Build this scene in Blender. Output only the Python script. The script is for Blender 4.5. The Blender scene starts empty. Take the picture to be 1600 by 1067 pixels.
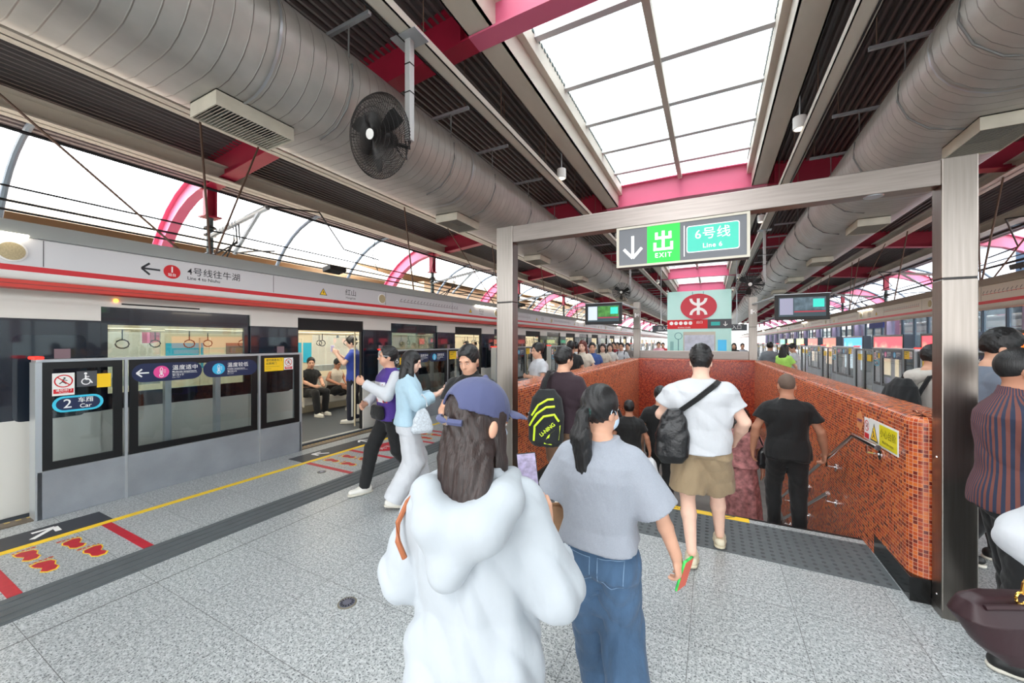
import bpy, math, random
import numpy as np
from mathutils import Vector, Matrix
from math import sin, cos, pi, radians
random.seed(4)
sc = bpy.context.scene
COL = sc.collection

# ---------------------------------------------------------------- camera
CAMH = 1.78
YAW = math.atan(312/600)
cam_d = bpy.data.cameras.new('camera')
cam_d.sensor_width = 36.0
cam_d.lens = 13.5
cam_d.clip_start = 0.05
cam_d.clip_end = 600
cam = bpy.data.objects.new('camera', cam_d)
COL.objects.link(cam)
cam.location = (0, 0, CAMH)
cam.rotation_euler = (pi/2, 0, YAW)
sc.camera = cam

# ---------------------------------------------------------------- sky and exposure
world = bpy.data.worlds.new('world')
sc.world = world
world.use_nodes = True
wn = world.node_tree.nodes
wl = world.node_tree.links
bg = wn['Background']
SKY = 5.2
geo = wn.new('ShaderNodeTexCoord')
sep = wn.new('ShaderNodeSeparateXYZ')
ramp = wn.new('ShaderNodeValToRGB')
ramp.color_ramp.elements[0].position = 0.0
ramp.color_ramp.elements[0].color = (0.42, 0.41, 0.40, 1)
ramp.color_ramp.elements[1].position = 0.12
ramp.color_ramp.elements[1].color = (0.93, 0.97, 1.0, 1)
wl.new(geo.outputs['Generated'], sep.inputs[0])
wl.new(sep.outputs['Z'], ramp.inputs[0])
wl.new(ramp.outputs[0], bg.inputs['Color'])
bg.inputs['Strength'].default_value = SKY
sun_d = bpy.data.lights.new('sun', 'SUN')
sun_d.energy = 1.2
sun_d.angle = radians(12)
sun_d.color = (1.0, 0.95, 0.88)
sun = bpy.data.objects.new('sun', sun_d)
COL.objects.link(sun)
sun.rotation_euler = (radians(38), radians(-20), radians(20))
sc.view_settings.view_transform = 'Standard'
sc.view_settings.look = 'None'
sc.view_settings.gamma = 1
sc.view_settings.use_curve_mapping = False
sc.view_settings.exposure = 0.42
sc.cycles.max_bounces = 10
sc.cycles.diffuse_bounces = 5
sc.cycles.transparent_max_bounces = 24
sc.cycles.sample_clamp_indirect = 8

# ---------------------------------------------------------------- materials
MATS = {}
def lin(c):
    return tuple(((v/12.92) if v <= 0.04045 else ((v+0.055)/1.055)**2.4) for v in c)
def mat(name, col, rough=0.5, metal=0.0, noise=None, bump=None, spec=0.5, emit=None, alpha=1.0, trans=0.0, coat=0.0, sheen=0.0):
    """col in sRGB 0..1"""
    if name in MATS: return MATS[name]
    m = bpy.data.materials.new(name); m.use_nodes = True
    nt = m.node_tree; b = nt.nodes['Principled BSDF']
    c = lin(col) + (1,)
    b.inputs['Base Color'].default_value = c
    b.inputs['Roughness'].default_value = rough
    b.inputs['Metallic'].default_value = metal
    b.inputs['Specular IOR Level'].default_value = spec
    b.inputs['Alpha'].default_value = alpha
    b.inputs['Transmission Weight'].default_value = trans
    b.inputs['Coat Weight'].default_value = coat
    b.inputs['Sheen Weight'].default_value = sheen
    if emit:
        b.inputs['Emission Color'].default_value = lin(emit[0]) + (1,)
        b.inputs['Emission Strength'].default_value = emit[1]
    tc = None
    if noise or bump:
        tc = nt.nodes.new('ShaderNodeTexCoord')
    if noise:
        sc_, amt = noise[:2]
        n = nt.nodes.new('ShaderNodeTexNoise'); n.inputs['Scale'].default_value = 1.0
        n.inputs['Detail'].default_value = 4
        mp = nt.nodes.new('ShaderNodeMapping')
        s3 = sc_ if isinstance(sc_, tuple) else (sc_,)*3
        mp.inputs['Scale'].default_value = s3
        nt.links.new(tc.outputs['Object'], mp.inputs[0]); nt.links.new(mp.outputs[0], n.inputs['Vector'])
        r = nt.nodes.new('ShaderNodeValToRGB')
        r.color_ramp.elements[0].position = 0.3; r.color_ramp.elements[1].position = 0.7
        r.color_ramp.elements[0].color = tuple(max(0, v*(1-amt)) for v in c[:3]) + (1,)
        r.color_ramp.elements[1].color = tuple(min(1, v*(1+amt)) for v in c[:3]) + (1,)
        nt.links.new(n.outputs['Fac'], r.inputs[0]); nt.links.new(r.outputs[0], b.inputs['Base Color'])
    if bump:
        sc_, st = bump[:2]
        n = nt.nodes.new('ShaderNodeTexNoise'); n.inputs['Scale'].default_value = 1.0
        n.inputs['Detail'].default_value = 3
        mp = nt.nodes.new('ShaderNodeMapping')
        s3 = sc_ if isinstance(sc_, tuple) else (sc_,)*3
        mp.inputs['Scale'].default_value = s3
        nt.links.new(tc.outputs['Object'], mp.inputs[0]); nt.links.new(mp.outputs[0], n.inputs['Vector'])
        bp = nt.nodes.new('ShaderNodeBump'); bp.inputs['Strength'].default_value = st
        bp.inputs['Distance'].default_value = 0.02 if len(bump) < 3 else bump[2]
        nt.links.new(n.outputs['Fac'], bp.inputs['Height']); nt.links.new(bp.outputs[0], b.inputs['Normal'])
    MATS[name] = m
    return m

def math_node(nt, op, a, b=None, c=None):
    n = nt.nodes.new('ShaderNodeMath'); n.operation = op
    for i, v in enumerate((a, b, c)):
        if v is None: continue
        if isinstance(v, (int, float)): n.inputs[i].default_value = v
        else: nt.links.new(v, n.inputs[i])
    return n.outputs[0]

def granite():
    m = bpy.data.materials.new('speckled_granite'); m.use_nodes = True
    nt = m.node_tree; b = nt.nodes['Principled BSDF']; L = nt.links
    tc = nt.nodes.new('ShaderNodeTexCoord'); sp = nt.nodes.new('ShaderNodeSeparateXYZ')
    L.new(tc.outputs['Object'], sp.inputs[0])
    def spk(scale, lo, hi, detail=2):
        n = nt.nodes.new('ShaderNodeTexNoise'); n.inputs['Scale'].default_value = scale
        n.inputs['Detail'].default_value = detail; n.inputs['Roughness'].default_value = 0.6
        L.new(tc.outputs['Object'], n.inputs['Vector'])
        r = nt.nodes.new('ShaderNodeValToRGB'); r.color_ramp.elements[0].position = lo; r.color_ramp.elements[1].position = hi
        L.new(n.outputs['Fac'], r.inputs[0]); return r
    a = spk(98, 0.36, 0.47); a.color_ramp.elements[0].color = (0.07, 0.08, 0.09, 1); a.color_ramp.elements[1].color = (0.53, 0.55, 0.555, 1)
    bb = spk(44, 0.42, 0.60); bb.color_ramp.elements[0].color = (0.56, 0.575, 0.58, 1); bb.color_ramp.elements[1].color = (1.0, 1.0, 1.0, 1)
    mx = nt.nodes.new('ShaderNodeMix'); mx.data_type = 'RGBA'; mx.blend_type = 'MULTIPLY'; mx.inputs[0].default_value = 0.8
    L.new(a.outputs[0], mx.inputs[6]); L.new(bb.outputs[0], mx.inputs[7])
    # slab to slab tone
    def cell(out, off, size):
        return math_node(nt, 'FLOOR', math_node(nt, 'DIVIDE', math_node(nt, 'SUBTRACT', out, off), size))
    cx = cell(sp.outputs['X'], -0.12, 0.605); cy = cell(sp.outputs['Y'], 0.70, 0.605)
    cb = nt.nodes.new('ShaderNodeCombineXYZ'); L.new(cx, cb.inputs[0]); L.new(cy, cb.inputs[1])
    wnz = nt.nodes.new('ShaderNodeTexWhiteNoise'); L.new(cb.outputs[0], wnz.inputs['Vector'])
    mr = nt.nodes.new('ShaderNodeMapRange'); mr.inputs[3].default_value = 0.95; mr.inputs[4].default_value = 1.04
    L.new(wnz.outputs['Value'], mr.inputs[0])
    mx2 = nt.nodes.new('ShaderNodeVectorMath'); mx2.operation = 'SCALE'
    L.new(mx.outputs[2], mx2.inputs[0]); L.new(mr.outputs[0], mx2.inputs[3])
    # joints
    def joint(out, off, size, w):
        f = math_node(nt, 'FRACT', math_node(nt, 'DIVIDE', math_node(nt, 'SUBTRACT', out, off), size))
        d = math_node(nt, 'MULTIPLY', math_node(nt, 'MINIMUM', f, math_node(nt, 'SUBTRACT', 1.0, f)), size)
        return math_node(nt, 'LESS_THAN', d, w)
    j = math_node(nt, 'MAXIMUM', joint(sp.outputs['X'], -0.12, 0.605, 0.0016), joint(sp.outputs['Y'], 0.70, 0.605, 0.0016))
    # the wider dark expansion joint along the platform
    d = math_node(nt, 'ABSOLUTE', math_node(nt, 'SUBTRACT', sp.outputs['X'], -3.64))
    j = math_node(nt, 'MAXIMUM', j, math_node(nt, 'LESS_THAN', d, 0.006))
    mx3 = nt.nodes.new('ShaderNodeMix'); mx3.data_type = 'RGBA'
    L.new(j, mx3.inputs[0]); L.new(mx2.outputs[0], mx3.inputs[6]); mx3.inputs[7].default_value = (0.10, 0.10, 0.10, 1)
    L.new(mx3.outputs[2], b.inputs['Base Color'])
    n = nt.nodes.new('ShaderNodeTexNoise'); n.inputs['Scale'].default_value = 1.3; L.new(tc.outputs['Object'], n.inputs['Vector'])
    mr2 = nt.nodes.new('ShaderNodeMapRange'); mr2.inputs[3].default_value = 0.22; mr2.inputs[4].default_value = 0.42
    L.new(n.outputs['Fac'], mr2.inputs[0]); L.new(mr2.outputs[0], b.inputs['Roughness'])
    return m

def mosaic(name, size, cols, uv=True, rough=0.22, grout=(0.80, 0.58, 0.46), gw=0.13):
    m = bpy.data.materials.new(name); m.use_nodes = True
    nt = m.node_tree; b = nt.nodes['Principled BSDF']; L = nt.links
    tc = nt.nodes.new('ShaderNodeTexCoord'); sp = nt.nodes.new('ShaderNodeSeparateXYZ')
    L.new(tc.outputs['UV'], sp.inputs[0])
    u = math_node(nt, 'DIVIDE', sp.outputs['X'], size); v = math_node(nt, 'DIVIDE', sp.outputs['Y'], size)
    cb = nt.nodes.new('ShaderNodeCombineXYZ'); L.new(math_node(nt, 'FLOOR', u), cb.inputs[0]); L.new(math_node(nt, 'FLOOR', v), cb.inputs[1])
    w = nt.nodes.new('ShaderNodeTexWhiteNoise'); L.new(cb.outputs[0], w.inputs['Vector'])
    n = nt.nodes.new('ShaderNodeTexNoise'); n.inputs['Scale'].default_value = 0.35; L.new(cb.outputs[0], n.inputs['Vector'])
    s_ = math_node(nt, 'ADD', math_node(nt, 'MULTIPLY', w.outputs['Value'], 0.62), math_node(nt, 'MULTIPLY', n.outputs['Fac'], 0.38))
    r = nt.nodes.new('ShaderNodeValToRGB'); r.color_ramp.interpolation = 'CONSTANT'
    els = r.color_ramp.elements
    for i, (p, c) in enumerate(cols):
        if i < 2: e = els[i]; e.position = p
        else: e = els.new(p)
        e.color = lin(c) + (1,)
    L.new(s_, r.inputs[0])
    fu = math_node(nt, 'FRACT', u); fv = math_node(nt, 'FRACT', v)
    g = math_node(nt, 'MAXIMUM', math_node(nt, 'LESS_THAN', fu, gw), math_node(nt, 'LESS_THAN', fv, gw))
    mx = nt.nodes.new('ShaderNodeMix'); mx.data_type = 'RGBA'
    L.new(g, mx.inputs[0]); L.new(r.outputs[0], mx.inputs[6]); mx.inputs[7].default_value = lin(grout) + (1,)
    L.new(mx.outputs[2], b.inputs['Base Color'])
    rr = math_node(nt, 'ADD', math_node(nt, 'MULTIPLY', g, 0.5), rough); L.new(rr, b.inputs['Roughness'])
    bp = nt.nodes.new('ShaderNodeBump'); bp.inputs['Strength'].default_value = 0.25; bp.inputs['Distance'].default_value = 0.003
    L.new(math_node(nt, 'SUBTRACT', w.outputs['Value'], math_node(nt, 'MULTIPLY', g, 1.0)), bp.inputs['Height'])
    L.new(bp.outputs[0], b.inputs['Normal'])
    MATS[name] = m
    return m

def ridged(name, col, axis, pitch, rough=0.45, metal=0.0, strength=0.6, dist=0.01, line=None, width=0.12):
    """regular seams or ribs along one object axis, as bump, with a thin tone change in the seam"""
    m = mat(name, col, rough, metal, noise=((3, 3, 3), 0.12))
    nt = m.node_tree; b = nt.nodes['Principled BSDF']; L = nt.links
    tc = nt.nodes.new('ShaderNodeTexCoord'); sp = nt.nodes.new('ShaderNodeSeparateXYZ'); L.new(tc.outputs['Object'], sp.inputs[0])
    f = math_node(nt, 'FRACT', math_node(nt, 'DIVIDE', sp.outputs[axis], pitch))
    tri = math_node(nt, 'ABSOLUTE', math_node(nt, 'SUBTRACT', f, 0.5))
    h = nt.nodes.new('ShaderNodeMapRange'); h.interpolation_type = 'SMOOTHSTEP'
    h.inputs[1].default_value = 0.0; h.inputs[2].default_value = width; h.inputs[3].default_value = 1; h.inputs[4].default_value = 0
    L.new(tri, h.inputs[0])
    bp = nt.nodes.new('ShaderNodeBump'); bp.inputs['Strength'].default_value = strength; bp.inputs['Distance'].default_value = dist
    L.new(h.outputs[0], bp.inputs['Height']); L.new(bp.outputs[0], b.inputs['Normal'])
    if line:
        src = b.inputs['Base Color'].links[0].from_socket
        mx = nt.nodes.new('ShaderNodeMix'); mx.data_type = 'RGBA'
        L.new(math_node(nt, 'MULTIPLY', h.outputs[0], 0.85), mx.inputs[0]); L.new(src, mx.inputs[6]); mx.inputs[7].default_value = lin(line) + (1,)
        L.new(mx.outputs[2], b.inputs['Base Color'])
    return m

def stripes(name, cols, pitch, axis='X', rough=0.8):
    m = mat(name, cols[0], rough, bump=(400, 0.3, 0.002))
    nt = m.node_tree; b = nt.nodes['Principled BSDF']; L = nt.links
    tc = nt.nodes.new('ShaderNodeTexCoord'); sp = nt.nodes.new('ShaderNodeSeparateXYZ'); L.new(tc.outputs['Object'], sp.inputs[0])
    src = sp.outputs[axis] if axis in 'XYZ' else math_node(nt, 'MULTIPLY', math_node(nt, 'ARCTAN2', sp.outputs['X'], sp.outputs['Y']), 0.17)
    f = math_node(nt, 'FRACT', math_node(nt, 'DIVIDE', src, pitch))
    r = nt.nodes.new('ShaderNodeValToRGB'); r.color_ramp.interpolation = 'CONSTANT'
    r.color_ramp.elements[0].color = lin(cols[0]) + (1,)
    r.color_ramp.elements[1].position = 0.5; r.color_ramp.elements[1].color = lin(cols[1]) + (1,)
    L.new(f, r.inputs[0]); L.new(r.outputs[0], b.inputs['Base Color'])
    return m

def brushed(name, col, stretch=(60, 60, 2), rough=0.32):
    return mat(name, col, rough, 1.0, noise=(stretch, 0.10), bump=(stretch, 0.06, 0.002))

def clear_glass(name, tint=(0.85, 0.9, 0.9), mixf=0.10):
    if name in MATS: return MATS[name]
    m = bpy.data.materials.new(name); m.use_nodes = True
    nt = m.node_tree; L = nt.links
    for n in list(nt.nodes):
        if n.type != 'OUTPUT_MATERIAL': nt.nodes.remove(n)
    out = [n for n in nt.nodes if n.type == 'OUTPUT_MATERIAL'][0]
    t = nt.nodes.new('ShaderNodeBsdfTransparent'); t.inputs[0].default_value = lin(tint) + (1,)
    g = nt.nodes.new('ShaderNodeBsdfGlossy'); g.inputs['Roughness'].default_value = 0.02
    fr = nt.nodes.new('ShaderNodeFresnel'); fr.inputs[0].default_value = 1.45
    f2 = math_node(nt, 'ADD', math_node(nt, 'MULTIPLY', fr.outputs[0], 0.7), mixf*0.3)
    mx = nt.nodes.new('ShaderNodeMixShader'); L.new(f2, mx.inputs[0]); L.new(t.outputs[0], mx.inputs[1]); L.new(g.outputs[0], mx.inputs[2])
    L.new(mx.outputs[0], out.inputs[0]); MATS[name] = m
    return m

# ---------------------------------------------------------------- mesh builder
class MB:
    def __init__(s): s.v = []; s.f = []; s.uv = []
    def add(s, vs, fs, uvs=None):
        n = len(s.v); s.v.extend([tuple(p) for p in vs])
        for i, f in enumerate(fs):
            s.f.append(tuple(a+n for a in f)); s.uv.append(uvs[i] if uvs else None)
        return s
    def box(s, x0, x1, y0, y1, z0, z1):
        v = [(x, y, z) for x in (x0, x1) for y in (y0, y1) for z in (z0, z1)]
        return s.add(v, [(0,1,3,2), (4,6,7,5), (0,4,5,1), (2,3,7,6), (0,2,6,4), (1,5,7,3)])
    def obox(s, c, ax, ay, az, hx, hy, hz):
        c = Vector(c); ax = Vector(ax).normalized()*hx; ay = Vector(ay).normalized()*hy; az = Vector(az).normalized()*hz
        v = [c+ax*i+ay*j+az*k for i in (-1,1) for j in (-1,1) for k in (-1,1)]
        return s.add(v, [(0,1,3,2), (4,6,7,5), (0,4,5,1), (2,3,7,6), (0,2,6,4), (1,5,7,3)])
    def tube(s, pts, r, n=10, closed=False):
        pts = [Vector(p) for p in pts]; m = len(pts); rings = []
        up = Vector((0.013, 0.021, 1))
        rr = r if isinstance(r, (list, tuple)) else [r]*m
        for i, p in enumerate(pts):
            if closed: t = pts[(i+1) % m]-pts[i-1]
            else: t = pts[min(i+1, m-1)]-pts[max(i-1, 0)]
            t.normalize()
            a = t.cross(up)
            if a.length < 1e-3: a = t.cross(Vector((1, 0, 0)))
            a.normalize(); b = t.cross(a).normalized()
            rings.append([p+(a*cos(2*pi*k/n)+b*sin(2*pi*k/n))*rr[i] for k in range(n)])
        vs = [q for ring in rings for q in ring]; fs = []
        for i in range(m if closed else m-1):
            j = (i+1) % m
            for k in range(n): fs.append((i*n+k, j*n+k, j*n+(k+1) % n, i*n+(k+1) % n))
        if not closed:
            fs.append(tuple(range(n))); fs.append(tuple((m-1)*n+k for k in reversed(range(n))))
        return s.add(vs, fs)
    def prism(s, prof, axis, a0, a1, cap=True):
        """2D profile extruded along an axis; prof in the other two axes (in order x,y,z)"""
        def P(p, a):
            if axis == 'y': return (p[0], a, p[1])
            if axis == 'x': return (a, p[0], p[1])
            return (p[0], p[1], a)
        n = len(prof); vs = [P(p, a0) for p in prof]+[P(p, a1) for p in prof]
        fs = [(i, (i+1) % n, n+(i+1) % n, n+i) for i in range(n)]
        if cap: fs += [tuple(range(n)), tuple(reversed(range(n, 2*n)))]
        return s.add(vs, fs)
    def lathe(s, prof, c, ax=(0,0,1), n=24):
        c = Vector(c); w = Vector(ax).normalized(); u = w.orthogonal().normalized(); v = w.cross(u)
        vs = []; m = len(prof)
        for r, h in prof:
            for k in range(n): vs.append(c+w*h+(u*cos(2*pi*k/n)+v*sin(2*pi*k/n))*max(r, 1e-5))
        fs = [(i*n+k, i*n+(k+1) % n, (i+1)*n+(k+1) % n, (i+1)*n+k) for i in range(m-1) for k in range(n)]
        fs += [tuple(range(n)), tuple(reversed(range((m-1)*n, m*n)))]
        return s.add(vs, fs)

OFF = {}
def tag(o, label=None, cat=None, group=None, kind=None):
    if label: o['label'] = label
    if cat: o['category'] = cat
    if group: o['group'] = group
    if kind: o['kind'] = kind
    return o
def empty(name, loc, label, cat, group=None, rz=0):
    o = bpy.data.objects.new(name, None); COL.objects.link(o); o.location = loc; o.rotation_euler = (0, 0, rz)
    o.empty_display_size = 0.1
    OFF[o.name] = Vector(loc) if rz == 0 else None
    return tag(o, label, cat, group)
def obj(name, mb, m, parent=None, label=None, cat=None, group=None, kind=None, bevel=0, smooth=False, local=False):
    me = bpy.data.meshes.new(name)
    off = Vector((0, 0, 0))
    if parent is not None and not local: off = OFF.get(parent.name) or Vector((0, 0, 0))
    me.from_pydata([(p[0]-off.x, p[1]-off.y, p[2]-off.z) for p in mb.v], [], mb.f)
    if any(u is not None for u in mb.uv):
        uvl = me.uv_layers.new(name='UVMap'); k = 0
        for f, u in zip(mb.f, mb.uv):
            for j in range(len(f)):
                uvl.data[k].uv = u[j] if u else (0, 0); k += 1
    me.validate(); me.update()
    if m: me.materials.append(m)
    o = bpy.data.objects.new(name, me); COL.objects.link(o)
    if parent is not None:
        o.parent = parent
        OFF[o.name] = off
    if smooth:
        me.polygons.foreach_set('use_smooth', [True]*len(me.polygons))
        if smooth != 'all':
            me.set_sharp_from_angle(angle=radians(40))
    if bevel:
        b = o.modifiers.new('bevel', 'BEVEL'); b.width = bevel; b.segments = 2; b.limit_method = 'ANGLE'
    return tag(o, label, cat, group, kind)
def copy_tree(o, parent=None):
    c = o.copy(); COL.objects.link(c); c.parent = parent if parent else o.parent
    for ch in list(o.children): copy_tree(ch, c)
    return c

class Fr:
    """a flat face: origin, right, up; 2D drawings go onto it in metres"""
    def __init__(s, org, right, up=(0,0,1)):
        s.o = Vector(org); s.r = Vector(right).normalized(); s.u = Vector(up).normalized(); s.n = s.r.cross(s.u)
    def p(s, x, y, h=0.0): return s.o+s.r*x+s.u*y+s.n*h
    def poly(s, mb, pts, h=0.001, t=0.0008):
        # thin solid plate
        n = len(pts)
        area = sum(pts[i][0]*pts[(i+1) % n][1]-pts[(i+1) % n][0]*pts[i][1] for i in range(n))
        if area < 0: pts = pts[::-1]
        vs = [s.p(x, y, h) for x, y in pts]+[s.p(x, y, h-t) for x, y in pts]
        fs = [tuple(range(n)), tuple(reversed(range(n, 2*n)))]+[(i, n+i, n+(i+1) % n, (i+1) % n) for i in range(n)]
        mb.add(vs, fs)
    def rect(s, mb, x0, y0, x1, y1, h=0.001, t=0.0008): s.poly(mb, [(x0, y0), (x1, y0), (x1, y1), (x0, y1)], h, t)
    def disc(s, mb, cx, cy, rx, ry=None, h=0.001, n=32, t=0.0008):
        ry = ry or rx
        s.poly(mb, [(cx+rx*cos(2*pi*k/n), cy+ry*sin(2*pi*k/n)) for k in range(n)], h, t)
    def ring(s, mb, cx, cy, r, w, h=0.001, n=32, ry=None):
        ry = ry or r; vs = []; fs = []
        for k in range(n):
            a = 2*pi*k/n
            vs += [s.p(cx+r*cos(a), cy+ry*sin(a), h), s.p(cx+(r-w)*cos(a), cy+(ry-w)*sin(a), h)]
        for k in range(n):
            a, b = 2*k, 2*((k+1) % n); fs.append((a, b, b+1, a+1))
        mb.add(vs, fs)
    def bar(s, mb, x0, y0, x1, y1, w, h=0.001):
        d = Vector((x1-x0, y1-y0)).normalized(); n = Vector((-d.y, d.x))*w/2
        s.poly(mb, [(x0-n.x, y0-n.y), (x1-n.x, y1-n.y), (x1+n.x, y1+n.y), (x0+n.x, y0+n.y)], h)
    def capsule(s, mb, x0, y0, x1, y1, h=0.001, n=10):
        r = (y1-y0)/2; cy = (y0+y1)/2; pts = []
        for k in range(n+1):
            a = -pi/2+pi*k/n; pts.append((x1-r+r*cos(a), cy+r*sin(a)))
        for k in range(n+1):
            a = pi/2+pi*k/n; pts.append((x0+r+r*cos(a), cy+r*sin(a)))
        s.poly(mb, pts, h)
    def arrow(s, mb, cx, cy, L, ang, w=None, h=0.001):
        w = w or L*0.13; d = Vector((cos(ang), sin(ang))); n = Vector((-d.y, d.x))
        tip = Vector((cx, cy))+d*L/2; tail = Vector((cx, cy))-d*L/2
        s.bar(mb, tail.x, tail.y, tip.x-d.x*w*0.6, tip.y-d.y*w*0.6, w, h)
        for sg in (1, -1):
            e = tip-d*L*0.42+n*sg*L*0.40
            s.bar(mb, e.x, e.y, tip.x+d.x*w*0.15, tip.y+d.y*w*0.15, w, h+0.0002)
    def text(s, mb, body, size, x, y, h=0.001, align='CENTER', sx=1.0, bold=0.0, spacing=1.0):
        c = bpy.data.curves.new('t', 'FONT'); c.body = body; c.size = size; c.align_x = align; c.align_y = 'CENTER'
        c.resolution_u = 3; c.offset = bold*size; c.space_character = spacing
        o = bpy.data.objects.new('t', c); COL.objects.link(o)
        dg = bpy.context.evaluated_depsgraph_get()
        me = bpy.data.meshes.new_from_object(o.evaluated_get(dg))
        vs = [s.p(x+v.co.x*sx, y+v.co.y, h) for v in me.vertices]
        mb.add(vs, [tuple(p.vertices) for p in me.polygons])
        bpy.data.objects.remove(o); bpy.data.curves.remove(c); bpy.data.meshes.remove(me)

# shared materials
M_granite = granite()
M_steel = brushed('brushed_steel', (0.58, 0.555, 0.53))
M_steel_h = brushed('brushed_steel_beam', (0.56, 0.53, 0.51), (3, 60, 60))
M_alu = mat('silver_aluminium', (0.72, 0.74, 0.76), 0.35, 0.6)
M_alu_pan = ridged('ribbed_grey_panel', (0.58, 0.60, 0.625), 'Z', 0.016, 0.4, 0.3, 0.35, 0.003)
M_black = mat('black_frame', (0.055, 0.058, 0.065), 0.3)
M_glass = clear_glass('clear_pane', (0.955, 0.97, 0.97))
M_tglass = clear_glass('train_pane', (0.90, 0.93, 0.93), 0.15)
M_white = mat('white_paint', (0.93, 0.93, 0.92), 0.4)
M_whiteD = mat('white_print', (0.95, 0.95, 0.95), 0.5)
M_cream = mat('cream_steel', (0.80, 0.77, 0.72), 0.5, noise=((1.2, 0.5, 1.2), 0.12))
M_red = mat('crimson_steel', (0.62, 0.10, 0.22), 0.45, noise=(1.5, 0.12))
M_pink = mat('rose_steel', (0.86, 0.42, 0.55), 0.4)
M_darkprint = mat('dark_print', (0.13, 0.14, 0.17), 0.5)
M_yellow = mat('yellow_sign', (0.98, 0.80, 0.10), 0.5)
M_yline = mat('yellow_line_paint', (0.96, 0.80, 0.14), 0.55, noise=(6, 0.06))
M_redD = mat('red_print', (0.82, 0.10, 0.14), 0.5)
M_floorred = mat('red_floor_tape', (0.72, 0.10, 0.18), 0.5, noise=(20, 0.1))
M_navy = mat('navy_sign', (0.10, 0.15, 0.30), 0.4)
M_cyan = mat('cyan_sign', (0.25, 0.78, 0.90), 0.4)
M_pinkD = mat('magenta_sign', (0.92, 0.30, 0.60), 0.4)
M_grey = mat('dark_grey_sign', (0.30, 0.31, 0.33), 0.5)
M_cable = mat('black_cable', (0.09, 0.09, 0.10), 0.6)
M_rust = mat('rusty_rod', (0.42, 0.33, 0.28), 0.7)
M_plastic = mat('black_plastic', (0.07, 0.07, 0.075), 0.45)
M_dkgrey = mat('charcoal', (0.22, 0.22, 0.23), 0.6)
M_chrome = mat('polished_steel', (0.86, 0.86, 0.86), 0.12, 1.0)
CX = -0.75     # centre line of the platform
# ================================================================ THE SETTING
# ---------------------------------------------------------------- platform floor with the stair opening
XL, XR = -6.12, 4.62
YN, YF = -4.0, 92.0
SY0, SY1 = 4.52, 12.3      # stair opening
SX0, SX1 = -1.92, 1.22
b = MB()
b.box(XL, XR, YN, SY0, -0.25, 0)
b.box(XL, SX0-0.28, SY0, SY1+0.3, -0.25, 0)
b.box(SX1+0.28, XR, SY0, SY1+0.3, -0.25, 0)
b.box(XL, XR, SY1+0.3, YF, -0.25, 0)
obj('floor', b, M_granite, kind='structure')
b = MB(); b.box(-11.5, 10.0, YN, YF, -1.5, -1.3)
obj('track_bed', b, mat('track_concrete', (0.38, 0.37, 0.36), 0.9, noise=(2, 0.3)), kind='structure')
b = MB(); b.box(XL+0.05, XL+0.25, YN, YF, -1.3, -0.25); b.box(XR-0.25, XR-0.05, YN, YF, -1.3, -0.25)
obj('wall_platform_edge', b, mat('edge_concrete', (0.42, 0.41, 0.40), 0.9), kind='structure')
b = MB(); b.box(XL, XL+0.16, YN, YF, 0.0, 0.012)
obj('trim_1', b, brushed('worn_edge_steel', (0.50, 0.45, 0.40), (30, 2, 30), 0.45), kind='structure')
b = MB()
for k in range(260):
    y = 0.4+k*0.07; b.box(XL+0.015, XL+0.045, y, y+0.035, 0.012, 0.015)
obj('trim_2', b, mat('edge_studs', (0.72, 0.62, 0.36), 0.5), kind='structure')

# stairs
RUN, RISE = 0.30, 0.158
b = MB(); nb = MB(); n = 26
for k in range(n):
    y = SY0+RUN*k; z = -RISE*(k+1)
    if y > 15: break
    b.box(SX0-0.1, SX1+0.1, y, y+RUN+0.02, z-0.3, z)
    nb.box(SX0, SX1, y+RUN-0.05, y+RUN, z, z+0.004)
b.box(SX0-0.1, SX1+0.1, SY0+RUN*n, 22, -RISE*n-0.3, -RISE*n)
obj('floor_stairs', b, mat('stair_granite', (0.66, 0.66, 0.65), 0.5, noise=(60, 0.3)), kind='structure')
obj('trim_3', nb, M_dkgrey, kind='structure')
# lower hall walls
b = MB(); b.box(SX0-1.5, SX0-0.3, SY0, 22, -4.6, -0.9); b.box(SX1+0.3, SX1+1.5, SY0, 22, -4.6, -0.9); b.box(SX0-1, SX1+1, 22, 22.2, -4.6, 0)
obj('wall_lower_hall', b, mat('lower_hall_stone', (0.80, 0.76, 0.70), 0.5), kind='structure')

# mosaic balustrade walls: profile swept, uv in metres
M_mos = mosaic('orange_mosaic', 0.0262, [(0.0, (0.42, 0.13, 0.09)), (0.30, (0.56, 0.20, 0.11)), (0.42, (0.68, 0.26, 0.13)), (0.54, (0.75, 0.34, 0.15)), (0.66, (0.80, 0.41, 0.18)), (0.78, (0.70, 0.29, 0.13))])
M_mos2 = mosaic('red_mosaic', 0.024, [(0.0, (0.48, 0.14, 0.09)), (0.32, (0.60, 0.19, 0.11)), (0.5, (0.70, 0.25, 0.13)), (0.66, (0.76, 0.32, 0.17)), (0.8, (0.64, 0.22, 0.12))], grout=(0.45, 0.18, 0.12))
HW = 1.26; TH = 0.30; RR = 0.05
def wall_profile(bottom):
    """(offset from inner face outward, z) from bottom up the inner face, over the top and down outside"""
    p = [(0, bottom), (0, HW-RR)]
    for k in range(1, 6):
        a = pi/2*k/5; p.append((RR-RR*cos(a), HW-RR+RR*sin(a)))
    p += [(TH-0.03, HW+0.012), (TH, HW-0.02), (TH, 0.0)]
    return p
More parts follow.
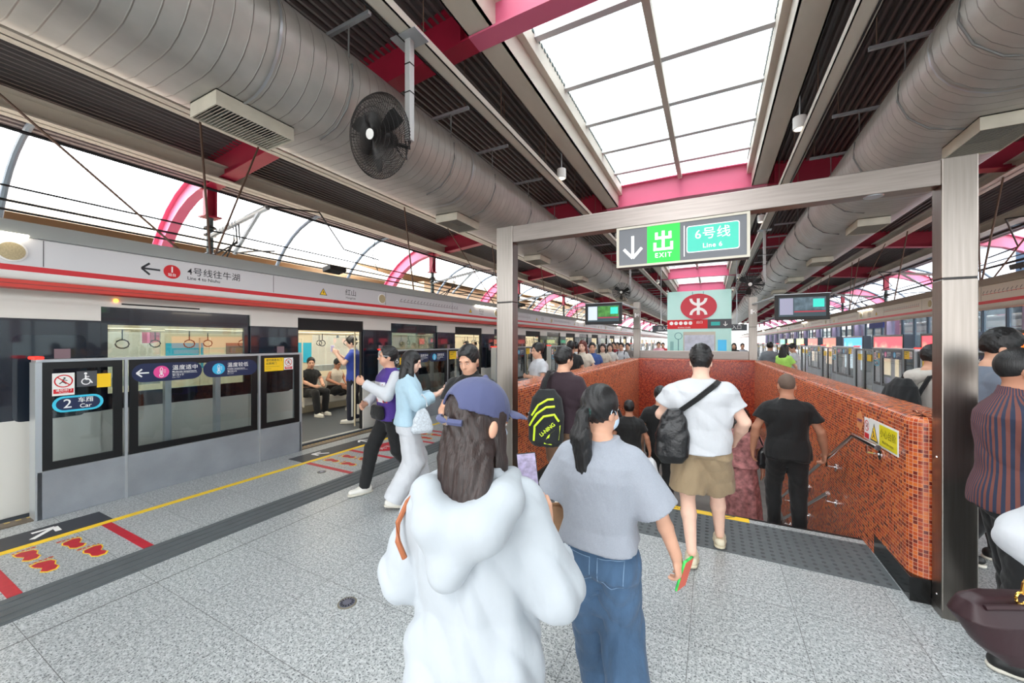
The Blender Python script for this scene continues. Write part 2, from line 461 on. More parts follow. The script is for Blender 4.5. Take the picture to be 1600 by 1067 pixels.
def sweep(mb, path, prof):
    """path of ((x,y),(nx,ny) outward)"""
    acc = [0]
    for i in range(1, len(path)):
        acc.append(acc[-1]+math.dist(path[i][0], path[i-1][0]))
    pl = [0]
    for i in range(1, len(prof)): pl.append(pl[-1]+math.dist(prof[i], prof[i-1]))
    vs = []; m = len(prof)
    for (p, nn) in path:
        for o, z in prof: vs.append((p[0]+nn[0]*o, p[1]+nn[1]*o, z))
    fs = []; uv = []
    for i in range(len(path)-1):
        for j in range(m-1):
            fs.append((i*m+j, i*m+j+1, (i+1)*m+j+1, (i+1)*m+j))
            uv.append([(acc[i], pl[j]), (acc[i], pl[j+1]), (acc[i+1], pl[j+1]), (acc[i+1], pl[j])])
    mb.add(vs, fs, uv)
def side_path(x, sgn, y0, x1, y1):
    """inner face at x going +y, with a rounded near corner that turns outward (sgn = outward x sign)"""
    path = []
    R = 0.09
    path.append(((x+sgn*(TH-0.01), y0), (0, 1)))
    return path
def balustrade(name, x0, x1, sg, y0, y1, m):
    mb = MB(); R = 0.10
    # near end face, rounded corner, inner face
    path = [((x0+sg*TH, y0), (0.0, 0.0))]
    # build as two sweeps: end cap faces as a vertical skin plus the main sweep
    pts = []
    for k in range(0, 7):
        a = pi/2*k/6
        pts.append(((x0+sg*(R-R*sin(a)), y0+R-R*cos(a)), (sg*sin(a), cos(a))))
    pts.append(((x1, y1), (sg, 0)))
    # outward offsets shrink at the corner so that the top closes over the end
    prof = wall_profile(-3.6)
    acc = 0; prev = None; rings = []
    allp = [((x0+sg*TH, y0), (0, 1))]+pts
    for (p, nn) in allp:
        if prev is not None: acc += math.dist(p, prev)
        prev = p
        ring = []
        for o, z in prof:
            if p[1] < y0+R and nn != (sg, 0):
                # towards the far side of the wall, clamp offsets
                oo = min(o, TH)
                q = (p[0]+nn[0]*oo, p[1]+nn[1]*oo)
                q = (q[0] if abs(q[0]-x0) <= TH else x0+sg*TH, q[1])
            else: q = (p[0]+nn[0]*o, p[1]+nn[1]*o)
            ring.append((q[0], q[1], z))
        rings.append((acc, ring))
    pl = [0]
    for i in range(1, len(prof)): pl.append(pl[-1]+math.dist(prof[i], prof[i-1]))
    mm = len(prof); vs = [q for _, r_ in rings for q in r_]; fs = []; uv = []
    for i in range(len(rings)-1):
        for j in range(mm-1):
            fs.append((i*mm+j, (i+1)*mm+j, (i+1)*mm+j+1, i*mm+j+1))
            a, c = rings[i][0], rings[i+1][0]
            uv.append([(a, pl[j]), (c, pl[j]), (c, pl[j+1]), (a, pl[j+1])])
    if sg < 0:
        fs = [tuple(reversed(f)) for f in fs]; uv = [list(reversed(u)) for u in uv]
    mb.add(vs, fs, uv)
    o = obj(name, mb, m, kind='structure', smooth=True)
    return o
YW0 = 3.62
balustrade('wall_left', SX0, SX0-0.07, -1, YW0, SY1, M_mos)
balustrade('wall_right', SX1, SX1-0.19, 1, YW0, SY1, M_mos)
mb = MB()
p = wall_profile(-0.52)
sweep(mb, [((SX0-0.1, SY1-0.02), (0, 1)), ((SX1-0.15, SY1-0.02), (0, 1))], p)
mb.add([(SX0-0.1, SY1-0.02, -0.52), (SX1-0.15, SY1-0.02, -0.52), (SX1-0.15, SY1+0.3, -0.52), (SX0-0.1, SY1+0.3, -0.52)], [(0, 1, 2, 3)])
obj('wall_back', mb, M_mos2, kind='structure', smooth=True)
# black plinths at the feet of the balustrades, running down the stair slope
def plinth(name, x, sg):
    mb = MB()
    mb.box(min(x-sg*0.012, x+sg*(TH+0.01)), max(x-sg*0.012, x+sg*(TH+0.01)), YW0-0.015, SY0+0.35, -0.2, 0.165)
    prof = [(SY0+0.35, 0.165), (SY0+0.35, -0.5), (SY1, -0.5-0.527*(SY1-SY0-0.35)), (SY1, 0.165-0.527*(SY1-SY0-0.35))]
    mb.prism(prof, 'x', x-sg*0.012, x+sg*0.02)
    obj(name, mb, mat('black_stone', (0.07, 0.07, 0.07), 0.18), kind='structure', bevel=0.004)
plinth('baseboard_left', SX0, -1); plinth('baseboard_right', SX1, 1)

# tactile hazard field and light stone sill at the stair head
b = MB(); b.box(-1.9, SX1-0.02, 3.715, 4.40, 0, 0.006)
M_tact = mat('grey_rubber', (0.34, 0.36, 0.37), 0.6, noise=(8, 0.1))
obj('tactile_hazard_field', b, M_tact, label='wide grey dotted tactile strip across the head of the stairs', cat='floor strip')
b = MB()
for i in range(44):
    for j in range(10):
        x = -1.86+i*0.070; y = 3.76+j*0.0665
        if x > 1.17: continue
        n_ = 7; vs = [(x+0.017*cos(2*pi*k/n_), y+0.017*sin(2*pi*k/n_), 0.006) for k in range(n_)]+[(x+0.011*cos(2*pi*k/n_), y+0.011*sin(2*pi*k/n_), 0.011) for k in range(n_)]
        b.add(vs, [tuple(range(n_, 2*n_))]+[(k, (k+1) % n_, n_+(k+1) % n_, n_+k) for k in range(n_)])
o = obj('stud', b, mat('grey_rubber_stud', (0.25, 0.265, 0.275), 0.55), parent=bpy.data.objects['tactile_hazard_field'], kind='stuff')
b = MB(); b.box(-1.9, 1.2, 4.495, 4.525, -0.05, 0.004)
obj('trim_4', b, M_black, kind='structure')

# ---------------------------------------------------------------- guidance strip and floor paint on the left
b = MB()
b.box(-4.32, -3.94, YN, YF, 0, 0.004)
for k in range(4):
    x = -4.285+k*0.092; b.box(x, x+0.045, YN, YF, 0.004, 0.009)
gs = obj('tactile_guide_strip', b, M_tact, label='long grey ribbed guidance strip set in the granite along the left platform', cat='floor strip')
b = MB(); b.box(-5.325, -5.245, YN, YF, 0, 0.003)
obj('yellow_line', b, M_yline, label='yellow waiting line painted along the left platform doors', cat='floor marking')
b = MB(); b.box(3.76, 3.83, YN, YF, 0, 0.003)
obj('yellow_line', b, M_yline, label='yellow waiting line along the right platform, behind the stair wall', cat='floor marking')
for k in range(12):
    yc = 0.30+4.56*k
    # dark arrow mat before each door
    b = MB(); b.box(-5.68, -5.33, yc-1.27, yc+1.27, 0, 0.003)
    fl = obj('arrow_mat', b, mat('dark_floor_sheet', (0.19, 0.20, 0.23), 0.5), label='dark floor sheet with white arrows before %s platform door' % ['the nearest left', 'the open left', 'the third left', 'the fourth left', 'the fifth left', 'the sixth left', 'the seventh left', 'the eighth left', 'the ninth left', 'the tenth left', 'the eleventh left', 'the twelfth left'][k], cat='floor marking', group='arrow sheets on the left platform floor')
    fr = Fr((-5.5, yc, 0.003), (0, 1, 0), (-1, 0, 0)); 
    for q in (-0.95, 0.0, 0.95):
        ab = MB(); fr.arrow(ab, q*0.9, 0, 0.24, pi/2 if q == 0 else (pi*0.75 if q < 0 else pi/4), 0.04)
        obj('arrow', ab, M_whiteD, parent=fl)
    # red queue lines and footprints
    if k < 7:
        for q, yy in enumerate((yc-1.25, yc-0.50, yc+0.48, yc+1.20)):
            b = MB(); b.box(-5.25, -4.33, yy-0.035, yy+0.035, 0, 0.0025)
            obj('queue_line', b, M_floorred, label='red floor tape %s of the queue at %s left door' % (['first line', 'second line', 'third line', 'fourth line'][q], ['the first', 'the second', 'the third', 'the fourth', 'the fifth', 'the sixth', 'the seventh'][k]), cat='floor marking', group='red queue lines on the left platform')
        if k < 4:
            for q, (fx, fy) in enumerate([(-5.06, yc+0.68), (-5.00, yc+0.92), (-4.70, yc+0.70), (-4.66, yc+0.96), (-5.06, yc-1.0), (-5.0, yc-0.76), (-4.70, yc-1.0), (-4.66, yc-0.74)]):
                if k == 0 and q > 3: continue
                base = MB(); red = MB(); fr = Fr((fx, fy, 0), (0, 1, 0), (-1, 0, 0))
                sg = 1 if q % 2 else -1
                fsz = 1.2
                foot = [(-0.035*sg, 0.06), (-0.045*sg, 0.02), (-0.03*sg, -0.03), (-0.035*sg, -0.08), (-0.015*sg, -0.115), (0.02*sg, -0.115), (0.04*sg, -0.08), (0.022*sg, -0.03), (0.045*sg, 0.02), (0.05*sg, 0.065), (0.02*sg, 0.085)]
                for mbx, s_, h in ((base, 1.16*fsz, 0.0022), (red, 1.0*fsz, 0.0030)):
                    fr.poly(mbx, [(x*s_, z*s_) for x, z in foot], h)
                    for t in range(5):
                        fr.disc(mbx, fsz*(-0.045+t*0.023)*sg, fsz*0.104+0.008*math.sin(t*0.9)+(0.008 if t == 0 else 0), 0.010*s_*(1.25 if t == 0 else 1)-0.001*t, h=h, n=10)
                o = obj('footprint_sticker', base, M_yline, label='red footprint sticker, %s, at %s left door' % (['far lane near train left', 'far lane near train right', 'far lane inner left', 'far lane inner right', 'near lane near train left', 'near lane near train right', 'near lane inner left', 'near lane inner right'][q], ['the first', 'the second', 'the third', 'the fourth'][k]), cat='floor sticker', group='footprint stickers on the left platform')
                obj('print', red, M_floorred, parent=o)
# sign stuck on the floor at the second door ("let passengers off first")
b = MB(); fr = Fr((-4.85, 4.86, 0), (0, 1, 0), (-1, 0, 0)); fr.disc(b, 0, 0, 0.34, 0.24, h=0.003)
o = obj('floor_notice', b, M_floorred, label='red oval floor notice with white lettering before the open train door', cat='floor sticker')
b = MB(); fr.text(b, '先下后上', 0.13, 0, 0, 0.0038); obj('lettering', b, M_whiteD, parent=o)

# floor drains and studs
def drain(x, y, lab, r=0.05):
    o = empty('floor_drain', (x, y, 0), lab, 'drain')
    b = MB(); b.lathe([(r, 0), (r, 0.004), (r*0.82, 0.005)], (x, y, 0), n=28); obj('collar', b, mat('drain_cement', (0.45, 0.43, 0.38), 0.8), parent=o)
    b = MB(); b.lathe([(r*0.8, 0), (r*0.8, 0.0065), (r*0.4, 0.008)], (x, y, 0), n=28); obj('cover', b, mat('drain_steel', (0.58, 0.60, 0.68), 0.35, 0.8), parent=o)
    b = MB()
    for k in range(14):
        a = 2*pi*k/14; b.obox((x+r*0.6*cos(a), y+r*0.6*sin(a), 0.0085), (cos(a), sin(a), 0), (-sin(a), cos(a), 0), (0, 0, 1), 0.008, 0.003, 0.0006)
    obj('slot', b, M_black, parent=o)
drain(-2.2, 1.80, 'round steel floor drain in the granite, foreground left of centre', 0.062)
drain(-4.72, 3.45, 'small brass ringed floor cover between yellow line and guide strip', 0.055)

# ---------------------------------------------------------------- roof
# rafter underside height by distance from the centre line
PROF = [(0, 5.62), (1.7, 5.60), (3.5, 5.45), (6.3, 5.14), (8.3, 4.93)]
def raf(o):
    o = abs(o)
    for (a, za), (b_, zb) in zip(PROF, PROF[1:]):
        if o <= b_: return za+(zb-za)*(o-a)/(b_-a)
    return PROF[-1][1]+(o-8.3)*-0.12
RY = [4.15+7.1*k for k in range(-1, 12)]
RAIL = ['behind the camera', 'nearest', 'second', 'third', 'fourth', 'fifth', 'sixth', 'seventh', 'eighth', 'ninth', 'tenth', 'eleventh', 'twelfth']
M_deck = mat('dark_roof_deck', (0.36, 0.34, 0.34), 0.55, noise=((1.5, 0.4, 1.5), 0.15))
for s, nm in ((-1, 'ceiling'), (1, 'ceiling_right')):
    b = MB(); prof = []; o_ = 1.95
    while o_ < 9.0:
        z = raf(o_)+0.52
        for dx, dz in ((0, 0), (0.035, 0), (0.055, 0.045), (0.09, 0.045)):
            prof.append((CX+s*(o_+dx), z+dz))
        o_ += 0.11
    n_ = len(prof); vs = [(x, YN-8, z) for x, z in prof]+[(x, YF, z) for x, z in prof]
    b.add(vs, [(i, i+1, n_+i+1, n_+i) for i in range(n_-1)])
    vs = [(x, YN-8, z+0.12) for x, z in prof[::40]+[prof[-1]]]; k_ = len(vs)
    b.add(vs+[(x, YF, z) for x, y, z in vs], [(i, i+1, k_+i+1, k_+i) for i in range(k_-1)])
    obj(nm, b, M_deck, kind='structure')

def beam_section(mb, pts, y, web=0.018, fw=0.15, depth=0.50, ft=0.025):
    """I beam following pts (x,z of the underside) at y"""
    n = len(pts)
    def strip(off0, off1, hy):
        vs = []
        for i, (x, z) in enumerate(pts):
            a = pts[max(i-1, 0)]; c = pts[min(i+1, n-1)]
            t = Vector((c[0]-a[0], c[1]-a[1])).normalized(); nn = Vector((-t.y, t.x))
            if nn.y < 0: nn = -nn
            if abs(t.x) < 0.5 and i > 0: nn = Vector((-t.y, t.x)); nn = nn if nn.x*s_side >= 0 else -nn
            for o_, h_ in ((off0, -hy), (off0, hy), (off1, hy), (off1, -hy)):
                vs.append((x+nn.x*o_, y+h_, z+nn.y*o_))
        fs = []
        for i in range(n-1):
            for k in range(4): fs.append((i*4+k, i*4+(k+1) % 4, (i+1)*4+(k+1) % 4, (i+1)*4+k))
        fs += [(0, 3, 2, 1), tuple((n-1)*4+k for k in range(4))]
        mb.add(vs, fs)
    strip(0, ft, fw); strip(ft, depth-ft, web); strip(depth-ft, depth, fw)
s_side = 1
for i, y in enumerate(RY):
    s_side = 1
    rt = empty('roof_rafter', (CX, y, 5.6), 'crimson steel roof rafter, %s across the hall%s' % (RAIL[i], ' as seen from the stairs' if i else ''), 'roof beam', 'crimson rafters under the roof')
    b = MB(); xs = [-8.6+0.43*k for k in range(0, 41)]
    mid = [(CX+o_, raf(o_)) for o_ in [-1.95+3.9*k/6 for k in range(7)]]
    beam_section(b, mid, y, fw=0.13, depth=0.62)
    obj('crown_beam', b, M_pink, parent=rt)
    for s in (-1, 1):
        s_side = s
        b = MB(); beam_section(b, [(CX+s*o_, raf(o_)) for o_ in [1.95, 2.6, 3.5, 4.4, 5.3, 6.3, 7.3, 8.3, 8.55]], y, fw=0.13, depth=0.55)
        for o_ in (2.1, 4.4, 6.3):
            b.box(CX+s*o_-0.01, CX+s*o_+0.01, y-0.12, y+0.12, raf(o_)+0.02, raf(o_)+0.53)
        obj('rafter_arm', b, M_red, parent=rt)
        # outer arch rib
        s_side = s
        arc = [(CX+s*(8.3+2.6*sin(a)), 2.2+2.75*cos(a)) for a in [radians(t) for t in range(0, 100, 9)]]
        b = MB(); beam_section(b, arc, y, fw=0.10, depth=0.42)
        obj('arch_rib', b, M_pink, parent=rt)
        # column stub carrying the overhead line
        b = MB(); x = CX+s*8.42
        b.box(x-0.09, x+0.09, y-0.09, y-0.06, 4.35, 5.1); b.box(x-0.09, x+0.09, y+0.06, y+0.09, 4.35, 5.1); b.box(x-0.012, x+0.012, y-0.08, y+0.08, 4.35, 5.1)
        b.box(x-0.15, x+0.15, y-0.15, y+0.15, 4.32, 4.35)
        obj('column_stub', b, M_red, parent=rt)

# purlins and cable channels running along the hall
PUR = [('skylight_edge_beam', 1.80, 0.17, 5.52, 6.25, 'deep cream steel edge beam beside the skylight'),
       ('cable_channel', 2.10, 0.10, 5.00, 5.10, 'narrow cream cable channel slung under the roof'),
       ('purlin', 6.00, 0.13, 5.08, 5.30, 'cream steel purlin outside the air duct'),
       ('eave_beam', 7.85, 0.15, 4.93, 5.22, 'cream steel eave beam above the train track')]
for nm, o_, hw, z0, z1, lb in PUR:
    for s in (-1, 1):
        x = CX+s*o_; b = MB()
        if nm == 'skylight_edge_beam':
            b.box(x-hw, x+hw, YN-8, YF, z0+0.1, z0+0.14); b.box(x-hw, x-hw+0.02, YN-8, YF, z0+0.1, z1); b.box(x+hw-0.02, x+hw, YN-8, YF, z0+0.1, z1)
            b.box(x-s*0.22-0.05, x-s*0.22+0.05, YN-8, YF, 5.98, 6.28)
        elif nm == 'cable_channel':
            b.box(x-hw, x+hw, YN-8, YF, z0, z0+0.015); b.box(x-hw, x-hw+0.012, YN-8, YF, z0, z1); b.box(x+hw-0.012, x+hw, YN-8, YF, z0, z1)
        else:
            b.box(x-hw, x+hw, YN-8, YF, z0, z0+0.025); b.box(x-0.012, x+0.012, YN-8, YF, z0, z1); b.box(x-hw, x+hw, YN-8, YF, z1-0.02, z1)
        r_ = obj(nm, b, M_cream, label=lb+(', left side' if s < 0 else ', right side'), cat='roof beam')
        if nm == 'cable_channel':
            for k in range(24):
                yy = -2+1.78*k; b = MB(); b.tube([(x, yy, z1-0.02), (x, yy, 5.9)], 0.006, 6)
                obj('hanger_rod', b, M_rust, parent=r_)
            b = MB(); b.tube([(x+s*0.06, YN, z0-0.012), (x+s*0.06, YF, z0-0.012)], 0.012, 8)
            obj('conduit', b, M_cable, parent=r_)
# ridged soffit strips outside the eave beam
for s in (-1, 1):
    b = MB()
    for k in range(5):
        x = CX+s*(8.15+k*0.13); b.box(x-0.04, x+0.04, YN-8, YF, 5.06-k*0.012, 5.09-k*0.012)
    b.box(min(CX+s*8.05, CX+s*8.8), max(CX+s*8.05, CX+s*8.8), YN-8, YF, 5.10, 5.12)
    obj('trim_%d' % (6+s), b, mat('soffit_strip', (0.55, 0.50, 0.50), 0.5), kind='structure')

# skylight
M_mull = mat('skylight_mullion', (0.85, 0.86, 0.87), 0.35, 0.2)
M_sky = mat('skylight_gasket', (0.10, 0.22, 0.22), 0.5)
for i, y in enumerate(RY[:-1]):
    rt = empty('skylight_bay', (CX, y+3.5, 6.3), 'glazed skylight bay with thin white bars, %s' % ['above and behind the camera', 'nearest overhead', 'second along the hall', 'third along the hall', 'fourth along the hall', 'fifth along the hall', 'sixth along the hall', 'seventh along the hall', 'eighth along the hall', 'ninth along the hall', 'tenth along the hall', 'eleventh along the hall'][i], 'skylight', 'skylight bays along the ridge')
    b = MB(); b.box(CX-1.6, CX+1.6, y+0.1, y+7.0, 6.30, 6.305)
    obj('glass_pane', b, clear_glass('skylight_glass', (0.97, 0.98, 0.98), 0.0), parent=rt)
    b = MB(); b.box(CX-0.05, CX+0.05, y+0.1, y+7.0, 6.12, 6.28)
    obj('ridge_bar', b, M_cream, parent=rt)
    for s in (-1, 1):
        b = MB()
        for q in range(60): b.box(min(CX+s*1.52, CX+s*1.58), max(CX+s*1.52, CX+s*1.58), y+0.3+q*0.11, y+0.36+q*0.11, 6.22, 6.27)
        b.box(min(CX+s*1.565, CX+s*1.6), max(CX+s*1.565, CX+s*1.6), y+0.2, y+6.95, 6.20, 6.29)
        obj('serrated_edge', b, M_sky, parent=rt)
    for k in range(1, 6):
        yy = y+0.05+7.05*k/5.5-0.35
        b = MB(); b.box(CX-1.58, CX+1.58, yy-0.055, yy+0.055, 6.18, 6.27); obj('cross_bar', b, M_mull, parent=rt)
        b = MB(); b.box(CX-1.58, CX+1.58, yy+0.055, yy+0.105, 6.22, 6.29); obj('gasket', b, M_sky, parent=rt)
# thin curved glazing ribs beyond the tracks
for s in (-1, 1):
    for k in range(-1, 34):
        y = 4.15+2.37*k
        if k % 3 == 0: continue
        b = MB(); b.tube([(CX+s*(8.0+2.6*sin(a)), y, 2.2+2.85*cos(a)) for a in [radians(t) for t in range(0, 100, 8)]], 0.045, 8)
        obj('glazing_rib', b, mat('grey_blue_rib', (0.48, 0.54, 0.60), 0.4, 0.3), label='thin curved grey-blue glazing rib beyond the %s track' % ('left' if s < 0 else 'right'), cat='glazing rib', group='curved glazing ribs beyond the %s track' % ('left' if s < 0 else 'right'), smooth=True)
# side walls beyond the tracks
M_lav = mat('lavender_paint', (0.80, 0.74, 0.88), 0.5)
b = MB(); b.box(-11.6, -11.45, YN-6, YF, -1.5, 1.0)
obj('wall_left_side', b, mat('pale_side_wall', (0.75, 0.73, 0.72), 0.7), kind='structure')
b = MB(); b.box(10.35, 10.5, YN-6, YF, -1.5, 1.2)
obj('wall_right_side', b, MATS['pale_side_wall'], kind='structure')
k = 0
b = MB(); b.box(8.55, 8.57, YN, YF, 0.2, 2.9); obj('window_1', b, clear_glass('far_glass', (0.86, 0.90, 0.91), 0.5), kind='structure')
b = MB()
y = -1.0
while y < 80:
    b.box(8.5, 8.56, y-0.035, y+0.035, -1.3, 2.95); y += 1.3
b.box(8.5, 8.58, YN, YF, 2.88, 2.98); b.box(8.5, 8.58, YN, YF, 0.12, 0.25)
obj('window_2', b, mat('blue_grey_frame', (0.42, 0.46, 0.52), 0.5), kind='structure')
b = MB()
y = 1.6
while y < 80:
    b.box(8.3, 8.62, y-0.16, y+0.16, -1.3, 3.6); y += 5.2
obj('wall_right_piers', b, M_lav, kind='structure')
# ================================================================ TRAIN
def plate(mb, x0, x1, ys, zs, solid):
    """upright welded plate in y,z with holes"""
    idx = {}; 
    def V(s_, i, j):
        k = (s_, i, j)
        if k not in idx:
            idx[k] = len(mb.v); mb.v.append((x1 if s_ else x0, ys[i], zs[j]))
        return idx[k]
    ny, nz = len(ys)-1, len(zs)-1
    S = lambda i, j: 0 <= i < ny and 0 <= j < nz and solid(i, j)
    def F(*a): mb.f.append(a); mb.uv.append(None)
    for i in range(ny):
        for j in range(nz):
            if not S(i, j): continue
            F(V(1,i,j), V(1,i+1,j), V(1,i+1,j+1), V(1,i,j+1)); F(V(0,i,j), V(0,i,j+1), V(0,i+1,j+1), V(0,i+1,j))
            if not S(i-1, j): F(V(0,i,j), V(1,i,j), V(1,i,j+1), V(0,i,j+1))
            if not S(i+1, j): F(V(0,i+1,j), V(0,i+1,j+1), V(1,i+1,j+1), V(1,i+1,j))
            if not S(i, j-1): F(V(0,i,j), V(0,i+1,j), V(1,i+1,j), V(1,i,j))
            if not S(i, j+1): F(V(0,i,j+1), V(1,i,j+1), V(1,i+1,j+1), V(0,i+1,j+1))
def rrect(x0, y0, x1, y1, r, n=5):
    pts = []
    for cx, cy, a0 in ((x1-r, y1-r, 0), (x0+r, y1-r, pi/2), (x0+r, y0+r, pi), (x1-r, y0+r, 1.5*pi)):
        for k in range(n+1):
            a = a0+pi/2*k/n; pts.append((cx+r*cos(a), cy+r*sin(a)))
    return pts
TX = -6.36; TXF = -9.15
M_tw = mat('train_white', (0.86, 0.85, 0.82), 0.35, 0.1)
M_tb = mat('train_dark_band', (0.09, 0.11, 0.16), 0.14, 0.0, coat=0.5)
M_tin = mat('train_interior_cream', (0.86, 0.81, 0.70), 0.5)
M_tfl = mat('train_floor_grey', (0.32, 0.34, 0.37), 0.5)
M_lamp = mat('train_lamp', (1, 1, 1), 0.5, emit=((1.0, 0.98, 0.92), 9.0))
train = empty('metro_train', (-7.8, 5, -1.3), 'long dark-banded white metro train standing at the left platform with open doors', 'train')
K0, K1 = -1, 18
yA, yB = 0.3+4.56*K0-2.28, 0.3+4.56*K1+2.28
ysl = [yA]; kinds = []
for k in range(K0, K1+1):
    yc = 0.3+4.56*k
    ysl += [yc-0.7, yc+0.7]; 
    if k < K1: ysl += [yc+1.53, yc+3.03]
ysl.append(yB)
def cellkind(i):
    y = (ysl[i]+ysl[i+1])/2; r = (y-0.3) % 4.56
    if r < 0.7 or r > 3.86: return 'door'
    return 'win' if 1.53 < r < 3.03 else 'wall'
b = MB(); plate(b, TX-0.04, TX, ysl, [-1.0, 0.0, 0.97], lambda i, j: j == 0 or cellkind(i) != 'door'); obj('lower_body_side', b, M_tw, parent=train)
b = MB(); plate(b, TX-0.04, TX+0.002, ysl, [0.97, 1.16, 1.98, 2.19], lambda i, j: (cellkind(i) != 'door' or j == 2) and not (cellkind(i) == 'win' and j == 1)); obj('window_band', b, M_tb, parent=train)
b = MB(); prof = [(TX+0.002, 2.19), (TX, 2.36)]+[(TX-0.25+0.25*cos(a), 2.36+0.42*sin(a)) for a in [radians(t) for t in (15, 35, 55, 75, 90)]]+[(TXF+0.2, 2.80), (TXF, 2.4), (TXF, 2.19), (TXF+0.05, 2.19), (TXF+0.05, 2.30), (TX-0.04, 2.30), (TX-0.04, 2.19)]
b.prism(prof, 'y', yA, yB); obj('roof_shell', b, M_tw, parent=train)
b = MB(); plate(b, TXF, TXF+0.04, ysl, [-1.0, 0.0, 1.0, 1.95, 2.25], lambda i, j: not (cellkind(i) == 'win' and j == 2)); obj('far_side_lining', b, M_tin, parent=train)
b = MB(); b.box(TXF, TX+0.02, yA, yB, -0.12, -0.02); obj('car_floor', b, M_tfl, parent=train)
b = MB(); b.box(TXF+0.05, TX-0.05, yA, yB, 2.20, 2.23); obj('ceiling_lining', b, M_tin, parent=train)
for x in (-7.1, -8.4):
    b = MB(); b.box(x-0.09, x+0.09, yA+0.3, yB-0.3, 2.175, 2.197); obj('ceiling_lamp_strip', b, M_lamp, parent=train)
M_rub = mat('door_seal', (0.05, 0.05, 0.055), 0.6)
M_ad = [mat('advert_blue', (0.16, 0.66, 0.78), 0.5), mat('advert_brown', (0.50, 0.40, 0.36), 0.5)]
for k in range(K0, 9):
    yc = 0.3+4.56*k; far = k > 4
    for sg in (-1, 1):
        y0, y1 = (yc+0.70, yc+1.46) if sg > 0 else (yc-1.46, yc-0.70)
        b = MB(); b.box(TX+0.012, TX+0.045, y0, y1, 0.97, 2.02)
        d = obj('door_leaf', b, M_tb, parent=train, bevel=0.004)
        b = MB(); b.box(TX+0.012, TX+0.045, y0, y1, 0.0, 0.97); obj('lower_panel', b, M_tw, parent=d)
        b = MB(); b.box(TX+0.012, TX+0.047, y0, y1, 2.02, 2.19); obj('upper_trim', b, M_tw, parent=d)
        b = MB(); Fr((TX+0.047, y0, 0), (0, 1, 0)).poly(b, rrect(0.12, 0.95, 0.64, 1.85, 0.06), 0.001); obj('door_window', b, mat('door_window_glass', (0.13, 0.16, 0.20), 0.05, 0.0, coat=0.6), parent=d)
        b = MB(); Fr((TX+0.047, y0, 0), (0, 1, 0)).rect(b, 0.40, 1.50, 0.52, 1.70, 0.003); obj('warning_sticker', b, mat('faded_sticker', (0.55, 0.45, 0.48), 0.5), parent=d)
        b = MB(); b.box(TX-0.04, TX+0.015, yc+sg*0.70-0.03, yc+sg*0.70+0.03, 0.0, 2.05); obj('door_jamb', b, M_rub, parent=train)
        # grab pole and seat screen inside
        if not far:
            b = MB(); b.tube([(TX-0.30, yc+sg*0.78, 0.0), (TX-0.30, yc+sg*0.78, 2.2)], 0.017, 8); obj('grab_pole', b, M_tin, parent=train, smooth=True)
            b = MB(); yy = yc+sg*0.95; pts = [(TX-0.12, yy, 0.55), (TX-0.12, yy, 1.7), (TX-0.17, yy, 1.78), (TX-0.45, yy, 1.78), (TX-0.5, yy, 1.7), (TX-0.5, yy, 0.35)]
            b.tube(pts, 0.016, 8); obj('seat_end_rail', b, M_tin, parent=train, smooth=True)
            b = MB(); yy = yc+sg*0.95; pts = [(TXF+0.12, yy, 0.45), (TXF+0.12, yy, 1.85), (TXF+0.5, yy, 1.85), (TXF+0.5, yy, 0.35)]
            b.tube(pts, 0.016, 8); obj('seat_end_rail', b, M_tin, parent=train, smooth=True)
    b = MB(); b.box(TX-0.04, TX+0.03, yc-0.72, yc+0.72, 1.98, 2.19); obj('door_header', b, M_rub, parent=train)
    # window glass between this door and the next
    b = MB(); b.box(TX-0.03, TX-0.02, yc+1.53, yc+3.03, 1.16, 1.98); obj('window_pane', b, M_tglass, parent=train)
    b = MB(); b.box(TXF+0.015, TXF+0.022, yc+1.53, yc+3.03, 1.0, 1.95); obj('window_pane', b, M_tglass, parent=train)
    # seats on both sides
    for x0, x1, xb in ((TXF+0.05, TXF+0.48, TXF+0.05), (TX-0.48, TX-0.06, TX-0.10)):
        b = MB(); b.prism([(x0, 0.22), (x1, 0.22), (x1, 0.42), (x0, 0.40)], 'y', yc+1.0, yc+3.56); bb = obj('seat_bench', b, mat('train_seat', (0.78, 0.76, 0.72), 0.4), parent=train, bevel=0.02)
        b = MB(); b.box(xb, xb+0.05, yc+1.0, yc+3.56, 0.42, 0.86); obj('backrest', b, MATS['train_seat'], parent=bb)
    if not far:
        for x in (-7.15, -8.3):
            b = MB(); b.tube([(x, yc-2.2, 1.95), (x, yc+2.2, 1.95)], 0.014, 8); rr_ = obj('hand_rail', b, M_tin, parent=train, smooth=True)
            for q in range(6):
                yy = yc-1.9+q*0.76; b = MB()
                b.tube([(x, yy, 1.95), (x, yy, 1.80)], 0.008, 6)
                b.tube([(x, yy+0.07*cos(a), 1.745+0.06*sin(a)) for a in [2*pi*t/10 for t in range(10)]], 0.009, 6, closed=True)
                obj('hand_strap', b, M_plastic, parent=rr_)
    if k in (0, 1):
        for q, (y0, y1, mm) in enumerate(((yc+1.05, yc+1.50, 0), (yc+3.1, yc+3.7, 0), (yc-0.45, yc+0.35, 1))):
            b = MB(); b.box(TXF+0.045, TXF+0.055, y0, y1, 1.25, 1.75); obj('advert_panel', b, M_ad[mm], parent=train)
    # passenger information screen over the far side
    if not far:
        b = MB(); b.box(-8.2, -8.16, yc-0.15, yc+0.25, 1.98, 2.18); e_ = obj('information_screen', b, M_dkgrey, parent=train)
        b = MB(); b.box(-8.157, -8.155, yc-0.12, yc+0.22, 2.0, 2.16); obj('display', b, mat('screen_brown', (0.4, 0.2, 0.15), 0.4, emit=((0.6, 0.25, 0.15), 0.6)), parent=e_)
b = MB(); b.box(TX+0.001, TX+0.006, 1.95, 2.75, 2.225, 2.243); obj('roof_slot', b, M_rub, parent=train)
